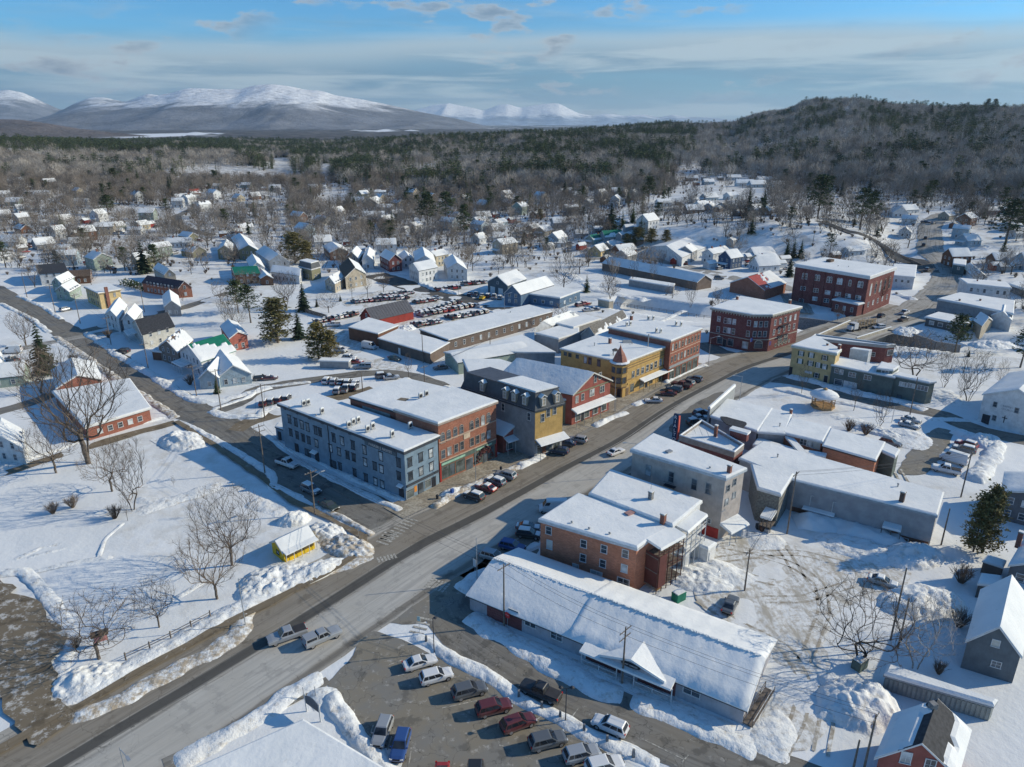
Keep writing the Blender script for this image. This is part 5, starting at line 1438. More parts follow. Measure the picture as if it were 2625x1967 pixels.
# flags at the bank corner
for i,(x,y,c) in enumerate(((0,862,(.05,.08,.3)),(150,890,(.12,.09,.25)))):
 p = at('B4',x,y,4); r = empty('banner',(p.x,p.y,4),'small banner left on the bank corner' if i == 0 else 'small banner right of the bank corner arch','flag',rz=.5)
 MB().box((p.x,p.y - .2,4.2),(.9,.04,1.3)).build('cloth',paint('banner_cloth' + str(i),c),r); MB().bar((p.x - .5,p.y - .2,5.0),(p.x - .5,p.y - .2,3.2),.03).build('pole',METAL,r)
# town hall
B = bldg('town_hall','massive dark red brick hall with white cornice and arched windows',[('B4',960,345),('B4',1170,272),('B4',598,195),('B4',365,247)],15.0,BRICK_D,trim=WHITE,over=.5,corn=1.0,snow=.3)
wins_px(B,3,[('B4',x,y) for x,y in ((425,345),(447,347),(527,357),(548,360),(625,373),(647,376),(708,387),(730,390),(802,402),(876,412),(897,415))],.95,1.9,'arch',WHITE)
wins_px(B,3,[('B4',x,y) for x,y in ((412,440),(433,442),(516,456),(537,458),(610,473),(632,476),(694,486),(716,489),(776,500),(798,503),(858,514),(880,517))],.95,1.5,'sash',WHITE)
wins_px(B,3,[('B4',x,y) for x,y in ((398,540),(418,542),(508,523),(528,526),(600,538),(622,541),(683,550),(704,553))],.95,1.5,'sash',WHITE)
a,d,L = edge(B,3)
for k in range(8): panel(B,3,L * k / 7 * .985 + .02,L * k / 7 * .985 + .4,0,14,brickm('pilaster_brick',(.15,.045,.045)),'pilaster',.1,.2)
a,d,L = edge(B,0)
wins_row(B,0,5,[9.0],1.6,4.0,'arch',.05,STN); wins_row(B,0,5,[3.5],1.2,1.8,'sash',.05,WHITE)
q = edge(B,3); a,d,L = q; nrm = Vector((d.y,-d.x,0))
e0 = a + d * (L * .66); e1 = a + d * (L * .99); e2 = e1 + nrm * 4.5; e3 = e0 + nrm * 4.5
X = bldg('entrance_wing','low brick entrance wing with snowy roof on the dark brick hall',[(e3.x,e3.y),(e2.x,e2.y),(e1.x,e1.y),(e0.x,e0.y)],4.6,BRICK_D,raw=True,over=.3,corn=.2,snow=.4,trim=WHITE)
wins_row(X,0,3,[2.2],.9,1.6,'sash',.05,WHITE)
vent(B,'B4',450,225,.9); q = at('B4',640,225,15.3); MB().box((q.x,q.y,15.8),(3,2,1.0),.7).build('roof_unit',SHINGLEB,B.root); vent(B,'B4',705,265,.4); vent(B,'B4',790,270,.4)
# house behind the hall
B = bldg('white_house','white two storey house between brick hall and hill road',[('B4',1325,352),('B4',1340,255),('B4',1160,245),('B4',1140,335)],5.5,SWHITE,over=.3,snow=.3,corn=.25); auto_wins(B,1,.9,1.1,first=3.4)
# ================================================================== EAST SIDE
B = bldg('yellow_house','pale yellow three storey corner house with green shutters',[('B4',690,968),('B4',725,938),('B4',520,828),('B4',338,905)],9.2,SYEL2,trim=paint('pale_green_trim',(.50,.52,.44)),over=.35,corn=.55,snow=.3)
SH = paint('shutter_green',(.06,.085,.06))
for x,y in ((407,968),(490,982),(598,1003),(398,1030),(483,1048),(545,1062),(595,1075),(530,1145)):
 s,z = onwall(B,3,'B4',x,y); f = win(B,3,s,z,.85,1.35,'sash',WHITE)
 a,d,L = edge(B,3)
 for sg in (-.72,.72): panel(B,3,s + sg - .2,s + sg + .2,z - .72,z + .72,SH,'shutter',.04,.05)
s,z = onwall(B,3,'B4',605,1175); door(B,3,s,1.0,2.2); s,z = onwall(B,3,'B4',465,1120); panel(B,3,s - 1,s + 1,z - .35,z + .35,WHITE,'sign_panel',.05,.06)
panel(B,3,0,.9,0,2.8,DARK,'shop_corner',.05,.08)
chimney(B,'B4',713,935,1.3); chimney(B,'B4',618,905,.6,.5)
B = bldg('grey_row','dark grey two storey row building with snowy roof beside yellow house',[at2('B4',655,1065,5.6),at2('B4',1160,1165,5.6),at2('B4',1190,1110,5.6),at2('B4',720,1000,5.6)],5.6,SGRN,raw=True,over=.3,corn=.2,snow=.35,trim=GREYT)
wins_px(B,0,[('B4',693,1108),('B4',733,1118)],.9,1.3,'sash',WHITE); wins_px(B,0,[('B4',820,1140),('B4',945,1163)],1.7,1.2,'double',WHITE)
wins_px(B,0,[('B4',708,1200),('B4',823,1225)],2.0,1.5,'shop',WHITE); s,z = onwall(B,0,'B4',768,1215); door(B,0,s,1.2,2.0,WHITE)
B2_ = bldg('grey_row_attic','raised upper storey with white roof on the grey row building',[('B4',1150,1105),('B4',1195,1075),('B4',1060,1040),('B4',1020,1090)],7.0,SGRN,z0=0,over=.2,snow=.3,corn=.2); wins_px(B2_,3,[('B4',1085,1122)],1.7,1.0,'double',WHITE)
B = bldg('green_grey_annex','flat roofed grey green annex at the end of the row',[('B4',1440,1208),('B4',1490,1200),('B4',1200,1125),('B4',1160,1150)],5.9,SGRN,over=.25,snow=.35,corn=.25,trim=GREYT)
wins_px(B,3,[('B4',1232,1218),('B4',1298,1228)],1.7,1.1,'triple',WHITE); wins_px(B,3,[('B4',1390,1248)],2.4,1.2,'triple',WHITE); wins_px(B,3,[('B4',1200,1320)],1.0,1.0,'sash',DARK)
B = bldg('parapet_building','low brick building with stepped white parapet behind yellow house',[('B4',1095,912),('B4',1165,905),('B4',520,822),('B4',480,850)],5.4,BRICK_D,over=.1,parapet=.4,trim=GREYT)
wins_px(B,0,[('B4',1128,960)],2,1.6,'shop',WHITE); wins_px(B,3,[('B4',990,975)],1.0,1.2,'sash',WHITE)
bldg('white_box','plain white box shaped addition behind the grey row roof',[('B4',955,950),('B4',980,940),('B4',830,920),('B4',805,930)],8.2,SWHITE,over=.05,corn=.1,snow=.2)
# shop with porch and the white buildings at far right
B = bldg('grey_store','large grey store with blank false front and snowy roofs',[('B4',1760,575),('B4',2120,650),('B4',2130,545),('B4',1690,480),('B4',1515,530)],6.0,SGREY,over=.3,corn=.3,snow=.4)
chimney(B,'B4',1688,545,.8,.6); chimney(B,'B4',1855,545,.8,.6)
B = bldg('porch_wing','low snow roofed porch wing in front of the grey store',[('B4',1740,740),('B4',1800,690),('B4',1520,640),('B4',1420,675)],3.2,SDARK,over=.5,corn=.2,snow=.4); wins_row(B,3,4,[1.6],1.5,1.3,'shop',.05)
B = bldg('tan_wing','pale tan wing with steep snowy gable roof beside the porch',[at2('B4',1870,745,3.6),at2('B4',1955,700,3.6),at2('B4',1890,660,3.6)],3.6,STAN,raw=True,roof='gable',rise=2.0,over=.4)
B = bldg('snowy_ell','snow covered gabled ell with white walls at far right',[at2('B4',1950,660,4.2),at2('B4',2110,700,4.2),at2('B4',2120,640,4.2)],4.2,SWHITE,raw=True,roof='gable',rise=2.2,over=.3)
B = bldg('long_white_house','long white two storey house with flat snowy roof, far right',[('B4',2105,440),('B4',2060,395),('B4',1690,362),('B4',1755,405)],7.0,SWHITE,over=.35,corn=.35,snow=.35); wins_row(B,3,6,[1.8,4.8],.9,1.5,'sash',.04); chimney(B,'B4',1832,385,.8,.5)
B = bldg('low_flat_house','low grey building with thick snowy roof at the right edge',[('B4',2250,460),('B4',2330,420),('B4',2150,385),('B4',2100,410)],3.5,SDARK,over=.3,snow=.4)
B = bldg('gable_shed','snow heaped gable roof shed above the long white house',[at2('B4',1800,345,3.4),at2('B4',1915,350,3.4),at2('B4',1820,270,3.4)],3.4,SWHITE,raw=True,roof='gable',rise=1.8)
B = bldg('small_teal_house','dark teal two storey house beside the hill road',[('B4',1735,255),('B4',1740,212),('B4',1645,200),('B4',1640,242)],5.0,S_('dark_teal',(.06,.11,.13)),over=.3,snow=.3,z0=1.0); auto_wins(B,1,.8,1.2,first=3.2)
# church
B = bldg('church','white clapboard church hall with dark cross on its wall',[at2('B4',1885,1300,7.2),at2('B4',2420,1440,7.2),at2('B4',2600,1250,7.2)],7.2,S_('church_clapboard',(.66,.67,.67)),raw=True,roof='gable',rise=3.4,over=.35,snow=.3)
s,z = onwall(B,0,'B4',1905,1485); door(B,0,max(1.3,s),1.7,2.4)
for x,y in ((1978,1380),(2152,1430),(1970,1490)): wins_px(B,0,[('B4',x,y)],.75,1.2,'sash',GREYT)
s,z = onwall(B,0,'B4',2052,1500); panel(B,0,s - .08,s + .08,z - .9,z + .9,DARK,'cross',.06,.08); panel(B,0,s - .55,s + .55,z + .25,z + .41,DARK,'cross_arm',.065,.06)
s,z = onwall(B,0,'B4',2080,1412); a,d,L = edge(B,0); q = a + d * s + Vector((d.y,-d.x,0)) * .04 + Vector((0,0,z + .3))
GL = paint('faint_lettering',(.30,.33,.36))
text(B.root,'BAPTIST',q,math.atan2(d.y,d.x),.62,GL); text(B.root,'CHURCH',q - Vector((0,0,.75)),math.atan2(d.y,d.x),.62,GL)
# ================================================================== MAIN STREET, SOUTH SIDE
B = bldg('brick_apartments','three storey weathered brick apartment block with wooden rear porches',[('C3',1112,1278),('C3',1195,1216),('C3',1400,1105),('C3',640,850),('C3',335,1050)],8.5,BRICK_A,trim=paint('tin_eave',(.50,.52,.54)),over=.3,corn=.4,snow=.35)
wins_px(B,4,[('C3',x,y) for x,y in ((400,1137),(683,1245),(848,1288),(1020,1325),(678,1360),(838,1405),(1012,1445))],.95,1.35,'sash',WHITE)
wins_px(B,4,[('C3',407,1252)],.9,1.6,'sash',WHITE,OFFW); wins_px(B,4,[('C3',785,1500),('C3',1003,1560)],1.9,1.5,'double',WHITE); wins_px(B,4,[('C3',617,1440)],1.0,1.4,'sash',WHITE)
chimney(B,'C3',1323,1090,1.9,.75); vent(B,'C3',587,1085,.35); vent(B,'C3',727,1135,.35); vent(B,'C3',893,1175,.35); q = at('C3',1055,1000,8.9); MB().box((q.x,q.y,8.95),(1.5,1.0,.4),.6).build('roof_hatch',paint('faded_hatch',(.38,.22,.20)),B.root)
# rear porches in timber
PW = paint('porch_brown',(.13,.055,.045)); a,d,L = edge(B,1); nrm = Vector((d.y,-d.x,0)); Z = Vector((0,0,1))
PR = empty('porch_tower',tuple((a + d * L * .4 + nrm * 1.5).xy) + (0,),'three tier wooden rear porch on the brick apartments','porch')
f0,f1 = a - d * .2 + nrm * .1,a + d * (L * .94) + nrm * .1; dep = nrm * 2.6
for z in (.9,3.6,6.2):
 MB().hexa([f0 + Z * z,f0 + dep + Z * z,f1 + dep + Z * z,f1 + Z * z,f0 + Z * (z + .15),f0 + dep + Z * (z + .15),f1 + dep + Z * (z + .15),f1 + Z * (z + .15)]).build('porch_floor',WOODG,PR)
 if z > 2:
  for h_ in (.35,.95):
   rl = MB(); rl.bar(f0 + dep + Z * (z + h_),f1 + dep + Z * (z + h_),.05); rl.build('rail',PW,PR)
for k in range(6):
 q = f0.lerp(f1,k / 5) + dep; MB().bar(q,q + Z * 8.3,.09).build('post',PW,PR)
s0,s1 = f0.lerp(f1,.02),f0.lerp(f1,.32)
MB().hexa([s0 + dep * 1.02 + Z * 1,s1 + dep * 1.02 + Z * 1,s1 + dep * 1.06 + Z * 1,s0 + dep * 1.06 + Z * 1,s0 + dep * 1.02 + Z * 6.8,s1 + dep * 1.02 + Z * 6.8,s1 + dep * 1.06 + Z * 6.8,s0 + dep * 1.06 + Z * 6.8]).build('board_screen',S_('porch_boards',(.12,.045,.04)),PR)
MB().hexa([s0 + Z * 1,s0 + dep + Z * 1,s0 + dep * 1.02 - d * .05 + Z,s0 - d * .05 + Z,s0 + Z * 6.8,s0 + dep + Z * 6.8,s0 + dep * 1.02 - d * .05 + Z * 6.8,s0 - d * .05 + Z * 6.8]).build('board_screen',S_('porch_boards',(.12,.045,.04)),PR)
MB().hexa([f0 - nrm * .1 + Z * 8.45,f0 + dep * 1.15 + Z * 8.15,f1 + dep * 1.15 + Z * 8.15,f1 + Z * 8.45,f0 + Z * 8.9,f0 + dep * 1.1 + Z * 8.6,f1 + dep * 1.1 + Z * 8.6,f1 + Z * 8.9]).build('roof',SNOW_ROOF,PR)
st = empty('wooden_stair',tuple(at('C3',1240,1540).xy) + (0,),'new pine stair and deck at the rear of the brick apartments','stairs'); q0 = at('C3',1290,1620); q1 = at('C3',1190,1560)
for k in range(7):
 q = q0.lerp(q1,k / 6); MB().box((q.x,q.y,.3 + .28 * k),(1.3,.32,.06),.75).build('tread',WOOD,st)
for sg in (-.6,.6):
 q_ = Vector((math.cos(.75),math.sin(.75),0)) * sg; MB().bar(q0 + q_ + Z * .9,q1 + q_ + Z * 2.8,.05).build('rail',WOOD,st)
 for q in (q0,q1): MB().bar(q + q_ - Z * .2,q + q_ + Z * 2.6,.06).build('post',WOOD,st)
# second half of the block
B = bldg('white_eaved_block','snow roofed block joined behind the brick apartments',[('C3',1400,1098),('C3',1630,905),('C3',905,655),('C3',735,845)],9.0,SWHITE,over=.25,corn=.3,snow=.35)
chimney(B,'C3',1225,890,1.5,.7,mat=STONE); MB().bar((*at('C3',1225,840,10).xy,9),(*at('C3',1225,840,10).xy,13.5),.03).build('aerial',METAL,B.root)
a,d,L = edge(B,0); nrm = Vector((d.y,-d.x,0)); PQ = empty('white_porch',tuple((a + d * L * .5 + nrm * 1.2).xy) + (0,),'white painted two tier porch behind the snow roofed block','porch')
f0,f1 = a + d * (L * .1) + nrm * .05,a + d * (L * .8) + nrm * .05; dep = nrm * 2.2
for z in (3.4,6.0):
 MB().hexa([f0 + Z * z,f0 + dep + Z * z,f1 + dep + Z * z,f1 + Z * z,f0 + Z * (z + .15),f0 + dep + Z * (z + .15),f1 + dep + Z * (z + .15),f1 + Z * (z + .15)]).build('porch_floor',WHITE,PQ)
 for h_ in (.4,1.0): MB().bar(f0 + dep + Z * (z + h_),f1 + dep + Z * (z + h_),.05).build('rail',WHITE,PQ)
for k in range(5):
 q = f0.lerp(f1,k / 4) + dep; MB().bar(q,q + Z * 8.2,.08).build('post',WHITE,PQ)
MB().hexa([f0 + Z * 8.2,f0 + dep * 1.1 + Z * 8.0,f1 + dep * 1.1 + Z * 8.0,f1 + Z * 8.2,f0 + Z * 8.6,f0 + dep + Z * 8.4,f1 + dep + Z * 8.4,f1 + Z * 8.6]).build('roof',SNOW_ROOF,PQ)
B = bldg('white_shed','small white garage with thick rounded snow behind the porches',[('C3',1690,1300),('C3',1755,1250),('C3',1600,1190),('C3',1535,1240)],2.6,SWHITE,over=.12,corn=.12,snow=.5); door(B,0,edge(B,0)[2] * .5,1.6,1.9,WHITE)
B = bldg('covered_stair','narrow white covered stair beside the brown porch tower',[('C3',1500,1300),('C3',1548,1275),('C3',1480,1230),('C3',1430,1255)],3.9,SWHITE,over=.15,corn=.1,snow=.4)
# tan three storey
B = bldg('tan_block','tall plain tan clapboard block with chimney and rear awning',[('C3',1832,712),('C3',1985,640),('C3',1250,365),('C3',1078,487)],12.3,S_('pinkish_clapboard',(.44,.40,.37)),trim=paint('blue_grey_trim',(.40,.45,.50)),over=.35,corn=.4,snow=.35)
wins_px(B,3,[('C3',1207,650),('C3',1392,705),('C3',1578,765),('C3',1693,800)],.95,2.0,'sash',GREYT)
wins_px(B,0,[('C3',x,y) for x,y in ((1905,745),(1900,850),(1853,795),(1840,905))],.8,1.2,'sash',GREYT); wins_px(B,3,[('C3',1688,1055)],1.1,.8,'double',WHITE)
s,z = onwall(B,3,'C3',1390,750); bal = MB(); a,d,L = edge(B,3); nrm = Vector((d.y,-d.x,0)); q = a + d * s + nrm * .5
bal.box((q.x,q.y,z - .5),(2.2,1.0,.08),math.atan2(d.y,d.x)); q2 = q + nrm * .5
for h_ in (0,.45): bal.box((q2.x,q2.y,z - .1 + h_),(2.2,.04,.04),math.atan2(d.y,d.x))
bal.build('balcony',DARK,B.root)
chimney(B,'C3',1860,675,1.5,.65); s,z = onwall(B,0,'C3',1870,1080)
canopy(B,0,-.2,edge(B,0)[2] * .95,2.9,2.6,.7,4,snow=.4); panel(B,3,edge(B,3)[2] - 3.4,edge(B,3)[2] - .2,0,2.0,REDP,'red_boards',.05,.08)
q = at('C3',1372,502,12.7); MB().box((q.x,q.y,12.85),(1.2,.8,.3),.6).build('skylight',METAL,B.root); vent(B,'C3',1705,640,.3)
# theatre
B = bldg('theatre','low red brick theatre with snowy parapet roof and blade sign',[('C3',1900,528),('C3',1975,465),('C3',1635,268),('C3',1460,392)],7.0,BRICK_D,over=.1,parapet=.7,trim=paint('parapet_cap',(.30,.27,.25)))
chimney(B,'C3',1750,370,2.3,.6,zb=7.3); p_ = at('C3',1940,400,7.2)
MB().box((p_.x,p_.y,8.2),(3.6,1.3,1.7),-.7).build('roof_house',BRICK_D,B.root); MB().box((p_.x,p_.y,9.25),(4.0,1.7,.5),-.7).build('roof_house_snow',SNOW_ROOF,B.root)
wires = MB(); q = at('C3',1590,350,7.4)
for k in range(3): wires.bar((q.x + k * 1.2,q.y - k,7.3),(q.x + k * 1.2 - .8,q.y - k + .8,9.2),.04)
wires.build('sign_braces',METAL,B.root)
p0 = at('C3',1420,400,4.2); SGN = empty('blade_sign',(p0.x,p0.y,4.0),'tall vertical navy and red theatre sign reading down','sign',rz=0)
rzs = math.radians(-42); MB().box((p0.x,p0.y,7.0),(1.15,.5,6.6),rzs).build('sign_box',paint('sign_navy',(.02,.045,.10)),SGN)
u_ = Vector((math.cos(rzs),math.sin(rzs),0)); n_ = Vector((u_.y,-u_.x,0)); q = p0 + u_ * .68
MB().box((q.x,q.y,7.2),(.22,.56,5.6),rzs).build('red_edge',paint('sign_red',(.62,.12,.09)),SGN)
for k,ch_ in enumerate('RIALTO'):
 q = p0 - u_ * .08 + n_ * .27; text(SGN,ch_,(q.x,q.y,9.55 - k * 1.04),rzs,1.1,paint('sign_white',(.80,.82,.85)),name='letter')
MB().bar((p0.x + 1.8,p0.y - .6,6.6),(p0.x,p0.y,6.6),.06).build('bracket',DARK,SGN)
# building with the snowy fin
B = bldg('fin_building','low building with sloping snow roof and tall snow topped fin wall',[('C3',2085,335),('C3',2205,155),('C3',1845,78),('C3',1715,215)],5.2,SGREY,over=.25,corn=.25,snow=.3)
fa,fb = at('C3',1690,235,4.2),at('C3',1895,45,4.2); dd = (fb - fa).normalized(); nn_ = Vector((dd.y,-dd.x,0)) * .25
MB().hexa([fa - nn_ + Z * -4.5,fa + nn_ + Z * -4.5,fb + nn_ + Z * -4.5,fb - nn_ + Z * -4.5,fa - nn_ + Z * 2.6,fa + nn_ + Z * 2.6,fb + nn_ + Z * 2.6,fb - nn_ + Z * 2.6]).build('fin_wall',GREYT,B.root)
MB().hexa([fa - nn_ * 1.6 + Z * 2.6,fa + nn_ * 1.6 + Z * 2.6,fb + nn_ * 1.6 + Z * 2.6,fb - nn_ * 1.6 + Z * 2.6,fa - nn_ * .8 + Z * 3.2,fa + nn_ * .8 + Z * 3.2,fb + nn_ * .8 + Z * 3.2,fb - nn_ * .8 + Z * 3.2]).build('fin_snow',SNOW_ROOF,B.root)
sheetp = blob([at('C3',1770,210,5.55),at('C3',1850,215,5.55),at('C3',1950,250,5.55),at('C3',2010,265,5.55),at('C3',1960,320,5.55),at('C3',1850,290,5.55)],.9)
MB().prism(ccw([(p.x,p.y) for p in sheetp]),5.4,5.57).build('bare_roof_patch',SHINGLE,B.root)
# brick strip behind it
B = bldg('strip_house','grey gabled strip building with chimney near the gazebo park',[('C4',270,360),('C4',330,190),('C4',165,160),('C4',60,345)],5.0,SGREY,over=.2,corn=.2,snow=.35); chimney(B,'C4',322,195,1.1,.5); vent(B,'C4',232,300,.8)
B = bldg('brick_strip','brick strip building with snowy roof, middle of the row',[('C4',575,425),('C4',640,305),('C4',330,235),('C4',262,352)],5.0,BRICK_A,over=.25,corn=.2,snow=.35); wins_px(B,3,[('C4',425,420),('C4',480,438)],1.3,1.3,'double',WHITE); wins_px(B,3,[('C4',523,445)],1.7,1.6,'shop',WHITE,OFFW)
B = bldg('long_brick_strip','long brick strip building with snow roof beside east parking',[('C4',1005,575),('C4',1080,430),('C4',650,320),('C4',585,455)],5.0,BRICK_A,over=.25,corn=.2,snow=.35,trim=DARK)
B = bldg('strip_end','grey clapboard end section of the brick strip',[('C4',1165,545),('C4',1200,490),('C4',1095,440),('C4',1040,490)],4.8,SGRN,over=.2,corn=.2,snow=.35)
B = bldg('covered_walk','snow covered stair roof stepping down behind the brick strip',[('C4',600,550),('C4',612,520),('C4',430,490),('C4',400,520)],3.4,STAN,over=.1,corn=.1,snow=.35)
a_,b_ = at('C4',300,385,4.2),at('C4',425,525,3.4); cv = MB(); dd = (b_ - a_).normalized(); nn_ = Vector((dd.y,-dd.x,0)) * .8
cv.hexa([a_ - nn_,a_ + nn_,b_ + nn_,b_ - nn_,a_ - nn_ + Z * .45,a_ + nn_ + Z * .45,b_ + nn_ + Z * .45,b_ - nn_ + Z * .45]); cv.build('stair_roof',SNOW_ROOF,B.root)
for k in range(4):
 q = a_.lerp(b_,k / 3); MB().bar((q.x,q.y,0),(q.x,q.y,q.z),.08).build('post',DARK,B.root)
B = bldg('low_annex','low grey annex with a flat snowy roof left of the strip',[('C4',315,525),('C4',350,480),('C4',60,395),('C4',20,450)],3.2,SGREY,over=.2,corn=.2,snow=.35)
# long grey building
B = bldg('long_grey_hall','very long grey panelled hall with snow roof and small rear awnings',[('C4',1500,1018),('C4',1553,838),('C4',100,425),('C4',-90,560),('C4',350,735)],6.3,SCONC,trim=paint('eave_grey',(.34,.37,.40)),over=.25,corn=.3,snow=.35)
for x0,x1,y0 in ((420,680,950),):
 s0,z = onwall(B,4,'C4',420,945); s1,z = onwall(B,4,'C4',680,1010); canopy(B,4,s0,s1,z,1.0,.15,0)
s0,z = onwall(B,4,'C4',1070,1080); s1,z = onwall(B,4,'C4',1222,1115); canopy(B,4,s0,s1,z,1.6,.25,3,snow=.35,pm=WOODG); wins_px(B,4,[('C4',1243,1222)],1.0,1.1,'grid',WHITE); s,z = onwall(B,4,'C4',1160,1170); door(B,4,s,1.0,2.0,SBROWN)
for x,y in ((552,1020),(612,1038)):
 s,z = onwall(B,4,'C4',x,y); panel(B,4,s - .45,s + .45,z - .35,z + .35,WHITE,'wall_unit',.3,.4)
for x0,y0,y1 in ((477,845,930),(655,895,985)):
 s,z0_ = onwall(B,4,'C4',x0,y1); s2,z1_ = onwall(B,4,'C4',x0,y0); panel(B,4,s - .06,s + .06,z0_,z1_,WHITE,'vent_pipe',.25,.1); panel(B,4,s - .06,s + .5,z1_ - .1,z1_,WHITE,'vent_pipe',.25,.1)
panel(B,4,.2,edge(B,4)[2] - .2,0,.9,SBROWN,'base_course',.04,.08)
vent(B,'C4',215,550,.7); vent(B,'C4',1187,790,.7); chimney(B,'C4',1218,905,1.9,.75,mat=paint('dark_flue',(.10,.07,.06)),zb=6.6)
# grey hut with junk porch
B = bldg('shingled_hut','grey shingled two storey hut with cluttered rear deck',[('C4',235,850),('C4',335,690),('C4',10,615),('C3',2100,800)],6.6,paint('grey_shingle_wall',(.20,.20,.18),.9,.25,3),over=.3,corn=.25,snow=.4,trim=WHITE)
wins_px(B,3,[('C3',2032,812),('C4',5,812)],.8,1.2,'sash',WHITE)
dk = MB(); JP = empty('junk_deck',tuple(at('C4',90,1100).xy) + (0,),'weathered back deck with clutter and snowy roof below the hut','deck')
a,d,L = edge(B,3); nrm = Vector((d.y,-d.x,0)); f0 = a + d * (L * .45) + nrm * .1; f1 = a + d * (L * .98) + nrm * .1; dep = nrm * 3
MB().hexa([f0 + Z * 3.0,f0 + dep + Z * 2.6,f1 + dep + Z * 2.6,f1 + Z * 3.0,f0 + Z * 3.5,f0 + dep + Z * 3.1,f1 + dep + Z * 3.1,f1 + Z * 3.5]).build('roof',SNOW_ROOF,JP)
MB().hexa([f0 + Z * 1.0,f0 + dep + Z * 1.0,f1 + dep + Z * 1.0,f1 + Z * 1.0,f0 + Z * 1.15,f0 + dep + Z * 1.15,f1 + dep + Z * 1.15,f1 + Z * 1.15]).build('deck_floor',WOODG,JP)
for k in range(4):
 q = f0.lerp(f1,k / 3) + dep; MB().bar(q,q + Z * 2.7,.09).build('post',WOODG,JP)
for h_ in (1.5,2.0): MB().bar(f0 + dep + Z * h_,f1 + dep + Z * h_,.05).build('rail',WOODG,JP)
for i_,(x,y) in enumerate(((60,1120),(95,1140),(130,1160))):
 q = at('C4',x,y); MB().box((q.x,q.y,.4),(.9,.8,.9),.4 * i_).build('clutter',(DARK,SBROWN,METAL)[i_],JP)
# ================================================================== LAW OFFICES (foreground)
SLAW = S_('lilac_grey_clapboard',(.40,.40,.43))
LWx = [at2('D3',1985,1185,2.5),at2('D3',2190,800,2.5)]
e1 = at('D3',-240,270,2.5); e2 = at('D3',1985,1185,2.5); e3 = at('D3',2200,720,2.9); r2p = at('D3',2140,790,4.7); r1p = at('D3',110,10,4.7)
dd = (e2 - e1).normalized(); nn_ = Vector((-dd.y,dd.x,0)); wd = 2 * (r2p - e2).dot(nn_)
P_ = [(e2.x,e2.y),((e2 + nn_ * wd).x,(e2 + nn_ * wd).y),((e1 + nn_ * wd).x,(e1 + nn_ * wd).y),(e1.x,e1.y)]
B = bldg('law_offices','long low lilac grey office with deep snow roof in the foreground',P_,2.55,SLAW,raw=True,roof='gable',rise=2.2,over=.45,snow=.38,seed=3)
# edges: 0 right gable, 3 street wall (e1 -> e2)
print('law',[tuple(round(v,1) for v in q) for q in B.P])
LWI = 3 if abs(B.P[3][0] - e1.x) < 1 else 1
wins_px(B,LWI,[('D3',252,490),('D3',463,595)],1.75,1.15,'double'); wins_px(B,LWI,[('D3',1558,1040)],2.1,1.25,'double')
s0,_ = onwall(B,LWI,'D3',-100,380); s1,_ = onwall(B,LWI,'D3',183,450)
panel(B,LWI,max(.1,s0),s1,0,2.4,BRICK_D,'brick_bay',.0,.03); wins_px(B,LWI,[('D3',115,405)],1.6,.8,'sash')
for pk,(xa,ya,xb,yb,drs) in enumerate(((705,700,985,850,860),(1125,890,1425,1040,1250))):
 s0,_ = onwall(B,LWI,'D3',xa,ya); s1,_ = onwall(B,LWI,'D3',xb,yb)
 panel(B,LWI,s0,s1,0,2.35,BRICK_D,'brick_bay',.045,.09)
 a,d,L = edge(B,LWI); nrm = Vector((d.y,-d.x,0)); q0,q1 = a + d * s0 + nrm * 1.5,a + d * s1 + nrm * 1.5; PO = empty('porch_rail',(q0.x,q0.y,0),'left white balustrade of the lilac grey office' if pk == 0 else 'right white balustrade of the lilac grey office','railing')
 for h_ in (.35,1.05): MB().bar(q0 + Z * h_,q1 + Z * h_,.05).build('rail',WHITE,PO)
 bb = MB(); k = int((s1 - s0) / .16)
 for i in range(k):
  q = q0.lerp(q1,(i + .5) / k); bb.bar(q + Z * .35,q + Z * 1.05,.022,n=4,cap=False)
 o = bb.build('balusters',WHITE,PO); o['kind'] = 'stuff'
 for f in (0,.5,1):
  q = q0.lerp(q1,f); MB().bar(q,q + Z * (2.35 if f != .5 else 1.15),.09).build('post',WHITE,PO)
 for f in (.3,.7): win(B,LWI,s0 + (s1 - s0) * f,1.35,1.2,1.1,'double',out=.1)
s0,_ = onwall(B,LWI,'D3',700,650); s1,_ = onwall(B,LWI,'D3',1430,960); a,d,L = edge(B,LWI); nrm = Vector((d.y,-d.x,0))
A_1,A_2 = a + d * s0,a + d * s1
pr = MB().hexa([A_1 + Z * 2.5 - nrm * .3,A_1 + nrm * 2.0 + Z * 2.35,A_2 + nrm * 2.0 + Z * 2.35,A_2 - nrm * .3 + Z * 2.5,A_1 - nrm * .3 + Z * 3.0,A_1 + nrm * 1.95 + Z * 2.62,A_2 + nrm * 1.95 + Z * 2.62,A_2 - nrm * .3 + Z * 3.0]); pr.build('porch_snow',SNOW_ROOF,B.root)
pk_ = A_1.lerp(A_2,.56) + nrm * 1.35
gb = MB(); g0,g1 = A_1.lerp(A_2,.24) + nrm * 1.35 + Z * 2.75,A_1.lerp(A_2,.90) + nrm * 1.35 + Z * 2.75; gt = pk_ + Z * 4.05
bk = -nrm * 4.2
gb.tri(g0,g1,gt); gb.build('pediment',SLAW,B.root)
gs = MB(); dz_ = Z * .3
gs.hexa([g0 + nrm * .25 - d * .3,gt + nrm * .25,gt + bk,g0 + bk * .08 - d * .3,g0 + nrm * .2 - d * .3 + dz_,gt + nrm * .2 + dz_,gt + bk + dz_ * .3,g0 + bk * .08 - d * .3 + dz_ * .3][::1])
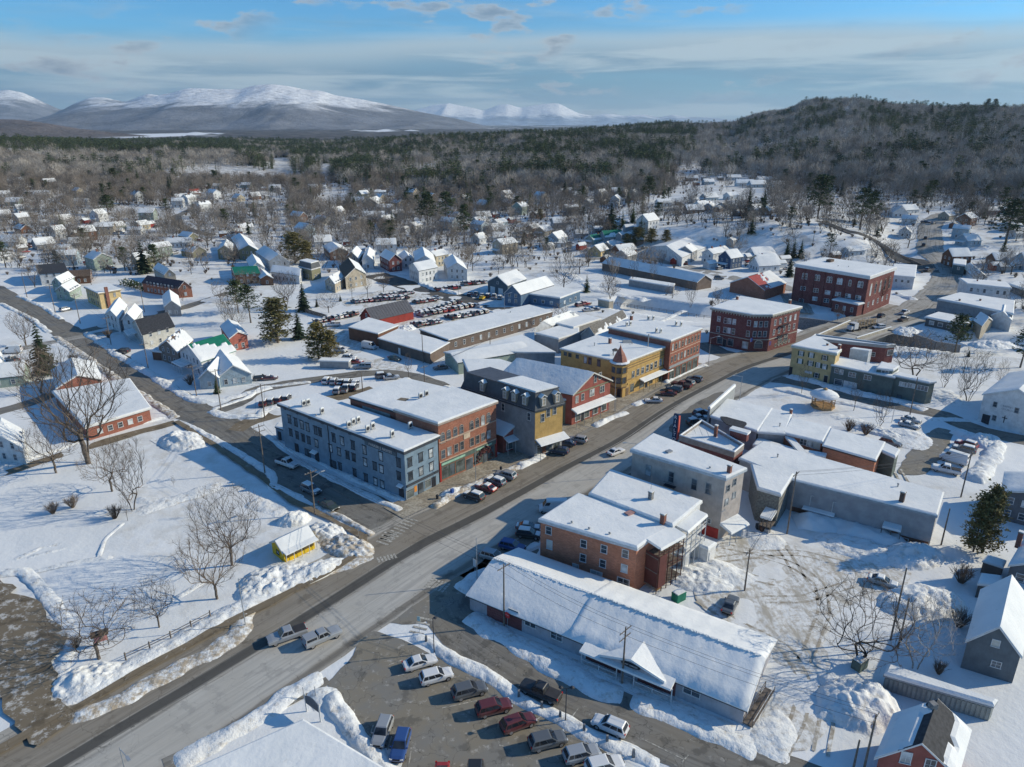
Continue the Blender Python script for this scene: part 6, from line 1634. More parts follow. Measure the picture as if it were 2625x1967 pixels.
gs.hexa([gt + nrm * .25,g1 + nrm * .25 + d * .3,g1 + bk * .08 + d * .3,gt + bk,gt + nrm * .2 + dz_,g1 + nrm * .2 + d * .3 + dz_,g1 + bk * .08 + d * .3 + dz_ * .3,gt + bk + dz_ * .3])
gs.build('gable_snow',SNOW_ROOF,B.root)
s,z = onwall(B,LWI,'D3',1097,700); q = pk_ + nrm * .12 + Z * 3.32
el = MB(); i0 = 0; NE = 24; rz_ = math.atan2(d.y,d.x)
for y_ in (0.0,.06):
 for k in range(NE):
  t = 2 * PI * k / NE; el.v.append(tuple(q + d * (1.35 * math.cos(t)) + Z * (.34 * math.sin(t)) + nrm * y_))
el.f.append(tuple(range(NE,2 * NE))); el.f += [(k,(k + 1) % NE,NE + (k + 1) % NE,NE + k) for k in range(NE)]
el.build('oval_signboard',paint('sign_black',(.015,.02,.03)),B.root)
text(B.root,'LAW OFFICES',q + nrm * .075,rz_,.32,paint('sign_silver',(.75,.75,.74)),ext=.005)
panel(B,LWI,s0 - .12,s0 + .12,0,2.5,WHITE,'corner_board',.05,.1)
# the right hand section of the office roof stands a step higher; snow thrown up along the ridge
r1,r2 = B.r1,B.r2
if (r1 - e1).length > (r2 - e1).length: r1,r2 = r2,r1
Es = e1.lerp(e2,.40); far_ = nn_ * wd; Rm = r1.lerp(r2,.40); mb = MB()
for E_,F_ in ((Es,e2),(Es + far_,e2 + far_)):
 up = Z * .78; dn = (Vector((E_.x,E_.y,0)) - Vector((Rm.x,Rm.y,0))).normalized() * .42; n0 = len(mb.v); nu,nv = 44,9
 for i in range(nu + 1):
  for j in range(nv + 1):
   s_,t_ = i / nu,j / nv; p = (E_ + dn).lerp(F_ + dn + dd * .5,s_).lerp(Rm.lerp(r2 + dd * .5,s_),t_)
   wv = .10 * math.sin(s_ * 60) * (t_ < .99) * .25 + (float(fbm(p.x * 1.1,p.y * 1.1,3)) - .5) * .16
   mb.v.append((p.x,p.y,p.z + .60 * min(1,.35 + t_ * 6) * min(1,.3 + s_ * 30) * min(1,.3 + (1 - s_) * 30) + wv))
 for i in range(nu):
  for j in range(nv):
   q = (n0 + i * (nv + 1) + j,n0 + (i + 1) * (nv + 1) + j,n0 + (i + 1) * (nv + 1) + j + 1,n0 + i * (nv + 1) + j + 1); mb.f.append(q if E_ is Es else q[::-1])
mb.build('upper_roof_snow',SNOW_ROOF,B.root,smooth=True)
rg = MB(); rr_ = random.Random(3)
for k in range(230):
 t_ = k / 230; p = r1.lerp(r2,t_) + Z * (.62 if t_ > .4 else .45) + nn_ * rr_.uniform(-.35,-.1); rg.box((p.x,p.y,p.z),(rr_.uniform(.15,.3),rr_.uniform(.12,.25),rr_.uniform(.08,.2)),rr_.random() * 3)
o = rg.build('ridge_clods',SNOW_ROOF,B.root); o['kind'] = 'stuff'
# ramp at the right end
rp = empty('ramp',tuple(at('D3',2050,1300).xy) + (0,),'wooden access ramp with rail at the right end of the office','ramp'); q0 = at('D3',2010,1320,.1); q1 = at('D4',150,1030,.6); dd = (q1 - q0).normalized(); nn_ = Vector((dd.y,-dd.x,0)) * .6
MB().hexa([q0 - nn_,q0 + nn_,q1 + nn_,q1 - nn_,q0 - nn_ + Z * .12,q0 + nn_ + Z * .12,q1 + nn_ + Z * .12,q1 - nn_ + Z * .12]).build('deck_floor',WOODG,rp)
for sg in (-1,1):
 MB().bar(q0 + nn_ * sg + Z * 1,q1 + nn_ * sg + Z * 1,.05).build('rail',WOODG if sg < 0 else WHITE,rp); MB().bar(q0 + nn_ * sg + Z * .5,q1 + nn_ * sg + Z * .5,.04).build('rail',WOODG,rp)
 for k in range(5):
  q = q0.lerp(q1,k / 4) + nn_ * sg; MB().bar(q,q + Z * 1.05,.05).build('post',WOODG,rp)
# foreground flat snow roof, lower left
B = bldg('foreground_building','building under a flat smooth snow roof at the bottom edge',[('D2',-700,2500),('D2',1500,1950),('D2',430,1300),('D2',-900,1900)],4.5,SGREY,over=.35,corn=.3,snow=.35)
# red house lower right with bare patches
def bare_red(ci,s,t): return (1.0 - 1.3 * max(0,t - .35) * (1 if ci == 0 else 1.2)) if ci == 0 else (1.05 - 1.25 * t)
B = bldg('red_brick_house','red gabled house with patchy snow and bare dark shingles',[at2('D4',1040,1560,4.2),at2('D4',1660,1700,4.2),at2('D4',1755,1370,4.2)],4.2,SRED,raw=True,roof='gable',rise=3.2,over=.5,snow=.3,bare=bare_red,seed=4,roofmat=SHINGLE)
wins_px(B,0,[('D4',1255,1580),('D4',1450,1640)],.95,1.5,'grid',WHITE); q = at('D4',1462,1210,6.8); MB().box((q.x,q.y,7.2),(.7,.7,1.8),.2).build('chimney',STONE,B.root)
# dark grey gabled barn right edge
B = bldg('grey_barn','dark grey gabled barn with thick snow roof at the right edge',[at2('D4',1755,630,4.6),at2('D4',2185,750,4.6),at2('D4',2260,330,4.6)],4.6,S_('slate_blue_boards',(.13,.155,.175)),raw=True,roof='gable',rise=3.4,over=.35,snow=.4,seed=6)
wins_px(B,0,[('D4',1985,825)],1.0,.9,'grid',WHITE); wins_px(B,0,[('D4',1982,655)],.8,1.0,'sash',WHITE,OFFW)
# storage garages
B = bldg('storage_sheds','long narrow grey metal storage shed under snow, bottom right',[('D4',1955,1165),('D4',1980,1130),('D4',1120,845),('D4',1088,915)],2.3,paint('ribbed_metal',(.22,.25,.25),.5,.1,1,metal=.2),over=.2,corn=.15,snow=.5,trim=GREYT)
a,d,L = edge(B,3)
for k in range(22): panel(B,3,L * k / 22 + .1,L * (k + 1) / 22 - .1,.1,1.9,paint('ribbed_door',(.27,.29,.27),.5,.1),'shutter_door',.03,.06)
# right edge houses
B = bldg('grey_duplex','dark grey clapboard house with white windows, right edge',[at2('C4',2040,820,5.6),at2('C4',2560,960,5.6),at2('C4',2560,800,5.6)],5.6,S_('charcoal_clapboard',(.13,.14,.155)),raw=True,roof='gable',rise=1.6,over=.35,snow=.35); wins_row(B,0,4,[4.2,1.6],.9,1.2,'sash',.04)
B = bldg('chimney_house','charcoal house with red brick chimney and snowy porch, right edge',[at2('C4',2100,1420,5.4),at2('C4',2600,1560,5.4),at2('C4',2700,1330,5.4)],5.4,S_('charcoal_clapboard',(.13,.14,.155)),raw=True,roof='gable',rise=2.2,over=.3,snow=.35); wins_row(B,0,3,[3.8,1.4],1.0,1.2,'sash',.06); chimney(B,'C4',2165,1240,2.0,.7,zb=6.0)
canopy(B,0,.2,5,2.6,1.8,.4,4)
B = bldg('garden_shed','low grey shed under snow between cedars and charcoal house',[('C4',2035,1440),('C4',2060,1390),('C4',1920,1345),('C4',1880,1390)],2.2,SWEATH,over=.15,corn=.1,snow=.35)
B = bldg('small_white_garage','small snow covered garage above the grey barn, right edge',[('D4',2000,200),('D4',2030,120),('D4',1870,100),('D4',1840,180)],2.4,SDARK,over=.15,corn=.1,snow=.4)
# ================================================================== YELLOW SHED, GAZEBO, BANDSTAND PARK
B = bldg('yellow_shed','small bright yellow information shed with open porch',[at2('C2',175,1225,2.3),at2('C2',275,1318,2.0),at2('C2',520,1200,2.0)],2.1,YELP,raw=True,roof='gable',rise=1.2,over=.3,snow=.16,trim=OFFW)
a,d,L = edge(B,0); wins_row(B,0,1,[1.1],.8,.6,'sash',.3,DARK)
a,d,L = edge(B,1); nrm = Vector((d.y,-d.x,0))
for k in range(5):
 q = a + d * (L * k / 4) + nrm * .7; MB().bar(q - Z * .2,q + Z * 2.1,.06).build('porch_post',WHITE,B.root)
panel(B,1,.2,L - .2,.5,1.7,paint('shade_opening',(.10,.075,.03)),'opening',.03,.04); panel(B,1,.1,L - .1,0,.7,YELP,'counter',.1,.1)
q0 = a - d * .2 + nrm * 1.1; q1 = a + d * (L + .2) + nrm * 1.1
MB().hexa([a - d * .2 + Z * 2.15,q0 + Z * 1.95,q1 + Z * 1.95,a + d * (L + .2) + Z * 2.15,a - d * .2 + Z * 2.4,q0 + Z * 2.15,q1 + Z * 2.15,a + d * (L + .2) + Z * 2.4]).build('porch_roof',SNOW_ROOF,B.root)
g = at('B4',580,1400,0); GZ = empty('gazebo',(g.x,g.y,0),'octagonal pine gazebo with a domed snow cap','gazebo')
MB().lathe((g.x,g.y,0),[(3.0,-.2),(3.0,.55)],8,.39).build('platform',WOOD,GZ)
for k in range(8):
 t = .39 + PI / 4 * k; q = g + Vector((math.cos(t),math.sin(t),0)) * 2.75; t2 = t + PI / 4; q2 = g + Vector((math.cos(t2),math.sin(t2),0)) * 2.75
 MB().bar(q,q + Z * 3.1,.1).build('post',WOOD,GZ)
 if k != 6:
  for h_ in (.85,1.4): MB().bar(q + Z * h_,q2 + Z * h_,.05).build('rail',WOOD,GZ)
  bb = MB()
  for i in range(9): qq = q.lerp(q2,(i + .5) / 9); bb.bar(qq + Z * .55,qq + Z * 1.4,.03,n=3,cap=False)
  o = bb.build('balusters',WOOD,GZ); o['kind'] = 'stuff'
MB().lathe((g.x,g.y,0),[(3.5,3.0),(3.55,3.15),(3.3,3.2)],8,.39).build('eaves',WOOD,GZ)
MB().lathe((g.x,g.y,0),[(3.5,3.15),(3.6,3.4),(3.2,3.85),(2.3,4.35),(1.2,4.7),(.5,4.85)],16).build('roof',SNOW_ROOF,GZ,smooth=True)
MB().lathe((g.x,g.y,0),[(.55,4.8),(.6,5.1),(.1,5.4)],8).build('cupola',WOOD,GZ)

# ================================================================== WAREHOUSE YARD BEHIND MAIN STREET
B = bldg('rear_warehouse','squat brown warehouse with square snow roof, left of the row',[('B2',1040,812),('B2',1202,745),('B2',962,680),('B2',800,757)],4.2,SBROWN,trim=SWEATH,over=.2,corn=.2,snow=.3)
B = bldg('board_shed','weathered board shed with low snow roof behind the white van',[('B2',1462,970),('B2',1615,882),('B2',1205,772),('B2',1042,848)],3.3,SWEATH,trim=WOODG,over=.3,corn=.15,snow=.3); door(B,3,edge(B,3)[2] * .42,1.0,2.2,WHITE)
B = bldg('long_mill','very long weathered board mill with snow roof and small windows',[('B2',1612,860),('B3',432,630),('B3',240,578),('B2',1380,775)],4.0,SWEATH,trim=WOODG,over=.35,corn=.15,snow=.3); wins_row(B,0,13,[2.0],.8,1.5,'sash',.02,WHITE); vent(B,'B3',90,640,.5)
B = bldg('red_barn','red barn with ribbed dark metal roof beside the car yard',[at2('B2',895,665,3.2),at2('B2',1000,700,3.2),at2('B2',1325,625,3.2)],3.2,SBARN,raw=True,roof='gable',rise=3.6,over=.3,snow=0,roofmat=METALROOF,trim=SBARN); wins_row(B,0,1,[4.3],.9,1.2,'sash',.3,WHITE)
rb = MB()
for E_,F_ in ((B.P[0],B.P[3]),(B.P[1],B.P[2])):
 E_ = Vector((*E_,3.2)); F_ = Vector((*F_,3.2))
 for k in range(15):
  t = (k + .5) / 15; p = E_.lerp(F_,t); q = B.r1.lerp(B.r2,t); rb.bar(p + Vector((0,0,.2)) + (p - q) * .04,q + Vector((0,0,.2)),.05,n=3)
o = rb.build('roof_rib',METALROOF,B.root); o['kind'] = 'stuff'
B = bldg('green_garage','small pale green garage with open dark door below the mill',[at2('B2',1690,1060,3.0),at2('B2',1580,975,3.0),at2('B3',120,880,3.2)],3.6,STEAL,raw=True,roof='gable',rise=1.2,over=.3,snow=.3);
wh = bldg('flat_store','broad one storey store with fanned snow roof behind the mill',[('B3',200,960),('B3',450,960),('B3',180,820),('B2',1740,940)],4.0,SGREY,over=.3,corn=.2,snow=.3)
B = bldg('cinder_store','stained concrete store with low gabled front behind the ochre block',[('B3',480,850),('B3',640,800),('B3',640,700),('B3',300,805)],5.0,SCONC,over=.3,corn=.2,snow=.3,trim=WHITE)
B = bldg('dormered_house','white house with dark dormered roof among the rear stores',[at2('B3',285,780,5.2),at2('B3',430,745,5.2),at2('B3',640,665,5.2)],5.2,SWHITE,raw=True,roof='gable',rise=2.4,over=.3,snow=.2,roofmat=SHINGLE); auto_wins(B,1,.8,1.2,first=2.6)
for x,y in ((460,690),(580,650)):
 q = at('B3',x,y,6.4); o = MB().box((q.x,q.y,6.6),(1.8,1.6,1.5),.6).build('dormer',SWHITE,B.root); MB().box((q.x,q.y,7.45),(2.1,2.0,.25),.6).build('dormer_snow',SNOW_ROOF,o)
B = bldg('grey_gable_store','pale grey store with tan shingled gable behind brick store block',[at2('B3',665,800,6.0),at2('B3',790,830,6.0),at2('B3',1050,690,6.0)],5.6,SGREY,raw=True,roof='gable',rise=3.0,over=.25,snow=.2,roofmat=SHINGLEG,bare=lambda ci,s,t: .9 - t * .9 if ci else .3,seed=9)
B = bldg('snow_roof_store','long snow roofed store between dormered house and brick block',[('B3',600,760),('B3',820,690),('B3',700,660),('B3',440,720)],5.5,SGREY,over=.3,corn=.2,snow=.35)
B = bldg('blue_warehouse','blue clapboard warehouse with ribbed grey metal gable roof',[at2('B3',40,490,4.6),at2('B3',175,500,4.6),at2('B3',440,420,4.6)],5.0,S_('blue_board',(.10,.17,.26)),raw=True,roof='gable',rise=3.6,over=.3,snow=.02,roofmat=METALROOF); wins_row(B,0,2,[2.2,4.4],.9,1.3,'grid',.12,WHITE)
B = bldg('blue_office','low blue office with snow roof joined to the blue warehouse',[('B3',490,520),('B3',655,460),('B3',430,425),('B3',160,475)],4.2,S_('blue_board',(.10,.17,.26)),over=.3,corn=.2,snow=.35,trim=SWHITE); wins_row(B,3,4,[1.8],1.2,1.2,'shop',.1,WHITE); wins_row(B,0,3,[1.8],1.2,1.2,'shop',.1,WHITE)
B = bldg('blue_garage','slate blue two bay garage with white doors and snowy gable',[at2('B2',1928,385,4.6),at2('B2',2090,420,4.6),at2('B2',2240,365,4.6)],4.6,S_('slate_board',(.10,.135,.16)),raw=True,roof='gable',rise=3.2,over=.3,snow=.3)
a,d,L = edge(B,0)
for f in (.25,.65): panel(B,0,L * f - 1.4,L * f + 1.4,0,2.8,WHITE,'garage_door',.05,.08)
wins_row(B,0,1,[5.0],.9,1.0,'sash',.2,WHITE)
B = bldg('lot_office','small square tan kiosk with snow cap by parked vehicles',[('B3',890,545),('B3',925,540),('B3',840,522),('B3',800,528)],2.8,STAN,over=.25,corn=.15,snow=.3)
B = bldg('long_white_hall','wide grey white metal hall with broad shallow snowy gable',[at2('B3',1228,110,4.0),at2('B3',1480,200,4.0),at2('B3',1725,90,4.0)],4.4,SWHITE,raw=True,roof='gable',rise=3.4,over=.3,snow=.25); a,d,L = edge(B,0)
for f in (.45,.65): panel(B,0,L * f - 1.5,L * f + 1.5,0,3,paint('roller_door',(.42,.45,.48)),'garage_door',.05,.08)
B = bldg('long_low_store','long low weathered store with tree shadowed snow roof by the river',[at2('B3',1600,395,3.4),at2('B3',1720,375,3.4),at2('B3',950,225,3.4)],3.6,SWEATH,raw=True,roof='gable',rise=2.6,over=.3,snow=.3)
B = bldg('river_annex','grey annex with narrow snow roof below the long low store',[('B3',1410,430),('B3',1420,405),('B3',1070,350),('B3',1050,370)],3.0,SGREY,over=.2,corn=.15,snow=.3)
def bare_garage(ci,s,t): return 1.0 if ci == 0 else (1.3 - 1.0 * t)
B = bldg('red_roofed_hall','brick hall whose red metal roof shows through the snow',[at2('B3',1870,395,4.2),at2('B3',2150,455,4.2),at2('B4',285,400,4.2)],4.2,BRICK_O,raw=True,roof='gable',rise=4.0,over=.3,snow=.22,roofmat=REDROOF,bare=lambda ci,s,t: .2 + .75 * s - .3 * (t - .5) + (.75 if ci == 0 else .0),seed=12)
# ================================================================== NAMED HOUSES, WEST SIDE
def gh(name,label,L3,h,wall,rise,rm=None,bare=None,st=2,snow=.25,over=.35,seed=0,trim=None,first=1.5,aw=True,z0=0.0):
 B = bldg(name,label,[at2(c,x,y,z0 + h) for c,x,y in L3],h,wall,cat='house',raw=True,roof='gable',rise=rise,over=over,snow=snow,roofmat=rm,bare=bare,seed=seed,trim=trim,z0=z0)
 if aw: auto_wins(B,st,.85,1.35,first=first)
 return B
B = bldg('brick_library','long low red brick library under a wide snowy roof',[('B1',1208,1410),('B1',1040,1180),('B1',440,1280),('B1',700,1560)],3.6,BRICK_R,cat='library',over=.5,corn=.3,snow=.35,trim=WHITE); s,z = onwall(B,3,'B1',1110,1450);
p_ = B.P; wins_row(B,3,5,[1.6],1.0,1.2,'sash',.1,WHITE)
gh('library_wing','upper snowy gable of the library behind big bare trees',[('B1',460,1250),('B1',820,1175),('B1',760,1040)],4.2,BRICK_R,2.4,st=1)
B = gh('green_roofed_house','white house with green metal roof half bared of snow',[('B1',1455,950),('B1',1630,1035),('B1',1905,945)],5.0,SWHITE,3.6,GREENROOF,lambda ci,s,t: 1.25 - .5 * s - .75 * t if ci == 1 else 1.0 - .9 * t,seed=21); canopy(B,0,.5,7.5,2.7,3.2,.4,5)
B = gh('black_roofed_house','white house with wide black shingle roof facing the street',[('B1',1070,720),('B1',1155,815),('B1',1410,750)],4.9,S_('ivory_clapboard',(.5,.5,.46)),3.0,SHINGLE,lambda ci,s,t: .0,seed=22,snow=.05); canopy(B,0,-.5,7,2.7,3.0,.4,5)
gh('slope_roofed_house','pale blue grey corner house with snowy saltbox roof',[('B1',1610,1170),('B1',1770,1165),('B1',1850,1060)],3.2,SLIGHTB,2.4,st=1,over=.3)
B = gh('blue_grey_cottage','pale blue grey cottage with two gable windows by the lane',[('B1',1760,1165),('B1',2030,1130),('B1',1920,1000)],3.0,SLIGHTB,3.0,st=1,over=.3)
gh('brown_bay_house','brown shingled house with cross gables left of green roof',[('B1',1285,910),('B1',1440,960),('B1',1560,860)],4.6,S_('brown_grey_clapboard',(.22,.19,.16)),2.8,SHINGLEB,lambda ci,s,t: .95 - .5 * t,seed=24)
B = bldg('brown_porch','small brick and glass porch in front of the brown house',[('B1',1385,965),('B1',1370,935),('B1',1270,925),('B1',1230,950)],2.8,SBROWN,cat='porch',over=.3,corn=.15,snow=.4)
gh('pink_shed','faded red two storey outbuilding with snow roof behind green roof',[('B1',1860,845),('B1',2000,815),('B1',1920,720)],4.6,SPINK,1.6,st=1)
B = bldg('italianate_house','square cream house with corner boards and tall red chimney',[('B1',800,480),('B1',972,450),('B1',860,400),('B1',690,430)],6.4,SYEL2,cat='house',over=.5,corn=.4,snow=.3,trim=paint('tan_trim',(.34,.27,.18))); auto_wins(B,2,.9,1.6,first=1.7,floor=3.0); s,z = onwall(B,0,'B1',870,520); panel(B,0,s - .6,s + .6,0,8.4,BRICKC,'chimney',.3,.6)
gh('white_l_house','white house with blue shaded roof left of black roofed house',[('B1',850,650),('B1',960,690),('B1',1030,580)],4.8,SWHITE,2.2)
gh('white_wing_house','narrow white house squeezed beside the black roofed house',[('B1',990,690),('B1',1090,700),('B1',1150,620)],5.2,SWHITE,2.2)
gh('dark_roofed_house','white two storey house with near black roof, upper left',[('B1',320,325),('B1',285,255),('B1',500,240)],5.2,SWHITE,2.2,SHINGLE,lambda ci,s,t: 0,snow=.05)
gh('ell_house','white ell house with blue shaded gable beside dark roofed house',[('B1',420,390),('B1',500,400),('B1',600,350)],4.4,STEAL,2.2)
gh('low_brown_house','low brown house with long dark roof, upper left',[('B1',540,350),('B1',560,310),('B1',740,300)],3.4,SBROWN,1.8,SHINGLEB,lambda ci,s,t: .3,st=1)
gh('teal_cottage','pale teal cottage with snow gables in front of the brown roof',[('B1',450,455),('B1',560,470),('B1',650,420)],4.0,STEAL,2.2)
gh('purple_roofed_house','brick house with dark purple shingles and front dormer',[('B1',1440,440),('B1',1550,430),('B1',1260,385)],4.2,BRICK_O,2.8,paint('plum_shingles',(.06,.045,.06)),lambda ci,s,t: .15,snow=.15)
gh('tan_gable_house','tan gabled house with blue shaded roof behind purple roof',[('B1',1330,330),('B1',1420,325),('B1',1330,275)],4.4,STAN,2.4)
gh('small_carriage_house','grey carriage house with snowy roof by the cross lane',[('B1',1330,590),('B1',1460,590),('B1',1440,500)],3.6,SGREY,2.4,st=1)
gh('green_cross_house','red brown house with solid green roof, upper centre left',[('B1',1905,330),('B1',1870,280),('B1',2060,270)],4.6,SBROWN,2.0,GREENROOF,lambda ci,s,t: 0,snow=.04)
gh('garage_cottage','small tan garage cottage right of the green roofed brown house',[('B1',2110,360),('B1',2211,360),('B1',2150,300)],3.2,SBROWN,1.6,st=1)
gh('white_gabled_house','tall white gabled house above the green roofed brown house',[('B1',2030,280),('B1',2140,270),('B1',2100,200)],5.4,SWHITE,2.6)
gh('white_twin_house','white house with steep blue shaded roof beside tall white gables',[('B2',160,220),('B2',320,225),('B2',200,150)],5.4,SWHITE,3.4)
gh('olive_house','olive green house with wide snow roof and turret, upper left',[('B1',1935,130),('B1',2100,140),('B1',2020,40)],5.4,SOLIVE,3.0)
gh('tan_red_house','tan house with reddish gable behind the parked snow yard',[('B1',1760,130),('B1',1880,140),('B1',1900,90)],5.0,SOLIVE,2.8)
B = bldg('mansard_house','green grey mansard house with white dormers, upper centre left',[('B2',500,285),('B2',572,265),('B2',470,245),('B2',400,260)],5.6,SOLIVE,cat='house',over=.4,snow=.01); auto_wins(B,1,.8,1.5,first=1.8,m=.2)
o1,i1 = offset(B.P,.2),offset(B.P,-.5); ms = MB()
for i in range(4): j = (i + 1) % 4; ms.quad((*o1[i],5.65),(*o1[j],5.65),(*i1[j],8.2),(*i1[i],8.2))
ms.build('mansard_roof',SGT,B.root); MB().prism(offset(B.P,-.4),8.15,8.5).build('roof_snow',SNOW_ROOF,B.root)
gh('ell_white_wing','low white wing with porch left of the mansard house',[('B2',400,340),('B2',430,300),('B2',210,270)],3.8,SWHITE,2.0,st=1)
gh('stone_house','grey stone house with brown rust roof patched by snow',[('B2',775,350),('B2',940,320),('B2',880,240)],5.6,STAN,3.4,SHINGLEB,lambda ci,s,t: .9 if ci == 1 else .25,seed=31)
gh('stone_wing','smaller gabled wing left of the stone house',[('B2',610,380),('B2',690,405),('B2',770,360)],4.0,STAN,2.4,SHINGLEB,lambda ci,s,t: .9 - .3 * t,seed=32)
gh('brick_gable_house','dark brick gabled house with white trim and porch, centre',[('B2',1130,215),('B2',1230,205),('B2',1150,165)],5.8,BRICK_D,2.8)
gh('blue_roof_house','white house with blue shaded roof left of the brick gable',[('B2',1000,210),('B2',910,215),('B2',930,150)],4.6,SWHITE,2.6)
gh('long_white_house_mid','white two storey house with cross gable and porch, centre',[('B2',1290,260),('B2',1370,300),('B2',1520,270)],6.2,SWHITE,2.4)
gh('white_rear_house','plain white gable rising behind the central white house',[('B2',1340,220),('B2',1505,235),('B2',1480,160)],6.4,SWHITE,3.0)
gh('white_house_right','white gabled house half hidden by bare trees, centre',[('B2',1600,280),('B2',1760,290),('B2',1720,220)],5.2,SWHITE,3.0)
gh('brown_hip_house','brown sided house with snowy hipped roof, upper centre',[('B2',650,150),('B2',800,140),('B2',740,90)],4.4,SBROWN,2.0)
gh('grey_dutch_house','grey house with dark gambrel roof beside brown hipped house',[('B2',780,190),('B2',880,200),('B2',920,150)],4.6,SGREY,3.0)
gh('small_white_gable','small white gable between brick gable and white house',[('B2',1235,210),('B2',1330,205),('B2',1300,165)],4.4,SWHITE,2.2)
gh('white_west_house','plain white house at the far left edge beside the road',[('B1',-40,1060),('B1',30,1090),('B1',20,980)],4.4,STEAL,2.0)
gh('porched_white_house','white house with black shutters at the left edge',[('C1',-150,430),('C1',180,470),('C1',190,330)],4.0,SWHITE,2.4)
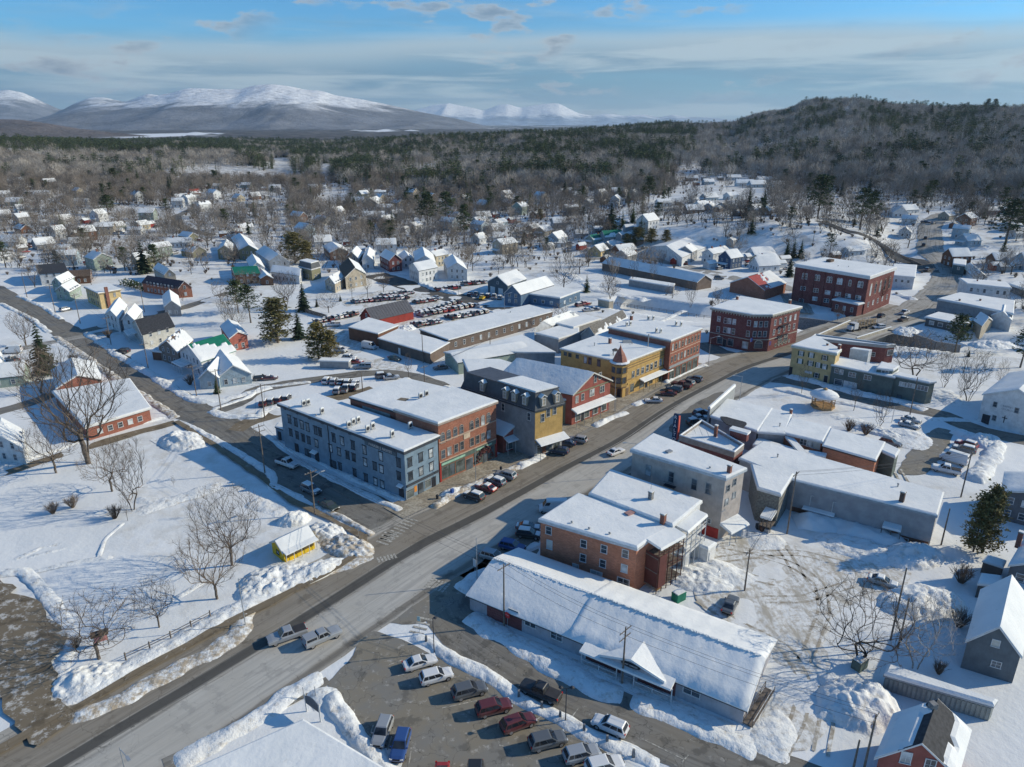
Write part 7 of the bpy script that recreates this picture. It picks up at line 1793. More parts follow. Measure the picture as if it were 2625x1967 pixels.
# ---- houses further off; (crop, base x, y, angle, width, length, storeys, wall, roof, phrase)
HW = {'w': SWHITE,'g': SGREY,'b': SNAVY,'c': SCREAM,'t': STAN,'r': BRICK_D,'n': SBROWN,'e': STEAL,'l': SLIGHTB,'o': SOLIVE,'y': SYEL2}
HN = {'w': 'white','g': 'grey','b': 'navy blue','c': 'cream','t': 'tan','r': 'dark brick','n': 'brown','e': 'pale green','l': 'light blue','o': 'olive','y': 'pale yellow'}
far = [
 ('A1',150,850,20,7,9,1,'w',0,'high on the left edge slope'),('A1',340,975,10,9,14,1,'w',0,'below the left edge slope trees'),('A1',60,990,60,7,9,2,'w',0,'behind green house at the left edge'),
 ('A1',100,1035,5,8,11,1,'e',0,'beside the first snowy driveway, left edge'),('A1',640,1030,15,8,14,1,'w',0,'right of the left slope driveway'),('A1',40,1140,40,8,9,1,'w',0,'left edge below the driveway curve'),
 ('A1',540,1180,55,8,10,1,'w',0,'with three gable windows, left of the pines'),('A1',500,1300,60,6,7,2,'w',0,'tall and narrow behind bare trees, left'),('A1',840,1160,75,8,9,2,'w',0,'steep gabled in front of the dark pine clump'),
 ('A1',1190,1150,5,8,11,2,'e',0,'broad roofed at the upper left'),('A1',980,1235,70,7,9,1,'e',0,'below the steep gabled house, upper left'),('A1',1180,1225,65,7,8,1,'c',0,'in front of the broad roofed house, upper left'),
 ('A1',1090,1270,0,6,9,1,'w',0,'low and flat beside the birches, upper left'),('A1',1440,1050,10,8,9,2,'w',0,'left of the curving road'),('A1',1590,960,40,9,9,1,'n',2,'at the top of the curving road'),
 ('A1',1480,990,30,8,12,1,'w',0,'joined left of the red hipped roof'),('A1',1990,890,0,7,10,1,'e',0,'far upper left centre beside the pole'),('A1',2080,985,45,8,9,1,'n',0,'with a white chimney, upper left centre'),
 ('A1',1935,1280,30,4,5,1,'r',0,'tiny beside the bare bushes'),('A1',1440,1375,5,7,15,1,'w',0,'long and low above the snow field'),('A1',1760,900,0,6,10,1,'w',0,'among woods right of the red roof'),
 ('A1',2020,1050,10,5,6,1,'e',0,'below the chimneyed brown house'),('A1',380,1390,50,8,10,1,'g',0,'half hidden behind left bare trees'),('A1',80,1370,0,8,12,1,'w',0,'left edge above the dark road'),
 ('A2',440,835,60,6,8,1,'w',0,'lone gable among upper centre woods'),('A2',510,905,0,6,10,1,'w',0,'long flat roofed, upper centre left'),('A2',200,915,5,7,12,1,'w',0,'wide roofed above the hipped brown house'),
 ('A2',1060,1035,80,14,18,1,'t',0,'large shallow gabled hall in the centre woods'),('A2',870,1020,0,7,12,1,'l',0,'left of the shallow gabled hall'),('A2',1090,1080,0,7,14,1,'l',0,'below the shallow gabled hall'),
 ('A2',1010,1150,10,9,16,1,'g',0,'with big snowy roof, centre woods'),('A2',1210,1130,30,8,10,1,'w',0,'right of the big snowy roof'),('A2',1370,1230,60,7,9,1,'w',0,'under the tall central pines'),
 ('A2',920,1180,40,5,7,1,'w',0,'small left of the tall central pines'),('A2',1600,820,0,7,10,1,'c',0,'alone below the dark spruce slope'),('A2',1900,1150,20,8,11,1,'l',0,'right of the tall pine pair'),
 ('A2',1890,1190,35,7,10,1,'l',0,'second roof right of the pine pair'),('A2',2050,1200,50,7,10,1,'l',0,'with steep roof below cedar tops'),('A2',2020,1260,30,8,9,1,'w',0,'in front of the steep roofed light blue house'),
 ('A2',1890,1340,55,7,8,1,'w',0,'small gable beside the frozen river'),('A2',2030,1330,10,7,9,1,'w',0,'low roofed right of the river gable'),('A2',600,1370,20,8,10,1,'w',0,'behind the mansard house trees'),
 ('A2',1110,1430,10,7,11,2,'w',0,'rising behind the brick gable house'),('A2',1560,1520,50,7,9,2,'c',0,'tucked behind the central white house'),
 ('A3',550,940,15,7,11,1,'w',0,'leftmost of the plateau houses'),('A3',710,925,60,7,9,1,'w',0,'steep gabled on the plateau'),('A3',880,905,0,10,10,1,'e',0,'with cupola on the plateau'),
 ('A3',970,945,5,7,12,1,'c',0,'right of the cupola house'),('A3',1035,950,60,6,9,1,'w',0,'second right of the cupola house'),('A3',850,985,50,8,10,2,'w',0,'porched in the plateau cluster'),
 ('A3',975,1030,70,7,10,2,'w',0,'tall gable nearest the ravine edge'),('A3',770,1040,40,7,10,1,'c',0,'in front of the plateau cluster'),('A3',1105,980,60,6,9,2,'l',0,'steep roofed right of the plateau cluster'),
 ('A3',1340,1045,10,8,10,1,'w',0,'alone between plateau pines'),('A3',1590,1095,10,8,12,1,'n',0,'at the snowy ravine edge'),('A3',1660,1060,35,7,9,1,'w',0,'behind the brown ravine house'),
 ('A3',1720,995,20,8,11,1,'l',0,'above the brown ravine house'),('A3',1740,1070,60,7,9,1,'l',0,'gabled right of the brown ravine house'),('A3',1860,1075,50,8,10,1,'w',0,'right of two gables on the ravine rim'),
 ('A3',1900,985,30,7,10,1,'w',0,'second row behind the ravine rim'),('A3',2110,1105,40,8,11,1,'n',0,'dark gabled among rim pines'),('A3',2190,1110,60,7,9,1,'n',0,'small beside the dark gabled rim house'),
 ('A3',1900,830,0,7,14,1,'w',0,'long roofed below the right hill'),('A3',2150,850,0,8,14,1,'w',0,'wide roofed below the right hill'),('A3',2100,890,10,8,15,1,'l',0,'with blue tarps below the right hill'),
 ('A3',1990,880,0,7,16,1,'w',0,'terrace roofed below the right hill'),('A3',1700,865,10,7,10,1,'l',0,'left end of the hill foot row'),('A3',1560,835,0,7,12,1,'n',0,'dark and low in the clearing'),
 ('A3',400,1270,55,8,11,1,'c',0,'beyond the frozen river bend'),('A3',300,1245,50,6,9,1,'n',0,'small dark beyond the river bend'),('A3',510,1360,60,8,12,2,'l',0,'with long snowy roof in the river meadow'),
 ('A3',670,1290,10,6,8,1,'g',0,'small beside the river meadow trees'),('A3',810,1330,40,7,10,1,'e',1,'with green eaves left of the dark hedge'),('A3',930,1310,20,8,12,1,'g',1,'green roofed left of the dark hedge'),
 ('A3',850,1440,55,8,10,1,'y',0,'bright gabled in the centre right'),('A3',1040,1430,30,8,12,1,'n',0,'blue roofed right of the bright gable'),('A3',1070,1480,50,8,10,1,'g',0,'in front of the blue roofed brown house'),
 ('A3',930,1380,60,6,9,1,'g',0,'grey gable left of the evergreen hedge'),('A3',1570,1480,60,8,10,2,'g',0,'steep gabled before the wide hall'),('A3',1770,1500,40,7,11,2,'w',0,'between steep gable and navy house'),
 ('A3',1910,1540,35,8,9,2,'b',0,'with white window frames by the street'),('A3',1830,1440,50,6,9,1,'w',0,'behind the navy house'),('A3',2130,1470,20,8,11,1,'w',0,'right of the navy house'),
 ('A3',2180,1570,15,9,12,1,'w',0,'snow roofed above the red roofed hall'),('A4',120,850,0,7,12,1,'w',0,'leftmost under the right hill woods'),('A4',230,890,0,8,14,1,'w',0,'flat roofed under the right hill woods'),
 ('A4',80,1110,30,8,10,1,'n',0,'on the ravine rim under pines'),('A4',1240,1120,80,10,12,1,'w',0,'with columned front left of the hill road top'),('A4',1300,1100,20,8,12,1,'w',0,'rear wing at the hill road top'),
 ('A4',1625,1150,35,7,10,1,'t',0,'at the head of the hill road'),('A4',1790,1200,40,8,11,2,'n',0,'with deep porch right of the hill road'),('A4',1960,1110,20,7,10,1,'r',0,'behind the big pine at right'),
 ('A4',130,1460,30,8,12,1,'w',0,'beside the row of dark spruces'),('A4',150,1530,20,9,12,1,'y',0,'below the row of dark spruces'),('A4',1690,1530,5,8,10,2,'n',0,'dark fronted near the right edge road'),
 ('A4',2070,1520,0,8,12,1,'n',0,'brick fronted near the right edge'),('A4',2190,1550,0,8,12,1,'l',0,'snow roofed at the right edge'),('A4',2190,1300,10,7,9,1,'w',0,'small at the right edge slope'),
 ('A4',850,1445,15,6,10,1,'w',0,'behind the brick hall roof'),('B1',60,1240,20,7,9,1,'e',0,'at the left edge by the dark spruce'),('B4',2300,300,0,8,12,2,'l',0,'at the far right edge above the shops'),
]
HOUSES = []
rh = random.Random(3); YARD = []
for c,x,y,ang,wd_,ln,st,wk,rk,ph in far:
 p = hit(c,x,y); A_r = math.radians(ang if ang < 45 else ang); u = Vector((math.cos(A_r),math.sin(A_r),0)); v_ = Vector((-u.y,u.x,0))
 # ridge runs along u; gable edge along v_
 q = p + v_ * (wd_ * .45); a0 = q - u * ln / 2 - v_ * wd_ / 2; a1 = q - u * ln / 2 + v_ * wd_ / 2; a2 = q + u * ln / 2 + v_ * wd_ / 2
 h = 2.7 * st + (.3 if st == 1 else 0); z0 = min(tz(t.x,t.y) for t in (a0,a1,a2,q))
 roofm_ = {0: None,1: GREENROOF,2: REDROOF}[rk]
 fn = None if not rk else (lambda ci,s,t: .75 - .6 * t)
 B = bldg('house',HN[wk] + ' house ' + ph,[(a1.x,a1.y),(a0.x,a0.y),(a0.x + u.x * ln,a0.y + u.y * ln)],h,HW[wk],cat='house',raw=True,roof='gable',rise=wd_ * rh.uniform(.28,.42),over=.3,snow=.28,z0=z0,group='far houses',roofmat=roofm_,bare=fn,seed=len(HOUSES))
 auto_wins(B,st,.9,1.25,first=1.5,floor=2.6,per=3.0); HOUSES.append((q.x,q.y,ln * .75))
 kk = len(HOUSES)
 if kk % 3: zt = z0 + h + 1.6; s_ = q + u * ln * (.18 if kk % 2 else -.2); MB().box((s_.x,s_.y,zt + .6),(.7,.7,2.2),A_r).build('chimney',BRICKC,B.root)
 if kk % 2: canopy(B,0 if kk % 4 == 1 else 3,.3,edge(B,0 if kk % 4 == 1 else 3)[2] * .8,2.4,2.0,.4,3)
 if kk % 5 != 0:      # an outbuilding in the yard
  sg = -1 if kk % 2 else 1; c_ = q + u * sg * (ln / 2 + rh.uniform(5,9)) + v_ * rh.uniform(-3,5); w2,l2 = rh.uniform(3,4.5),rh.uniform(4,6.5); zz0 = tz(c_.x,c_.y)
  g1 = c_ - u * l2 / 2 + v_ * w2 / 2; g2 = c_ - u * l2 / 2 - v_ * w2 / 2
  S_b = bldg('shed','small outbuilding ' + ('left' if sg * u.x < 0 else 'right') + ' of the ' + HN[wk] + ' house ' + ph,[(g1.x,g1.y),(g2.x,g2.y),(g2.x + u.x * l2,g2.y + u.y * l2)],2.3,rh.choice((SWHITE,SGREY,SBROWN,SWEATH,SBARN)),cat='shed',raw=True,roof='gable',rise=1.3,over=.2,snow=.22,z0=zz0,group='outbuildings behind the houses'); S_b.root['label'] = ' '.join(S_b.root['label'].split()[:16]); panel(S_b,3,1,2.6,0,1.9,DARK,'door',.03,.05); YARD.append((c_.x,c_.y,u.copy(),v_.copy(),ph,HN[wk]))
# hospital group on the wooded rise
B = None
for i,(x,y,w_,d_,h_) in enumerate(((1020,590,26,14,9),(1090,620,34,14,6),(1200,630,44,12,6),(1310,625,30,12,5),(1450,610,46,12,7),(1560,600,26,12,6))):
 p = hit('A1',x,y + 12); P_ = [(p.x - w_ / 2,p.y),(p.x + w_ / 2,p.y),(p.x + w_ / 2,p.y + d_),(p.x - w_ / 2,p.y + d_)]
 B = bldg('hospital_wing',['tall stepped left wing of the white hilltop complex','brick fronted wing beside the stepped tower, hilltop complex','longest terrace of the hilltop complex','low link at the middle of the hilltop complex','wide right hand wing of the hilltop complex','last small wing at the right of the hilltop complex'][i],P_,h_,(SWHITE,BRICK_R,SCREAM,SWHITE,SWHITE,SCREAM)[i],raw=True,z0=p.z - 1,over=.4,corn=.4,snow=.5,group='hilltop complex')
 wins_row(B,0,int(w_ / 4),[2.0] if h_ < 7 else [2,5],1.6,1.3,'sash',.05,DARK)

BIGS = []
# further houses standing in the gaps between the ones above
LH = [(o.location.x,o.location.y,o['label']) for o in COL.objects if o.get('category') in ('building','house') and len(o['label'].split()) < 11]
CL = [(side,9),(V0([('B3',700,200),('B3',1150,180),('B3',1500,260),('B3',1900,360)]),9),(V0([('B2',1000,330),('B2',1400,450),('B2',2100,620)]),12),(river,18),([hit('A4',560,1160),hit('A4',1050,1345),hit('A4',1380,1500)],10),([hit('A1',1700,1010),hit('A1',1430,1120),hit('A1',1440,1190),hit('A1',1720,1275)],9),([p_ for p_ in hillP[::3]],12)]
rg_ = random.Random(21); got = 0
for tr_ in range(1500):
 if got >= 62: break
 x0_,x1_,y0_,y1_ = rg_.choice(((0,1250,470,640),(0,1250,470,640),(1250,1700,570,650),(2300,2620,570,700),(1000,1500,480,560),(0,500,640,690)))
 p = hit(None,rg_.uniform(x0_,x1_),rg_.uniform(y0_,y1_))
 if min(math.hypot(p.x - q[0],p.y - q[1]) for q in LH) < 17 or any(float(pl_dist(np.array([p.x]),np.array([p.y]),P)[0]) < w for P,w in CL): continue
 A_r = math.radians(rg_.choice((12,48,60,-38)) + rg_.uniform(-6,6)); u = Vector((math.cos(A_r),math.sin(A_r),0)); v_ = Vector((-u.y,u.x,0)); wd_,ln,st = rg_.uniform(6.5,9),rg_.uniform(8,12),rg_.choice((1,1,2)); h = 2.7 * st + .2; wk = rg_.choice('wwwgctelno')
 a1 = p - u * ln / 2 + v_ * wd_ / 2; a0 = p - u * ln / 2 - v_ * wd_ / 2; q = min(LH,key=lambda q: math.hypot(p.x - q[0],p.y - q[1])); rel = ('right of' if p.x > q[0] else 'left of') if abs(p.x - q[0]) > abs(p.y - q[1]) else ('behind' if p.y > q[1] else 'before')
 B = bldg('house',' '.join((HN[wk] + ' house ' + rel + ' the ' + q[2]).split()[:16]),[(a1.x,a1.y),(a0.x,a0.y),(a0.x + u.x * ln,a0.y + u.y * ln)],h,HW[wk],cat='house',raw=True,roof='gable',rise=wd_ * rg_.uniform(.28,.42),over=.3,snow=.26,z0=p.z,group='far houses',seed=got,roofmat=rg_.choice((SHINGLE,SHINGLEB,SHINGLEG)),bare=(lambda ci,s,t: .85 - .5 * t) if got % 4 == 0 else None)
 auto_wins(B,st,.9,1.25,first=1.5,floor=2.6,per=3.0)
 if got % 3: canopy(B,0,.3,edge(B,0)[2] * .8,2.3,1.8,.4,2); MB().box((p.x,p.y,p.z + h + wd_ * .3),(.7,.7,2.6),A_r).build('chimney',BRICKC,B.root)
 LH.append((p.x,p.y,q[2])); HOUSES.append((p.x,p.y,ln * .75)); YARD.append((p.x + u.x * 9,p.y + u.y * 9,u.copy(),v_ * -.3,'beside the ' + ' '.join(q[2].split()[:6]),HN[wk])); got += 1
print('extra houses',got)
for o in list(COL.objects):
 if o.type == 'EMPTY' and o.get('category') in ('building','house','library','church','porch') and o.get('group') != 'far houses':
  w = [c for c in o.children if c.name.startswith('wall')]
  if w:
   vs = [(v.co.x,v.co.y) for v in w[0].data.vertices]; x0,x1 = min(v[0] for v in vs),max(v[0] for v in vs); y0,y1 = min(v[1] for v in vs),max(v[1] for v in vs)
   k = max(1,int(max(x1 - x0,y1 - y0) / 9))
   r = math.hypot(x1 - x0,y1 - y0) / 2
   BIGS.append((o.location.x,o.location.y,min(r * .8,16)))
ROADX = [(mainP[::4],13),(side,8),(back,6),(east,7),(hillP[::3],9),([hit('A4',560,1160),hit('A4',800,1250),hit('A4',1050,1345),hit('A4',1380,1500)],7),(V0([('B3',700,200),('B3',1150,180),('B3',1500,260),('B3',1900,360),('B3',2300,420)]),7),(V0([('B2',1000,330),('B2',1400,450),('B2',2100,620)]),9),([hit('A1',1540,1070),hit('A1',1430,1120),hit('A1',1560,1240)],6)]

# ================================================================== PAVEMENTS, BRIDGE, MARKINGS
def zig(pl,off):
 out = []
 for i,p in enumerate(pl):
  a = pl[max(0,i - 1)]; b = pl[min(len(pl) - 1,i + 1)]; d = (b - a).normalized(); out.append(p + Vector((d.y,-d.x,0)) * off)
 return out
iA = min(range(len(mainP)),key=lambda i: (mainP[i] - at('C2',1500,1180)).length); iB = min(range(len(mainP)),key=lambda i: (mainP[i] - at('B3',1900,1130)).length)
seg_ = mainP[iA:iB + 1]
sw,_ = ribbon('sidewalk',zig(seg_,-12.4),6.2,CONC,.10,nv=3)
kb,_ = ribbon('kerb',zig(seg_,-9.25),.3,STONE,.13,nv=2)
SLAB = [MB().prism([(-.86,-.93),(.86,-.93),(.86,.93),(-.86,.93)],-.05,.03).mesh('paving_slab',paint('slab%d' % i,c,.9,.2,2)) for i,c in enumerate(((.33,.29,.225),(.29,.255,.20),(.37,.335,.27)))]
line = zig(seg_,-12.4); rsl = random.Random(2)
for i in range(len(line) - 1):
 a,b = line[i],line[i + 1]; d = (b - a); L_ = d.length; d.normalize(); nrm = Vector((d.y,-d.x,0)); k_ = max(1,round(L_ / 1.8))
 for k in range(k_):
  for j in (-1,0,1):
   p = a.lerp(b,(k + .5) / k_) + nrm * j * 1.95; link('paving_slab',rsl.choice(SLAB),sw,(p.x,p.y,.085 + rsl.uniform(0,.012)),math.atan2(d.y,d.x))
sheet('south_parking',blob([at('C2',1560,1450),at('C2',1750,1380),at('C2',2050,1180),at('C3',120,1080),at('C3',500,880),at('C3',880,640),at('C3',1060,640),at('C3',1100,720),at('C3',700,950),at('C3',330,1130),at('C3',330,1340),at('C3',100,1400),at('C2',1850,1560)],1),ASPH_SIDE,.014)
sheet('south_parking',blob([at('C3',1340,330),at('C3',1480,380),at('C3',1640,280),at('C3',1720,200),at('B3',1860,1300),at('B3',1780,1270),at('C3',1500,150)],1),ASPH_SIDE,.018)
sheet('bridge_deck',[at('B4',640,830),at('B4',820,860),at('B4',1110,770),at('B4',900,700)],ASPH_SIDE,.0)
PAR = paint('parapet_concrete',(.36,.34,.29),.85,.15,1)
for i,(a,b) in enumerate(((('B4',400,900),('B4',800,720)),(('B4',850,862),('B4',1130,775)))):
 a,b = at(*a),at(*b); d = (b - a).normalized(); n_ = Vector((d.y,-d.x,0)) * .2
 r = empty('bridge_parapet',tuple(a),('far' if i == 0 else 'near') + ' concrete parapet of the river bridge','parapet')
 MB().hexa([a - n_ - Z * 4,a + n_ - Z * 4,b + n_ - Z * 4,b - n_ - Z * 4,a - n_ + Z,a + n_ + Z,b + n_ + Z,b - n_ + Z]).build('wall',PAR,r); MB().hexa([a - n_ * 1.4 + Z,a + n_ * 1.4 + Z,b + n_ * 1.4 + Z,b - n_ * 1.4 + Z,a - n_ + Z * 1.15,a + n_ + Z * 1.15,b + n_ + Z * 1.15,b - n_ + Z * 1.15]).build('snow_cap',SNOW_ROOF,r)
for L_,lb in (([('B4',365,680),('B4',500,695),('B4',720,725),('B4',800,730)],'grey stone retaining wall left of the bridge'),([('B4',1095,780),('B4',1300,810),('B4',1500,880),('B4',1700,910)],'dark retaining wall right of the bridge'),([('B3',850,560),('B3',1120,600),('B3',1720,690)],'low timber railing wall behind the brick store block')):
 P_ = V0(L_); r = empty('retaining_wall',tuple(P_[0]),lb,'wall'); mb = MB(); low_ = 'timber' in lb
 for a,b in zip(P_[:-1],P_[1:]):
  d = (b - a).normalized(); n_ = Vector((d.y,-d.x,0)) * .3
  if low_:
   for h_ in (.5,1.0): MB().bar(a + Z * h_,b + Z * h_,.07).build('rail',WOODG,r)
   for k in range(10): q = a.lerp(b,k / 10); MB().bar(q - Z * .3,q + Z * 1.15,.08).build('post',WOODG,r)
  else: mb.hexa([a - n_ - Z * 5,a + n_ - Z * 5,b + n_ - Z * 5,b - n_ - Z * 5,a - n_ + Z * .4,a + n_ + Z * .4,b + n_ + Z * .4,b - n_ + Z * .4])
 if mb.v: mb.build('wall',STONE,r)
RP = [hit('A4',560,1175),hit('A4',800,1268),hit('A4',1050,1366),hit('A4',1380,1520)]; r = empty('guard_wall',tuple(RP[0]),'long dark guard wall along the lower edge of the ravine road','wall')
for a,b in zip(RP[:-1],RP[1:]):
 n_ = Z * .55; w_ = Vector((.25,.35,0)); MB().hexa([a - w_ - n_ * 2,a + w_ - n_ * 2,b + w_ - n_ * 2,b - w_ - n_ * 2,a - w_ + n_,a + w_ + n_,b + w_ + n_,b - w_ + n_][::1]).build('wall',WOODG,r)
LINEW = paint('worn_road_paint',(.40,.385,.34),.8,.35,2.5)
def stripes(P0,P1,n,ln,w,name='crossing_stripe'):
 a,b = at(*P0),at(*P1); d = (b - a).normalized(); u = Vector((-d.y,d.x,0)); rt = sheet('crosswalk',[a - u * .1,a + u * .1,a + u * .1 + d * .1],LINEW,.026)
 for k in range(n):
  p = a.lerp(b,(k + .5) / n); q = MB().quad(p - u * ln / 2 - d * w / 2 + Z * .028,p - u * ln / 2 + d * w / 2 + Z * .028,p + u * ln / 2 + d * w / 2 + Z * .028,p + u * ln / 2 - d * w / 2 + Z * .028)
  if area2([v[:2] for v in q.v]) < 0: q.f = [f[::-1] for f in q.f]
  q.build(name,LINEW,rt)
stripes(('C2',1330,1040),('C2',1060,1250),10,2.6,.45); stripes(('C2',1150,1150),('C2',1090,1220),3,2.6,.45); stripes(('C2',1030,1380),('C2',1190,1340),6,1.6,.35); stripes(('D2',1440,160),('D2',1600,210),6,2.6,.45); stripes(('D2',1340,590),('D2',1440,440),4,2.2,.4)
def stall(c,x0,y0,x1,y1):
 a,b = at(c,x0,y0),at(c,x1,y1); d = (b - a).normalized(); n_ = Vector((d.y,-d.x,0)) * .07
 sheet('stall_line',[a - n_ + Z * 0,a + n_,b + n_,b - n_],LINEW,.030)
for q in (('D2',1130,830,1240,790),('D2',1200,920,1370,870),('D2',1400,1010,1700,920),('D2',1560,1180,1840,1120),('D2',850,1190,790,1350),('D2',1000,1320,950,1480),('D2',1150,1410,1090,1600),('D2',1310,1500,1290,1640),('D3',350,1240,280,1290),('D3',640,1180,590,1250),('D3',0,1480,60,1500),('D3',1180,1440,1500,1600),('D3',1530,1560,1480,1620)): stall(*q)
# ================================================================== VEHICLES
TYRE = BLACK; RIM = paint('wheel_rim',(.35,.35,.36),.4,.05,metal=.5); LAMP = paint('headlamp',(.7,.72,.72),.2,.02); TAIL = paint('tail_lamp',(.45,.02,.015),.3,.05)
def sec(x,zb,zt,w): return [(x,y,z) for y,z in ((-w * .86,zb),(-w,zb + .16),(-w,zt - .22),(-w * .93,zt - .06),(-w * .7,zt),(w * .7,zt),(w * .93,zt - .06),(w,zt - .22),(w,zb + .16),(w * .86,zb))]
SPEC = {  # stations, cabin (bottom front, bottom rear, top front, top rear), belt, roof, half width
 'suv': ([(2.34,.42,.66,.72),(2.25,.3,.84,.86),(1.9,.24,.98,.92),(1.0,.24,1.08,.94),(-1.9,.24,1.10,.94),(-2.25,.3,1.06,.89),(-2.34,.42,.9,.8)],(1.02,-2.2,.28,-1.88),1.04,1.70,.92),
 'sedan': ([(2.34,.40,.6,.7),(2.22,.27,.74,.84),(1.7,.2,.84,.89),(.9,.2,.92,.90),(-1.5,.2,.96,.90),(-2.2,.26,.92,.84),(-2.32,.4,.74,.74)],(.92,-1.75,.12,-1.02),.90,1.42,.86),
 'pickup': ([(2.85,.5,.8,.82),(2.78,.38,1.02,.94),(2.2,.32,1.12,.98),(1.2,.32,1.18,1.0),(-.75,.32,1.18,1.0),(-2.75,.36,1.16,.99),(-2.85,.45,1.1,.96)],(1.15,-.95,.55,-.72),1.12,1.84,.94),
 'van': ([(2.75,.45,.8,.84),(2.65,.32,1.1,.94),(2.2,.28,1.3,.98),(1.8,.28,1.4,1.0),(-2.6,.28,1.4,1.0),(-2.75,.36,1.35,.98)],(2.0,-2.68,1.3,-2.62),1.34,2.5,.97)}
SPEC['cap'] = SPEC['pickup']; SHAPES = {}
def car_shapes(k):
 if k in SHAPES: return SHAPES[k]
 st,(bf,br,tf,tr),zb,zr,w = SPEC[k]; body = MB(); ring = [sec(*s) for s in st]; n = 10
 for r in ring: body.v += r
 for i in range(len(ring) - 1):
  for j in range(n): body.f.append((i * n + j,i * n + (j + 1) % n,(i + 1) * n + (j + 1) % n,(i + 1) * n + j))
 body.f += [tuple(range(n))[::-1],tuple((len(ring) - 1) * n + j for j in range(n))]
 body.f = [f[::-1] for f in body.f]
 wt = w * .80; r_ = .07
 body.hexa([(br,-w * .97,zb),(bf,-w * .95,zb),(bf,w * .95,zb),(br,w * .97,zb),(tr,-wt,zr - r_),(tf,-wt,zr - r_),(tf,wt,zr - r_),(tr,wt,zr - r_)])
 body.hexa([(tr,-wt,zr - r_),(tf,-wt,zr - r_),(tf,wt,zr - r_),(tr,wt,zr - r_),(tr + .1,-wt * .86,zr),(tf - .12,-wt * .86,zr),(tf - .12,wt * .86,zr),(tr + .1,wt * .86,zr)])
 if k == 'cap': body.hexa([(-2.8,-.93,1.1),(-.95,-.93,1.1),(-.95,.93,1.1),(-2.8,.93,1.1),(-2.7,-.8,1.78),(-.95,-.8,1.78),(-.95,.8,1.78),(-2.7,.8,1.78)])
 def q4(P,e):   # glass pane just proud of a face
  return [tuple(a + b for a,b in zip(p,e)) for p in P]
 def bil(A,B_,C_,D_,u0,u1,v0,v1):
  A,B_,C_,D_ = map(Vector,(A,B_,C_,D_)); f = lambda u,v: (A.lerp(B_,u)).lerp(D_.lerp(C_,u),v)
  return [f(u0,v0),f(u1,v0),f(u1,v1),f(u0,v1)]
 ws = MB().quad(*q4(bil((bf,-w * .95,zb),(bf,w * .95,zb),(tf,wt,zr - r_),(tf,-wt,zr - r_),.06,.94,.06,.96),(.015,0,.015)))
 rw = MB().quad(*q4(bil((br,w * .97,zb),(br,-w * .97,zb),(tr,-wt,zr - r_),(tr,wt,zr - r_),.08,.92,.12 if k != 'van' else .45,.9),(-.015,0,.012)))
 sides = []
 for sg in (-1,1):
  m_ = MB(); cuts = {'suv': ((.04,.36),(.39,.70),(.73,.95)),'sedan': ((.05,.46),(.50,.9)),'pickup': ((.08,.5),(.55,.93)),'cap': ((.08,.5),(.55,.93)),'van': ((.02,.22),)}[k]
  for u0,u1 in cuts:
   q = bil((br,sg * w * .97,zb),(bf,sg * w * .95,zb),(tf,sg * wt,zr - r_),(tr,sg * wt,zr - r_),1 - u1,1 - u0,.1 if k != 'van' else .35,.88)
   q = q4(q,(0,sg * .015,.004)); m_.quad(*(q if sg < 0 else q[::-1]))
  if k == 'cap':
   q = [(-2.6,sg * .90,1.25),(-1.1,sg * .90,1.25),(-1.1,sg * .83,1.68),(-2.6,sg * .83,1.68)]; m_.quad(*(q if sg < 0 else q[::-1]))
  sides.append(m_)
 xw = {'suv': 1.42,'sedan': 1.38,'pickup': 1.85,'cap': 1.85,'van': 1.85}[k]; r = {'sedan': .33,'suv': .37}.get(k,.40); ww = w * 1.02
 ty,ri = MB(),MB(); i0 = 14
 def disc(mb,y0,y1,rr,seg=14):
  s = len(mb.v)
  for y in (y0,y1):
   for t in range(seg): mb.v.append((rr * math.cos(2 * PI * t / seg),y,rr * math.sin(2 * PI * t / seg)))
  for t in range(seg): mb.f.append((s + t,s + (t + 1) % seg,s + seg + (t + 1) % seg,s + seg + t))
  mb.f += [tuple(s + t for t in range(seg))[::-1],tuple(s + seg + t for t in range(seg))]
 disc(ty,-.13,.13,r); disc(ri,-.145,.145,r * .62,10)
 ar = MB()
 for sx in (xw,-xw):
  for sg in (-1,1): s = len(ar.v); ar.v += [(sx + (r + .08) * math.cos(PI * t / 8),sg * (w * 1.012),r * .9 + (r + .06) * math.sin(PI * t / 8)) for t in range(9)]; ar.f.append(tuple(range(s,s + 9)) if sg < 0 else tuple(range(s,s + 9))[::-1])
 L0 = st[0][0]; zf = st[2][2]; hl = MB(); tl = MB()
 for sg in (-1,1): hl.box((L0 - .10,sg * .66,zf - .22),(.14,.34,.13)); tl.box((-L0 + .05,sg * .74,zf - .05),(.12,.22,.24))
 gr = MB().box((L0 - .03,0,zf - .26),(.06,.85,.16)).box((L0 - .02,0,.42),(.08,1.2,.14)).box((-L0 + .02,0,.42),(.08,1.3,.16))
 sn = MB(); S2 = lambda x0,x1,z,hw,th,x2=None,x3=None: sn.hexa([(x0,-hw,z),(x1,-hw,z),(x1,hw,z),(x0,hw,z),(x0 + .1,-hw * .85,z + th),(x1 - .1,-hw * .85,z + th),(x1 - .1,hw * .85,z + th),(x0 + .1,hw * .85,z + th)])
 S2(tr + .05,tf - .05,zr - .01,wt * .95,.14)
 if k != 'van': S2(bf + .15,L0 - .25,st[2][2] - .02,w * .82,.12)
 if k == 'sedan': S2(-L0 + .1,br - .05,st[4][2] - .03,w * .8,.12)
 mir = MB()
 for sg in (-1,1): mir.box((bf - .25,sg * (w + .09),zb + .06),(.14,.2,.14))
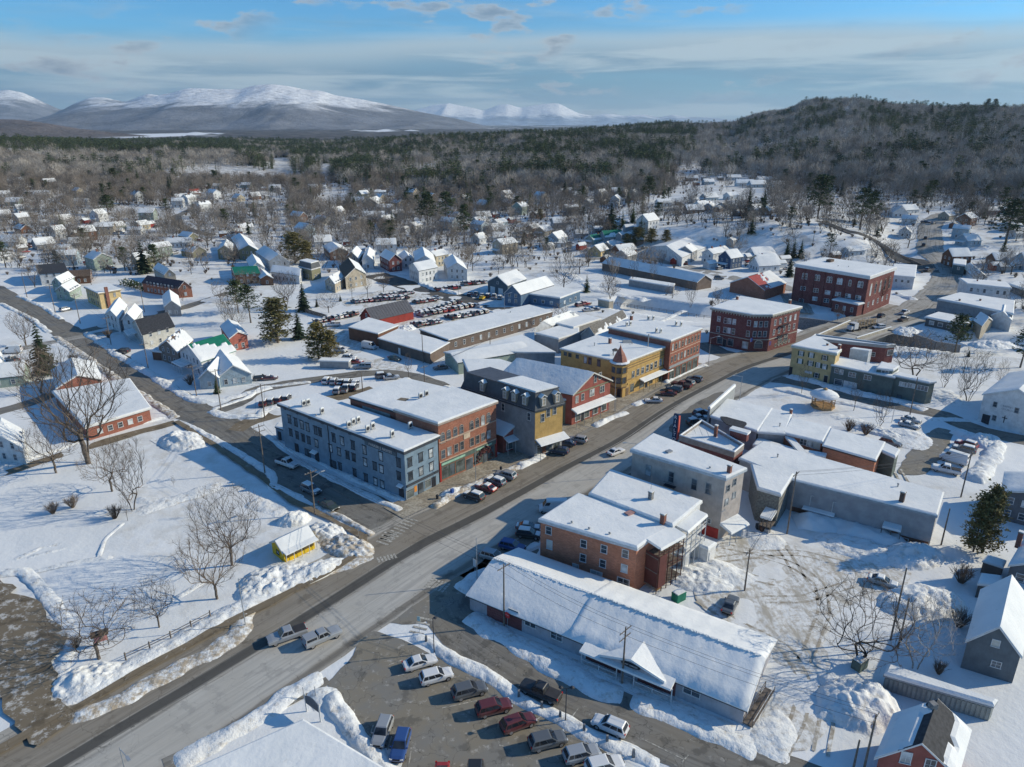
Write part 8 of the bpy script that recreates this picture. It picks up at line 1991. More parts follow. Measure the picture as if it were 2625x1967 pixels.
 SHAPES[k] = dict(body=body,ws=ws.mesh('windshield',CARGLASS),rw=rw.mesh('rear_window',CARGLASS),sd=[m_.mesh('side_window',CARGLASS) for m_ in sides],ty=ty.mesh('wheel',TYRE,True),ri=ri.mesh('rim',RIM),ar=ar.mesh('wheel_arch',BLACK),hl=hl,tl=tl,gr=gr.mesh('bumper_trim',BLACK),sn=sn.mesh('snow_cover',SNOW_ROOF),xw=xw,r=r,ww=ww,hlm=None,mir=mir)
 SHAPES[k]['hl'] = hl.mesh('headlight',LAMP); SHAPES[k]['tl'] = tl.mesh('taillight',TAIL)
 if k == 'pickup': SHAPES[k]['bed'] = MB().box((-1.85,0,1.20),(1.72,1.62,.05)).mesh('bed',paint('truck_bed',(.04,.04,.045)));
 return SHAPES[k]
PC = {'white': (.66,.67,.68),'silver': (.36,.38,.40),'grey': (.13,.14,.15),'black': (.018,.019,.022),'maroon': (.10,.018,.022),'red': (.30,.02,.02),'blue': (.02,.07,.24),'navy': (.022,.035,.075),'green': (.03,.05,.045),'yellow': (.70,.48,.02),'slate': (.10,.14,.18)}
def carpaint(c):
 nm = c + '_car_paint'
 if nm in MATS: return MATS[nm]
 m,n,b = node_mat(nm); f = add_noise(n,.9,3,.6,'obj'); col = PC[c]
 g = n.nodes.new('ShaderNodeTexCoord'); s = n.nodes.new('ShaderNodeSeparateXYZ'); n.links.new(g.outputs['Object'],s.inputs[0])
 lowd = mrange(n,mmath(n,'ADD',s.outputs[2],mmath(n,'MULTIPLY',f,.3)),.35,.95,.55,.04)
 n.links.new(mixc(n,lowd,col,(.30,.28,.25)),b.inputs['Base Color']); bw(b,'Roughness',.32); bw(b,('Coat Weight',),.25); bw(b,'Metallic',.25 if c in ('silver','grey','slate') else 0)
 MATS[nm] = m; return m
BODY = {}; ncar = 0; CARS = []
def car(kind,col,c,x0,y0,x1,y1,label,snow=False,group=None,z=.02,far=False):
 """(x0,y0) rear and (x1,y1) front of the vehicle on the ground"""
 a,b = (at(c,x0,y0),at(c,x1,y1)) if not far else (hit(c,x0,y0),hit(c,x1,y1)); p = (a + b) / 2; h = math.atan2(b.y - a.y,b.x - a.x)
 return put_car(kind,col,p,h,label,snow,group,z + (p.z + .15 if far else 0))
def put_car(kind,col,p,h,label,snow=False,group=None,z=.02):
 S = car_shapes(kind); k = (kind,col)
 if k not in BODY: BODY[k] = (S['body'].mesh('body',carpaint(col)),S['mir'].mesh('mirror',carpaint(col)))
 nm = {'suv': 'parked_suv','sedan': 'parked_car','pickup': 'pickup_truck','cap': 'pickup_truck','van': 'delivery_van'}[kind]
 r = empty(nm,(p.x,p.y,z),label,{'pickup': 'pickup','cap': 'pickup','van': 'van'}.get(kind,'car'),group,h,random.uniform(.96,1.04)); CARS.append((p.x,p.y))
 bo = link('body',BODY[k][0],r); link('wheel_arch',S['ar'],r); link('mirror',BODY[k][1],r)
 link('windshield',S['ws'],r); link('rear_window',S['rw'],r); link('side_window',S['sd'][0],r); link('side_window',S['sd'][1],r); link('headlight',S['hl'],r); link('taillight',S['tl'],r); link('bumper_trim',S['gr'],r)
 for sx in (S['xw'],-S['xw']):
  for sg in (-1,1): w_ = link('wheel',S['ty'],r,(sx,sg * (S['ww'] - .13),S['r'])); link('rim',S['ri'],w_)
 if 'bed' in S: link('bed',S['bed'],r)
 if snow: link('snow_cover',S['sn'],r)
 return r
N_ = 'cars parked at the kerb of the main street'; L_1 = 'cars in the foreground car park'
for a in [('pickup','silver','D2',430,575,180,660,'silver pickup driving down the main street towards lower left'),('cap','silver','D2',460,690,720,575,'pale pickup with dark windowed cap driving up the street'),
 ('sedan','white','D2',1262,870,1500,800,'white sedan, first in the foreground row',0,L_1),('suv','white','D2',1385,985,1640,915,'white suv with snowy sunroof beside the white sedan',0,L_1),('suv','grey','D2',1660,1100,1900,1035,'dark grey suv, third in the foreground row',0,L_1),
 ('suv','maroon','D2',1840,1240,2110,1170,'dusty maroon suv, fourth in the foreground row',0,L_1),('suv','maroon','D3',30,1375,275,1285,'shiny maroon suv, fifth in the foreground row',0,L_1),('suv','grey','D3',250,1510,530,1440,'grey suv between maroon suv and panoramic roof car',0,L_1),
 ('suv','silver','D3',510,1620,820,1545,'silver suv with black panoramic roof, bottom row',0,L_1),('suv','white','D3',690,1715,1010,1640,'white suv with open sunroof at the bottom edge',0,L_1),('suv','silver','D2',1110,1310,1040,1500,'silver suv with sunroof beside the blue suv',0,L_1),
 ('suv','blue','D2',1255,1400,1190,1630,'bright blue suv facing the bottom edge',0,L_1),('sedan','red','D2',1560,1700,1540,1900,'red car cut by the bottom edge'),('suv','black','D2',1830,1700,1820,1900,'dark car cut by the bottom edge right of the red one'),
 ('suv','white','D3',1030,1410,760,1295,'white suv parked along the side street by the snow strip'),('pickup','black','D3',480,1135,190,1015,'black pickup carrying a sander with amber gear'),('pickup','white','C2',235,590,380,640,'white pickup in shade beside the blue block'),
 ('suv','slate','C2',440,800,560,855,'snow dusted slate suv beside the footpath',1),('sedan','green','C2',590,925,700,985,'dark green sedan at the side street corner'),('suv','black','C2',1890,905,1740,855,'black suv nearest the corner, main street kerb',1,N_),
 ('sedan','red','C2',1985,835,1840,785,'red hatchback second from the corner, main street kerb',1,N_),('suv','slate','C2',2065,785,1920,735,'slate blue suv third from the corner, main street kerb',1,N_),('suv','silver','C2',2145,730,2000,690,'silver suv fourth from the corner, main street kerb',0,N_),
 ('suv','navy','C3',560,525,400,500,'navy suv before the ochre mansard block',0,N_),('sedan','navy','C3',610,455,470,440,'navy sedan behind the navy suv',0,N_),('suv','silver','C3',690,430,580,410,'pale suv right of the two navy cars',0,N_),('sedan','white','C3',885,540,1000,495,'white sedan driving up the main street'),
 ('sedan','white','C3',1310,100,1185,98,'white hatchback beside the snow heap, turret block',0,N_),('sedan','maroon','B3',1435,1310,1300,1300,'dark maroon sedan below the turret block',0,N_),('suv','slate','B3',1470,1280,1360,1262,'slate suv between maroon sedan and red pickup',0,N_),
 ('pickup','maroon','B3',1540,1255,1410,1225,'dark red pickup below the brick store block',0,N_),('suv','grey','B3',1570,1235,1470,1205,'grey suv right of the dark red pickup',0,N_),('suv','slate','B3',1630,1200,1530,1180,'slate suv last in the kerb row towards the bridge',0,N_),
 ('suv','maroon','C3',1580,215,1680,190,'snow topped maroon car beside the fin wall',1),('sedan','silver','C3',1570,245,1680,235,'snow topped silver car beside the fin wall',1),('suv','black','C3',1530,285,1640,268,'dark car in shade by the theatre',1),('van','white','C3',480,985,390,985,'white van half hidden by the brick apartments',1),
 ('suv','black','C3',160,1180,320,1200,'black suv beside the brick apartments',1),('sedan','grey','C3',170,1125,300,1135,'snow roofed dark car by the apartments',1),('suv','blue','C3',20,1270,190,1310,'blue suv in shade near the law office'),('suv','silver','C2',1880,1345,2070,1400,'silver suv in shade next to the blue suv'),
 ('sedan','silver','C4',970,1545,1165,1605,'silver sedan alone on the packed snow yard',1),('sedan','grey','D3',1835,435,1900,300,'frosted grey sedan beside the green dumpster yard'),('sedan','silver','C4',1210,285,1350,320,'nearer of two silver cars by the park snow heap',1),('sedan','silver','C4',1240,245,1350,270,'farther of two silver cars by the park snow heap',1),
 ('suv','grey','C4',1060,430,1195,465,'dark car behind the brick strip end'),('suv','red','C4',1820,485,1660,435,'red suv under snow, east parking',1),('suv','grey','C4',1800,520,1640,480,'dark suv beside the red one, east parking',1),('van','white','C4',1720,610,1560,560,'white box van in the east parking',1),('pickup','white','C4',1690,690,1460,640,'white pickup, front of the east parking row',1),
 ('pickup','white','B4',1215,660,1265,640,'white pickup on the far bridge approach'),('pickup','black','B4',1200,715,1260,695,'dark pickup with snow waiting by the bridge',1),('suv','black','B4',1030,685,1075,665,'black suv behind the log truck'),('suv','white','B4',1065,765,1000,770,'white suv on the bridge beside the log truck'),
 ('van','white','B2',920,920,1020,940,'white cargo van beside the board shed'),('sedan','green','B2',1130,1010,1220,1030,'dark green car on packed snow by the board shed'),('sedan','grey','B2',1590,1090,1500,1100,'grey car beside the pale green garage'),('cap','silver','B2',990,1090,840,1090,'silver pickup with cap, lane edge below the cedars'),
 ('sedan','red','B2',800,1045,920,1050,'red car with snow behind the silver pickup',1),('suv','white','B2',760,1015,860,1020,'white suv with snow behind the silver pickup',1),('suv','silver','B2',700,950,780,965,'silver suv under snow beside the cedar',1),('pickup','white','B2',740,745,610,750,'white pickup at the end of the mill yard row',1),
 ('suv','black','B1',1050,965,940,960,'black car in the driveway of the black roofed house'),('suv','silver','B1',480,635,590,610,'silver suv on the driveway left of the cream house'),('pickup','grey','B1',150,1045,60,1020,'dark truck beside the parked camper, left edge',1),('van','white','B1',190,960,20,970,'white camper at the left edge',1),
 ('suv','grey','B3',1740,365,1815,370,'dark pickup like suv on the north street'),('sedan','yellow','B2',1860,545,1910,510,'yellow car in the yard beside the blue warehouse'),('sedan','silver','B2',1480,520,1550,535,'silver sedan on the wet lane by the car yard'),('suv','silver','B2',1800,590,1880,605,'silver suv on the wet lane nearer the mill')]:
 car(*a)
for c,x,y,x1,y1,col in (('A4',1405,1320,1418,1295,'black'),('A4',1390,1380,1402,1350,'black'),('A4',1460,1190,1490,1180,'silver'),('B4',1410,315,1440,290,'grey')):
 car('suv',col,c,x,y,x1,y1,{1320: 'upper of two dark cars climbing the hill road',1380: 'lower of two dark cars climbing the hill road',1190: 'silver car at the top of the hill road',315: 'grey car at the foot of the hill road'}[y],far=True)
YG = 'snow covered cars stored in the yard'; cols = ['grey','black','silver','slate','white','maroon','navy','silver','red','black']; rcar = random.Random(8); nn2 = 0
for c,x0,y0,x1,y1,n_,hd,lb in (('B2',800,545,1000,470,0,0,''),('B2',830,560,1280,520,11,2.2,'in the yard row behind the red barn'),('B2',1060,510,1320,480,8,2.2,'in the farthest yard row'),('B2',1330,565,1500,540,5,2.2,'in the yard row nearest the wet lane'),('B2',1360,655,1690,555,9,2.3,'in the upper row right of the barn'),('B2',1370,670,1800,590,10,2.3,'in the lower row right of the barn'),('B2',1330,750,1540,715,6,2.3,'against the long mill'),('B2',1600,690,1920,640,7,2.3,'beside the long mill roof'),('B2',530,725,870,650,8,2.4,'in the row left of the red barn'),('B2',1500,460,1700,440,6,2.0,'across the wet lane'),('B2',1720,415,1920,395,6,2.0,'by the slate blue garage'),('B2',1760,490,2050,530,6,1.4,'before the blue warehouse'),
 ('B2',600,1200,880,1230,5,1.5,'in the small lot behind the blue block'),('B2',90,1390,330,1340,4,1.6,'at the left end of the small lot'),('B2',680,1290,880,1250,3,1.5,'second row of the small lot'),('B2',60,1180,200,1180,2,.3,'beside the pale blue cottage'),('B2',1050,1160,1180,1180,2,.3,'along the lane edge of the small lot'),('B3',640,590,720,570,3,.6,'by the tan kiosk'),('B3',690,630,800,615,2,.4,'before the tan kiosk')):
 for k in range(n_):
  f = (k + .5) / n_; p = at(c,x0 + (x1 - x0) * f,y0 + (y1 - y0) * f); col = rcar.choice(cols)
  put_car(rcar.choice(('suv','sedan','suv','pickup')),col,p,hd + rcar.uniform(-.06,.06),'snow covered %s vehicle %s' % (col,lb),True,YG)
for i,(x_,y_,u_,v_,ph,hn) in enumerate(YARD):
 if i % 3 == 2: continue
 q = Vector((x_,y_,0)) - v_ * 6; put_car(rcar.choice(('suv','sedan','pickup')),rcar.choice(cols),q,math.atan2(u_.y,u_.x) + .3 * (i % 2),' '.join(('snow covered vehicle in the yard of the ' + hn + ' house ' + ph).split()[:16]),True,'vehicles in house yards',tz(q.x,q.y) + .05)
# log truck
p = (at('B4',1040,740) + at('B4',800,790)) / 2; a,b = at('B4',1040,735),at('B4',800,785); h = math.atan2(b.y - a.y,b.x - a.x)
T = empty('log_truck',(p.x,p.y,.02),'loaded log truck crossing the bridge towards the bank','truck',rz=h)
def part(mb,nm,m): return link(nm,mb.mesh(nm,m),T)
part(MB().box((6.6,0,1.9),(2.2,2.3,2.2)).box((8.2,0,1.4),(1.6,1.9,1.3)),'cab',carpaint('white')); part(MB().box((7.72,0,2.4),(.06,2.0,.8)),'windshield',CARGLASS); part(MB().box((0,0,.95),(13,1.0,.3)),'frame',BLACK)
lg = MB(); rl = random.Random(4)
for k in range(46): y,z = rl.uniform(-1.05,1.05),rl.uniform(1.3,3.1); x = rl.choice((-3.2,2.2)); lg.bar((x - 2.4,y,z),(x + 2.4,y,z + rl.uniform(-.1,.1)),.15,.12,6)
o = part(lg,'logs',paint('cut_logs',(.30,.24,.17),.9,.3,2)); o['kind'] = 'stuff'
sk = MB()
for x in (-5,-3,-1,.6,2.5,4.3):
 for y in (-1.2,1.2): sk.bar((x,y,1),(x,y,3.4),.07)
part(sk,'stakes',METAL)
for x in (-5,-3.8,.5,4.2,5.2,8.2):
 for y in (-1.05,1.05): w_ = link('wheel',car_shapes('pickup')['ty'],T,(x,y,.5)); w_.scale = (1.25,1.6,1.25)
# ================================================================== POLES, LAMPS, WIRES, SIGNS
def hpx(b,c,tx,ty):
 x,y = px(c,tx,ty); lo,hi = 0,45
 for _ in range(30):
  m_ = (lo + hi) / 2; _,py = project(b.x,b.y,b.z + m_)
  if py > y: lo = m_
  else: hi = m_
 return lo
POLES = []
def pole(c,x,y,tx,ty,label,arm=1,lamp=0,mat=None,r=.15,ang=.8,name='utility_pole',cat='pole'):
 b = hit(c,x,y) if y < 1400 and c[0] == 'A' else at(c,x,y); H = hpx(b,c,tx,ty); R_ = empty(name,tuple(b),label,cat); m_ = mat or POLEW
 MB().bar(b - Z * .4,b + Z * H,r,r * .65,7).build('pole',m_,R_); u = Vector((math.cos(ang),math.sin(ang),0))
 for k in range(arm):
  z = H - .5 - k * 1.1; MB().bar(b + Z * z - u * 1.25,b + Z * z + u * 1.25,.07).build('crossarm',m_,R_)
  for s in (-1.1,-.5,.5,1.1): MB().lathe(tuple(b + Z * (z + .05) + u * s),[(.05,0),(.07,.1),(.03,.2)],5).build('insulator',GALV,R_)
 if lamp:
  v_ = u * lamp * 2.2; zt = H - (1.6 if arm else .2); MB().bar(b + Z * zt,b + Z * (zt + .5) + v_,.05).build('lamp_arm',GALV,R_); q = b + Z * (zt + .5) + v_ * 1.15; MB().box(tuple(q),(.8,.3,.14),math.atan2(v_.y,v_.x)).build('lamp_head',GALV,R_)
 POLES.append((b,H)); return R_
for a in [('C2',530,1010,510,650,'wooden pole with lamp at the street corner, park side',1,1),('C2',125,675,70,280,'tall pale pole beside the blue block side street',2),('B2',122,1490,85,1215,'pole with crossarm at the small lot corner',1),('B1',1790,1425,1755,1095,'brown pole at the lane fork by the pale blue cottage',1),('B1',1592,1310,1550,1060,'grey pole in front of the saltbox corner house',1,1),
 ('B1',1200,1085,1165,880,'pole in the snow before the brown house',1),('B1',900,895,868,670,'pole with crossarm left of black roofed house',1),('B1',650,725,610,485,'pole left of the cream house chimney',1),('B1',450,645,418,405,'double armed pole left of the cream house',2),('B1',220,515,180,310,'pole beside the dark roofed white house',1),('B1',1170,635,1145,415,'pole in the snow field before the hedge',1),
 ('B2',915,1275,908,1115,'short pole in the small lot',0),('B2',1417,1210,1405,1065,'pole on the lane bend',1),('B2',1405,1040,1400,810,'bare pole against the board shed',0),('B2',1948,1000,1944,835,'pole on the fanned snow roof store',1),('D3',38,515,35,15,'grey pole at the left end of the law office',1),('D3',993,985,1016,525,'pole with transformer arms before the oval sign',2),
 ('D4',1130,628,1240,45,'tallest brown pole between tree and snow heap',0),('D4',1190,692,1280,290,'shorter brown pole beside the tallest one',0),('C3',1985,1625,2045,1290,'pole beside the packed snow yard and grey sedan',1),('C4',292,1165,345,662,'massive pole at the hut corner',1),('C4',1700,865,1752,500,'pole beside the white pickup row',1),('C4',1540,1255,1595,960,'dark slender pole beside the cedar',0),('D4',905,1720,1040,1235,'pole with transformer in front of the red house',1),('D4',825,1690,878,1440,'stub pole left of the transformer pole',0),('B4',1287,1465,1338,1160,'pale leaning pole before the grey annex',0),('A4',500,1350,502,1200,'thin pole on the ravine slope',0),('A2',120,0,120,0,'',0)]:
 if a[5]: pole(*a)
LM = GALV
for a in [('B3',1690,1075,1710,840,'galvanised street lamp at the bank street corner',0,1),('B3',1945,1345,1960,1150,'street lamp beyond the fin building',0,-1),('C2',1832,760,1827,470,'thin steel pole on the kerb by the brick block',0,0),('C2',1842,1575,1830,1200,'steel pole with signs near the shaded car park',0,0),('D1',1990,522,1945,130,'thin street lamp pole on the park footpath',0,1),('B3',930,1445,945,1180,'thin lamp pole before the red gabled shop',0,0),('B4',745,690,750,600,'short lamp before the brick hall',0,0),('B4',1085,772,1090,665,'lamp pole on the bridge',0,0),('B2',1692,500,1690,320,'yard lamp among the stored cars',0,1),('B3',42,650,46,485,'white lamp by the blue warehouse',0,1),('D2',1495,735,1490,455,'dark lamp pole in the snow strip by the white sedan',0,0),('D3',535,1295,535,1020,'dark twin lamp post beside the black pickup',0,0),('D1',1040,1790,990,1500,'pale street lamp at the bottom left edge',0,-1),('C3',1090,700,1095,430,'lamp pole beside the tan block',0,-1),('C4',1140,260,1180,130,'thin sign pole beside the two silver cars',0,0)]:
 dark = 'dark' in a[5]; R_ = pole(*a,mat=DARK if dark else GALV,r=.08,name='street_lamp',cat='street lamp',ang=2.4 if 'bottom left' in a[5] else .2)
 if dark:
  b,H = POLES[-1]
  for s in ((-.7,.7) if 'twin' in a[5] else (.35,)): MB().bar(b + Z * H,b + Z * H + Vector((s,0,.1)),.04).build('lamp_arm',DARK,R_); MB().lathe(tuple(b + Z * (H - .05) + Vector((s,0,0))),[(.12,0),(.3,.2),(.05,.35)],8).build('lamp_head',DARK,R_)
WIRE = paint('wire',(.05,.05,.055),.6,.05)
def wires(i,j,label,offs=(-1.1,.5,1.1),r=.022,sag=.6,dz=.3):
 (a,ha),(b,hb) = POLES[i],POLES[j]; mb = MB(); u = Vector((math.cos(.8),math.sin(.8),0))
 for o in offs:
  P = [(a + Z * (ha - dz) + u * o).lerp(b + Z * (hb - dz) + u * o,t / 8) - Z * sag * 4 * (t / 8) * (1 - t / 8) for t in range(9)]
  for p,q in zip(P[:-1],P[1:]): mb.bar(p,q,r,n=3,cap=False)
 link('power_line',mb.mesh('power_line',WIRE),label=label,cat='overhead wires',group='overhead wires')
for i,j,lb in ((0,1,'wires from the corner lamp pole to the tall pale pole'),(1,2,'wires from the tall pale pole to the small lot'),(2,3,'wires crossing the side street to the lane fork'),(3,4,'wires before the pale blue cottage'),(4,5,'wires before the green roofed house'),(5,6,'wires before the brown house'),(6,7,'wires crossing the upper lane'),(7,8,'short wires left of the cream house'),(8,9,'wires towards the dark roofed white house'),(15,16,'long wires over the law office roof'),(16,23,'wires from the oval sign pole to the red house'),(0,15,'wires crossing the main street intersection'),(19,20,'wires from the snow yard to the hut pole'),(20,21,'wires over the long grey hall'),(12,14,'wires from the lane bend to the store pole'),(2,11,'wires over the small lot')):
 wires(i,j,lb)
def signp(c,x,y,H,label,shape,mat,txt=None,ang=-.8,w=.6,hh=.6):
 b = at(c,x,y); R_ = empty('street_sign',tuple(b),label,'sign'); MB().bar(b - Z * .3,b + Z * H,.04).build('post',GALV,R_); q = b + Z * H; u = Vector((math.cos(ang),math.sin(ang),0)); nrm = Vector((u.y,-u.x,0)); m_ = MB()
 if shape == 'oct':
  for y_ in (.03,.06): m_.v += [tuple(q + u * w * math.cos(PI / 8 + PI * k / 4) * .55 + Z * w * .55 * math.sin(PI / 8 + PI * k / 4) + nrm * y_) for k in range(8)]
  m_.f = [tuple(range(8,16)),tuple(range(7,-1,-1))] + [(k,(k + 1) % 8,8 + (k + 1) % 8,8 + k) for k in range(8)]
 else: m_.box(tuple(q + nrm * .05),(w,.04,hh),ang)
 m_.build('sign_panel',mat,R_)
 if txt: text(R_,txt,tuple(q + nrm * .075),ang,.26,WHITE,ext=.002)
REDS = paint('stop_red',(.60,.03,.03),.5,.03)
signp('D2',2088,530,2.3,'red octagonal stop sign beside the law office','oct',REDS,'STOP',-.75,.95)
signp('C2',1275,880,2.2,'small white sign at the blue block corner','box',WHITE); signp('D2',1375,560,2.3,'pale round topped crossing sign at the car park corner','box',paint('pale_sign',(.45,.60,.60)),None,-.4,.5,.8); signp('C2',885,1200,1.8,'grey sign in the dirty snow at the corner','box',METAL); signp('C2',1825,1500,2.4,'white notice on the steel pole, shaded lot','box',WHITE,None,-.8,.7,1.4); signp('B4',700,690,1.6,'pink notice before the brick hall','box',paint('pink_sign',(.5,.25,.22)),None,0,1.0,.6)
# two post shop sign in the foreground
a,b = at('D2',462,1205),at('D2',575,1290); R_ = empty('post_sign',tuple(a),'dark arched hanging sign between two white posts, seen from behind','sign'); a -= Z * .2; b -= Z * .2
for q in (a,b): MB().bar(q,q + Z * 3.0,.11).build('post',WHITE,R_)
d = (b - a); L_ = d.length; d.normalize(); n_ = Vector((d.y,-d.x,0)) * .04; pp = [a + Z * 1.6,b + Z * 1.6] + [a.lerp(b,1 - k / 8) + Z * (2.7 + .45 * math.sin(PI * k / 8)) for k in range(9)]; m_ = MB(); m_.v = [tuple(q - n_) for q in pp] + [tuple(q + n_) for q in pp]; N0 = len(pp)
m_.f = [tuple(range(N0))[::-1],tuple(range(N0,2 * N0))] + [(k,(k + 1) % N0,N0 + (k + 1) % N0,N0 + k) for k in range(N0)]; m_.build('sign_board',paint('sign_slate',(.09,.11,.14)),R_)
for q in (at('D2',440,1100),at('D2',535,1095)): MB().bar(q,q + Z * 1.8,.05).build('thin_post',METAL,R_)
# snow covered noticeboard under the tree, split rail fence, granite bollards, dumpsters
p = at('D1',830,680); R_ = empty('notice_board',tuple(p),'small shingle roofed notice board with pink panel behind the tree','notice board'); MB().box((p.x,p.y,1.5),(1.6,.3,1.1),.5).build('board',paint('pink_board',(.5,.22,.2)),R_); MB().box((p.x,p.y,2.25),(2.2,1.2,.3),.5).build('roof',SHINGLEB,R_)
for s in (-.8,.8): MB().bar((p.x + s * .88,p.y + s * .48,-.2),(p.x + s * .88,p.y + s * .48,2.2),.07).build('post',WOODG,R_)
FP = V0([('D1',1020,790),('D1',1215,700),('D1',1385,615),('D1',1550,530),('D1',1705,445)]); R_ = empty('rail_fence',tuple(FP[0]),'split rail fence half buried between footpath and park trees','fence')
for q in FP: MB().bar(q - Z * .3,q + Z * 1.25,.11).build('post',WOODG,R_)
for q,w_ in zip(FP[:-1],FP[1:]):
 for h_ in (.6,1.0): MB().bar(q + Z * h_,w_ + Z * (h_ - .05),.05).build('rail',WOODG,R_)
for i,(c,x,y) in enumerate((('D2',1430,650),('D2',2180,1090),('D3',158,1100),('D3',343,1190),('D3',492,1265),('D3',685,1375),('D3',872,1465),('D3',1085,1580))):
 p = at(c,x,y); MB().hexa([(p.x + sx * w,p.y + sy * w,z) for z,w in ((-.1,.19),(1.25,.13)) for sx,sy in ((-1,-1),(1,-1),(1,1),(-1,1))]).build('granite_post',STONE); o = bpy.data.objects[-1] if False else COL.objects[-1]
 tag(o,('first','second','third','fourth','fifth','sixth','seventh','last')[i] + ' granite post along the snow strip, counted from the crossing','post','granite posts')
for c,x,y,lb,m_ in (('D3',1450,300,'green dumpster in snow behind the brick apartments',GREENROOF),('D4',875,850,'dark green bin under the gnarled tree',GRNT)):
 p = at(c,x,y); R_ = empty('dumpster',tuple(p),lb,'dumpster'); MB().box((p.x,p.y,.6),(1.9,1.3,1.3),.6).build('bin',m_,R_); MB().box((p.x,p.y,1.32),(1.95,1.35,.1),.6).build('lid',m_,R_); MB().box((p.x,p.y,1.45),(1.7,1.1,.18),.6).build('snow_cap',SNOW_ROOF,R_)
p = at('C2',1640,850); R_ = empty('mailbox',tuple(p),'blue mailbox in the kerb snow near the corner','mailbox'); MB().box((p.x,p.y,.6),(.55,.6,1.1),.8).build('box',paint('mail_blue',(.02,.08,.3)),R_); MB().bar((p.x - .2,p.y - .22,1.15),(p.x + .2,p.y + .22,1.15),.27,n=10).build('rounded_top',MATS['mail_blue'],R_)
for c,x,y in (('C2',2035,655),('C2',1520,885)): p = at(c,x,y); R_ = empty('litter_bin',tuple(p),'dark litter bin beside the kerb cars' if x > 2000 else 'dark litter bin on the corner paving','bin'); MB().lathe(tuple(p),[(.25,0),(.3,.9),(.22,1.0)],8).build('bin',DARK,R_)
a,b = at('B2',440,630),at('B2',640,690); R_ = empty('board_fence',tuple(a),'grey board fence by the mill yard garden','fence'); N0 = 18
for k in range(N0): q = a.lerp(b,(k + .5) / N0); MB().box((q.x,q.y,.7),((b - a).length / N0 * .9,.05,1.6),math.atan2(b.y - a.y,b.x - a.x)).build('board',WOODG,R_)
a,b = at('B2',640,1080),at('B2',740,1100); R_ = empty('grey_shed',tuple(a),'long low grey shed under snow beside the cedar','shed'); q = (a + b) / 2 + Vector((0,1.2,0)); MB().box((q.x,q.y,1.1),(9,2.4,2.3),-.1).build('wall',SGREY,R_); MB().box((q.x,q.y,2.4),(9.5,2.9,.35),-.1).build('roof_snow',SNOW_ROOF,R_)

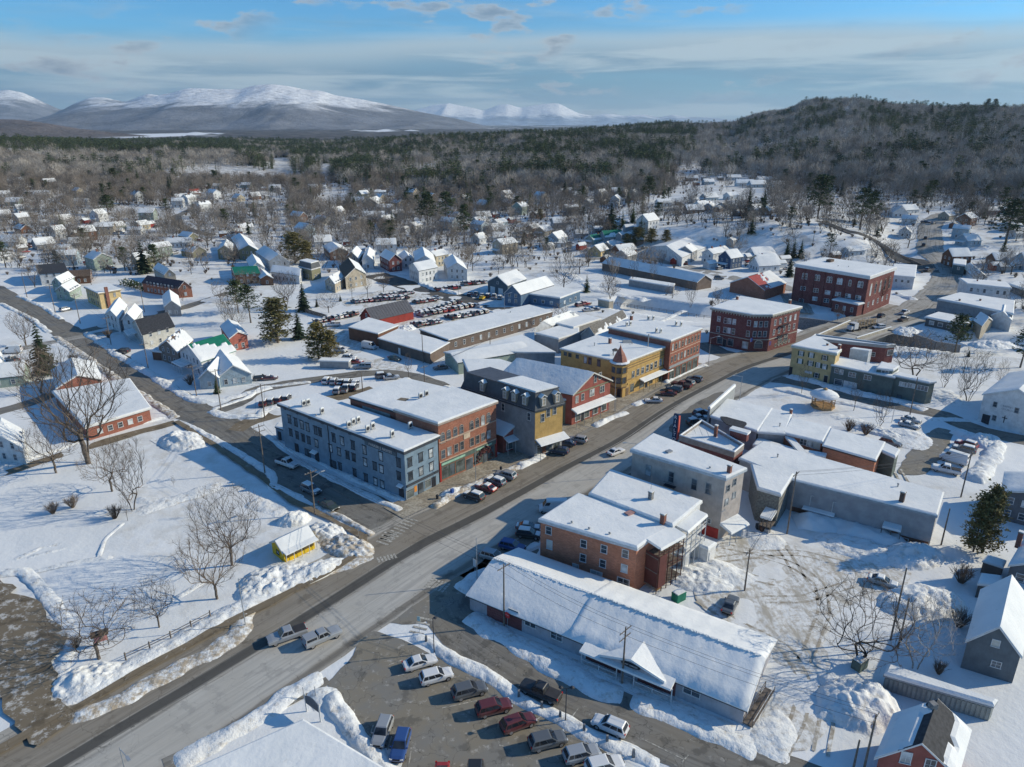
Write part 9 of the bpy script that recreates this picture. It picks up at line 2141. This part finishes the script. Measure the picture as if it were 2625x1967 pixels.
# ================================================================== TREES
def tr(kind,c,x,y,ty,label,tx=None,w=1.0,**k):
 b = hit(c,x,y) if c[0] == 'A' else at(c,x,y); b.z -= .0; H = hpx(b,c,tx or x,ty); return tree(kind,b,H,label,w=w,**k)
for a in [('old','C1',720,590,-330,'huge old tree with forked trunks beside the library drive',None,1.15),('maple2','C1',455,670,250,'leaning bare tree left of the huge old tree',None,1.2),('vase','C1',1075,975,400,'upright bare tree in the park below the huge old tree'),('round','C1',910,820,430,'tangled bare tree behind the upright park tree'),('poplar','C1',1035,1060,820,'slim leaning sapling at the start of the ski track',None,.8),
 ('maple','C1',1880,1420,790,'tall rounded bare tree left of the yellow shed'),('vase2','C1',1760,1690,1130,'spreading bare tree in front of the tall rounded one',None,1.2),('vase2','D1',1290,525,140,'small bare tree between footpath and long tree shadow'),('round','D1',805,780,300,'broad bare tree by the notice board',None,1.25),('poplar','C1',1410,780,690,'thin stake like sapling in the middle of the park'),('poplar','C1',1560,1030,910,'second thin sapling in the park'),
 ('gnarl','D4',880,800,200,'gnarled spreading tree above the green bin',None,1.1),('birch','D4',1330,860,330,'pale birch with hanging branches beside the long shed',None,1.2),('birch','D4',1500,600,250,'thin pale tree behind the birch, right'),('old','B1',210,905,620,'spreading bare tree at the left edge'),('spruce','B1',370,1130,690,'tall dark spruce by the library corner'),('old','B1',330,1290,900,'bare tree behind the spruce, left'),
 ('cedar','C4',1800,1310,840,'left cedar of the pair at the right edge',None,.62),('cedar','C4',1870,1320,780,'right taller cedar of the pair at the right edge',None,.6),('vase','C4',1035,300,20,'thin upright tree in the gazebo park'),('poplar','C4',830,170,-130,'small bare tree right of the gazebo'),('poplar','B4',410,1300,1040,'slim street tree before the yellow house'),('gnarl','B4',1320,1160,780,'many stemmed bare tree behind the grey annex',None,1.1),('vase','B4',1560,1240,960,'leaning saplings clump beyond the annex'),('vase','B4',1760,1350,930,'tall vase shaped tree left of the church',None,1.1),('vase','B4',1700,1320,1130,'bushy bare tree beside the vase shaped one'),('poplar','B4',2000,1270,1000,'bare tree above the church roof'),('pine','B4',1650,960,660,'scotch pine in the river meadow, right'),('pine2','B4',2180,1080,760,'dark pine at the right edge above the church'),('spruce','B4',1760,995,930,'small spruce in the river meadow',None,1.0),
 ('cedar','B2',560,1010,720,'big golden green cedar behind the parking pin place',None,1.1),('cedar','B2',660,1020,780,'second cedar leaning to the lane',None,1.0),('cedar','B2',230,880,520,'wide golden conifer left of the cedars',None,1.2),('spruce','B2',400,850,600,'dark spruce between the conifers'),('spruce','B2',440,620,370,'snow flecked spruce left of the board fence'),('old','B2',300,600,300,'dense bare tree beside the snow flecked spruce'),('pine2','B2',10,720,420,'thin dark pine left of the golden conifer'),('spruce','B2',735,545,485,'tiny cone shaped spruce in the snowy yard',None,1.0),('spruce','B2',545,590,520,'tiny spruce left of the yard shrubs',None,1.0),('round','B2',640,640,470,'low spreading fruit tree in the snowy yard',None,1.2),('poplar','B2',830,520,340,'bare tree before the stone house'),('poplar','B2',955,520,260,'tall slim tree beside the stone house'),('vase2','B2',1085,475,300,'bare tree right of the stone house'),('poplar','B2',1290,1170,960,'sapling before the board shed'),
 ('spruce','B1',1170,320,30,'big spruce at the top of the snow field'),('pine2','B1',1270,320,90,'dark pine beside the big spruce'),('vase','B1',975,245,50,'bare tree left of the spruce pair'),('maple','B1',800,180,-90,'large bare tree upper left of the spruce pair'),('maple2','B1',740,415,260,'bare tree before the cream house'),('spruce2','B1',1760,1290,1150,'small dark spruce before the cottage wall',None,1.0),('pine','B1',1930,640,380,'dark tree with snow right of the yellow arrow place'),('vase','B1',1830,720,500,'bare tree right of the black roofed house'),
 ('pine','A2',1440,1190,930,'left giant pine of the central pair'),('pine2','A2',1590,1210,930,'right giant pine of the central pair'),('pine2','A2',1740,1360,1030,'slim tall pine before the light blue houses',None,.7),('pine','A1',740,850,750,'dark round pine on the upper left slope'),('pine','A1',930,860,730,'second round pine on the upper left slope'),('spruce2','A1',1125,880,720,'pointed spruce right of the round pines'),('pine','A1',880,1110,950,'dark pine clump behind the steep gabled house',None,1.4),('spruce','A1',1380,960,780,'tall spruce above the curving road'),('cedar','A2',370,1500,1250,'olive conifer left of the mansard house',None,1.3),('cedar','A2',470,1510,1320,'second olive conifer left of the mansard house'),
 ('spruce','A3',900,1240,980,'big spruce below the plateau houses',None,1.2),('cedar','A3',330,1150,1060,'round dark evergreen by the frozen river',None,1.2),('cedar','A3',1110,1350,1210,'left part of the evergreen hedge',None,1.5),('cedar','A3',1230,1340,1220,'middle of the evergreen hedge',None,1.5),('cedar','A3',1350,1330,1230,'right end of the evergreen hedge',None,1.4),('cedar','A3',1030,1370,1260,'lowest left clump of the evergreen hedge',None,1.3),('maple','A3',650,1590,1370,'dense brown bare tree by the river lots',None,1.3),('pine','A3',1210,1000,800,'tall pine right of the plateau houses'),('spruce','A3',530,960,820,'dark conifer left of the plateau houses',None,1.3),('spruce','A3',2010,1130,880,'tall conifer on the ravine rim'),('spruce','A3',2140,1060,900,'second conifer on the ravine rim'),
 ('pine','A4',540,1130,790,'large pine left of the ravine road'),('pine2','A4',880,1230,900,'dense pine before the columned house'),('pine','A4',960,1180,920,'taller pine beside the dense one'),('spruce','A4',730,960,820,'pointed spruce behind the large pine'),('spruce','A4',310,1610,1430,'spruce beside the brick hall roof'),('spruce2','A4',290,1450,1290,'left dark spruce of the bank row'),('spruce2','A4',340,1460,1280,'second dark spruce of the bank row'),('spruce2','A4',400,1460,1290,'last dark spruce of the bank row'),('pine','A4',2060,1350,990,'big pine at the right edge hill',None,1.2),('maple2','A4',1110,1120,920,'snow flecked bare tree left of the columned house'),('maple','A4',1270,1380,1130,'reddish bare tree left of the hill road'),('gnarl','A4',1890,1560,1430,'spreading bare tree at the right edge'),('spruce','A4',1455,325,185,'lone spruce on the hill skyline',None,.9),('pine','A4',1900,300,170,'left pine of the skyline pair',None,.8),('pine','A4',1960,300,172,'right pine of the skyline pair',None,.8),
 ('maple2','B3',520,470,170,'bare tree above the blue office'),('gnarl','B3',900,520,350,'many branched tree beside the tan kiosk'),('poplar','B3',1240,400,190,'tall dark trunks over the long low store'),('poplar','B3',1080,420,160,'second tall trunk over the long low store'),('vase','B3',1545,590,380,'bare tree on the river bank bend'),('maple','B3',90,240,0,'bare tree with white limbs above the blue garage'),('gnarl','B3',1400,520,400,'fallen looking white tree on the river bank'),('old','B4',1020,590,310,'big bare tree against the brick hall side',None,.8),('vase2','B4',700,700,590,'small snowy tree before the hall')]:
 tr(*a[:6],tx=a[6] if len(a) > 6 else None,w=a[7] if len(a) > 7 else 1.0)
for c,x,y,h,lb in (('C1',430,1000,2.4,'dark shrub left in the park'),('C1',590,950,2.6,'shrub right of the dark park shrub'),('C1',930,1040,2.8,'brown shrub at the foot of the upright tree'),('B1',600,1040,3,'round shrub by the library roof'),('B1',1540,1220,3,'bare shrub before the saltbox house'),('B1',880,840,3,'hedge shrub at the side street corner'),('C4',790,330,3,'low thicket behind the strip roofs'),('C4',930,360,3,'second low thicket behind the strip roofs'),('D4',1520,900,2,'scrub by the grey barn'),('D4',1680,520,3,'brown thicket left of the grey barn'),('C4',1700,1560,3.4,'tall brown thicket below the cedars'),('D1',620,690,1.8,'low shrub beside the bare ground')):
 p = at(c,x,y); R_ = link('shrub',SHRUB[0],None,tuple(p),random.random() * 6,lb,'shrub'); R_.scale = (h / 2,) * 3
HD = empty('snowy_hedge',tuple(at('B1',1100,420)),'clipped dark hedge flecked with snow in the white field','hedge'); hm,hs_ = MB(),MB(); rr_ = random.Random(9); a,b = at('B1',1010,410),at('B1',1200,465)
for k in range(900):
 t = rr_.random(); p = a.lerp(b,t) + Vector((rr_.uniform(-2,2),rr_.uniform(-2,2),rr_.uniform(0,2.6))); s = .3
 (hm if rr_.random() < .85 or p.z < 1.6 else hs_).tri(p,p + Vector((rr_.uniform(-s,s),rr_.uniform(-s,s),rr_.uniform(-s,s))) * 2,p + Vector((rr_.uniform(-s,s),rr_.uniform(-s,s),s)) * 2)
hm.build('foliage',NEEDLE,HD); hs_.build('snow',SNOW_ROOF,HD)
# trees among the far houses and along the river banks
LAND = [(o.location.x,o.location.y,o['label']) for o in COL.objects if o.get('category') in ('building','house','church') and len(o['label'].split()) < 12 and 'bare' not in o['label']]
def town_trees():
 rs = np.random.RandomState(5); N = 34000
 Y = np.sqrt(rs.uniform(235 ** 2,900 ** 2,N)); U = rs.uniform(-.80,.80,N); X = U * (Y * .95 + 24); Z_ = terrain(X,Y); PX,PY = project(X,Y,Z_)
 low = np.interp(PX,fx,fy)
 D = np.clip(fbm(X / 38 + 7,Y / 38,3) * 2.8 - .85,.06,1) * .8
 inb = lambda x0,x1,y0,y1: (PX > x0) & (PX < x1) & (PY > y0) & (PY < y1)
 D = np.where(PY < low + 45,np.maximum(D,.85),D)
 D = np.where(PY > 600,D * .5,D); D = np.where(inb(0,1000,590,705),np.maximum(D,.42),D); D = np.where(inb(740,1450,480,640),np.maximum(D,.75),D); D = np.where(inb(0,300,560,680),np.maximum(D,.35),D)
 D = np.where(inb(150,460,430,530),np.maximum(D,.95),D); D = np.where(inb(1300,1750,590,720),np.maximum(D,.22),D)
 D = np.where(inb(1450,2330,545,660) & (Y < 470),.55,D); D = np.where(inb(1750,2330,500,560),.4,D)
 D = np.where(inb(1500,2050,640,780) & (pl_dist(X,Y,river) > 13) & (pl_dist(X,Y,river) < 20),.3,D); D = np.where(inb(2300,2625,820,1010),.18,D)
 D = np.where(PY > 705,D * np.where(PX > 2250,1,.25),D); D = np.where(inb(700,1290,720,900),0,D)
 D = np.where(inb(820,900,470,530) | inb(2300,2600,580,690) | inb(2270,2330,560,640) | inb(1730,1960,420,530),D * .15,D)
 for hx,hy,r in HOUSES + [(B_[0],B_[1],B_[2]) for B_ in BIGS]: D = np.where((X - hx) ** 2 + (Y - hy) ** 2 < (r + 1.5) ** 2,0,D)
 for P,w in ROADX: D = np.where(pl_dist(X,Y,P) < w,0,D)
 D = np.where(pl_dist(X,Y,river) < 12,0,D)
 for cx_,cy_ in CARS: D = np.where((X - cx_) ** 2 + (Y - cy_) ** 2 < 9,0,D)
 kb = (rs.rand(N) < D * .5 + .01 * (PY < 700)) & (D > 0); B_ = np.stack([X,Y,Z_ - .1],-1)[kb]; scatter('undergrowth',SHRUB,B_,rs.uniform(.4,1.1,len(B_)),rs.uniform(0,6,len(B_)),'brown leafless brush between the houses and along the banks')
 k = rs.rand(N) < D * .42; X,Y,Z_,PX,PY = [q[k] for q in (X,Y,Z_,PX,PY)]
 con = rs.rand(len(X)) < np.where(PX < 1000,.035,.07); o = np.argsort(Y); X,Y,Z_,con,PX,PY = [q[o] for q in (X,Y,Z_,con,PX,PY)]
 sc = rs.uniform(.55,1.1,len(X)); ro = rs.uniform(0,6.28,len(X)); nb = nc_ = 0; rest = []; restc = []
 for i in range(len(X)):
  if (con[i] and nc_ >= 150) or (not con[i] and nb >= 290): (rest if not con[i] else restc).append(i); continue
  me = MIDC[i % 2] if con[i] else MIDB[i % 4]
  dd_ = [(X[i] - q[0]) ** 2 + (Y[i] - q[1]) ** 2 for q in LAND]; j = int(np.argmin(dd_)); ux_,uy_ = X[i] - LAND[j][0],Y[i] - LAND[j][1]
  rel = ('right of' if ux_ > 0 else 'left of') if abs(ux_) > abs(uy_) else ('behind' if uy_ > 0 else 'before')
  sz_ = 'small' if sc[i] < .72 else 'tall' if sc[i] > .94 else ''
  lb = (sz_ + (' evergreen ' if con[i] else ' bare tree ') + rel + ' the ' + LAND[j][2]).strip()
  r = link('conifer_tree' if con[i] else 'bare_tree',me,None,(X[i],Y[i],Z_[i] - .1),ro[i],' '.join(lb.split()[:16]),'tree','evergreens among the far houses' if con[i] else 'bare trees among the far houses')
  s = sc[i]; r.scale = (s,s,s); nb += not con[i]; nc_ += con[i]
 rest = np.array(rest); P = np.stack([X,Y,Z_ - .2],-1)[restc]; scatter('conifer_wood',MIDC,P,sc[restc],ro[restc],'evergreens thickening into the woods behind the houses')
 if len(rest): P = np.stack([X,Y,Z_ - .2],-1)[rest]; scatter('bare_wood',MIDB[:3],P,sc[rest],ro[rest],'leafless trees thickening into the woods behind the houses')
 print('town trees',len(X),con.sum(),len(rest))
town_trees()


print('objects',len(bpy.data.objects),'meshes',len(bpy.data.meshes))
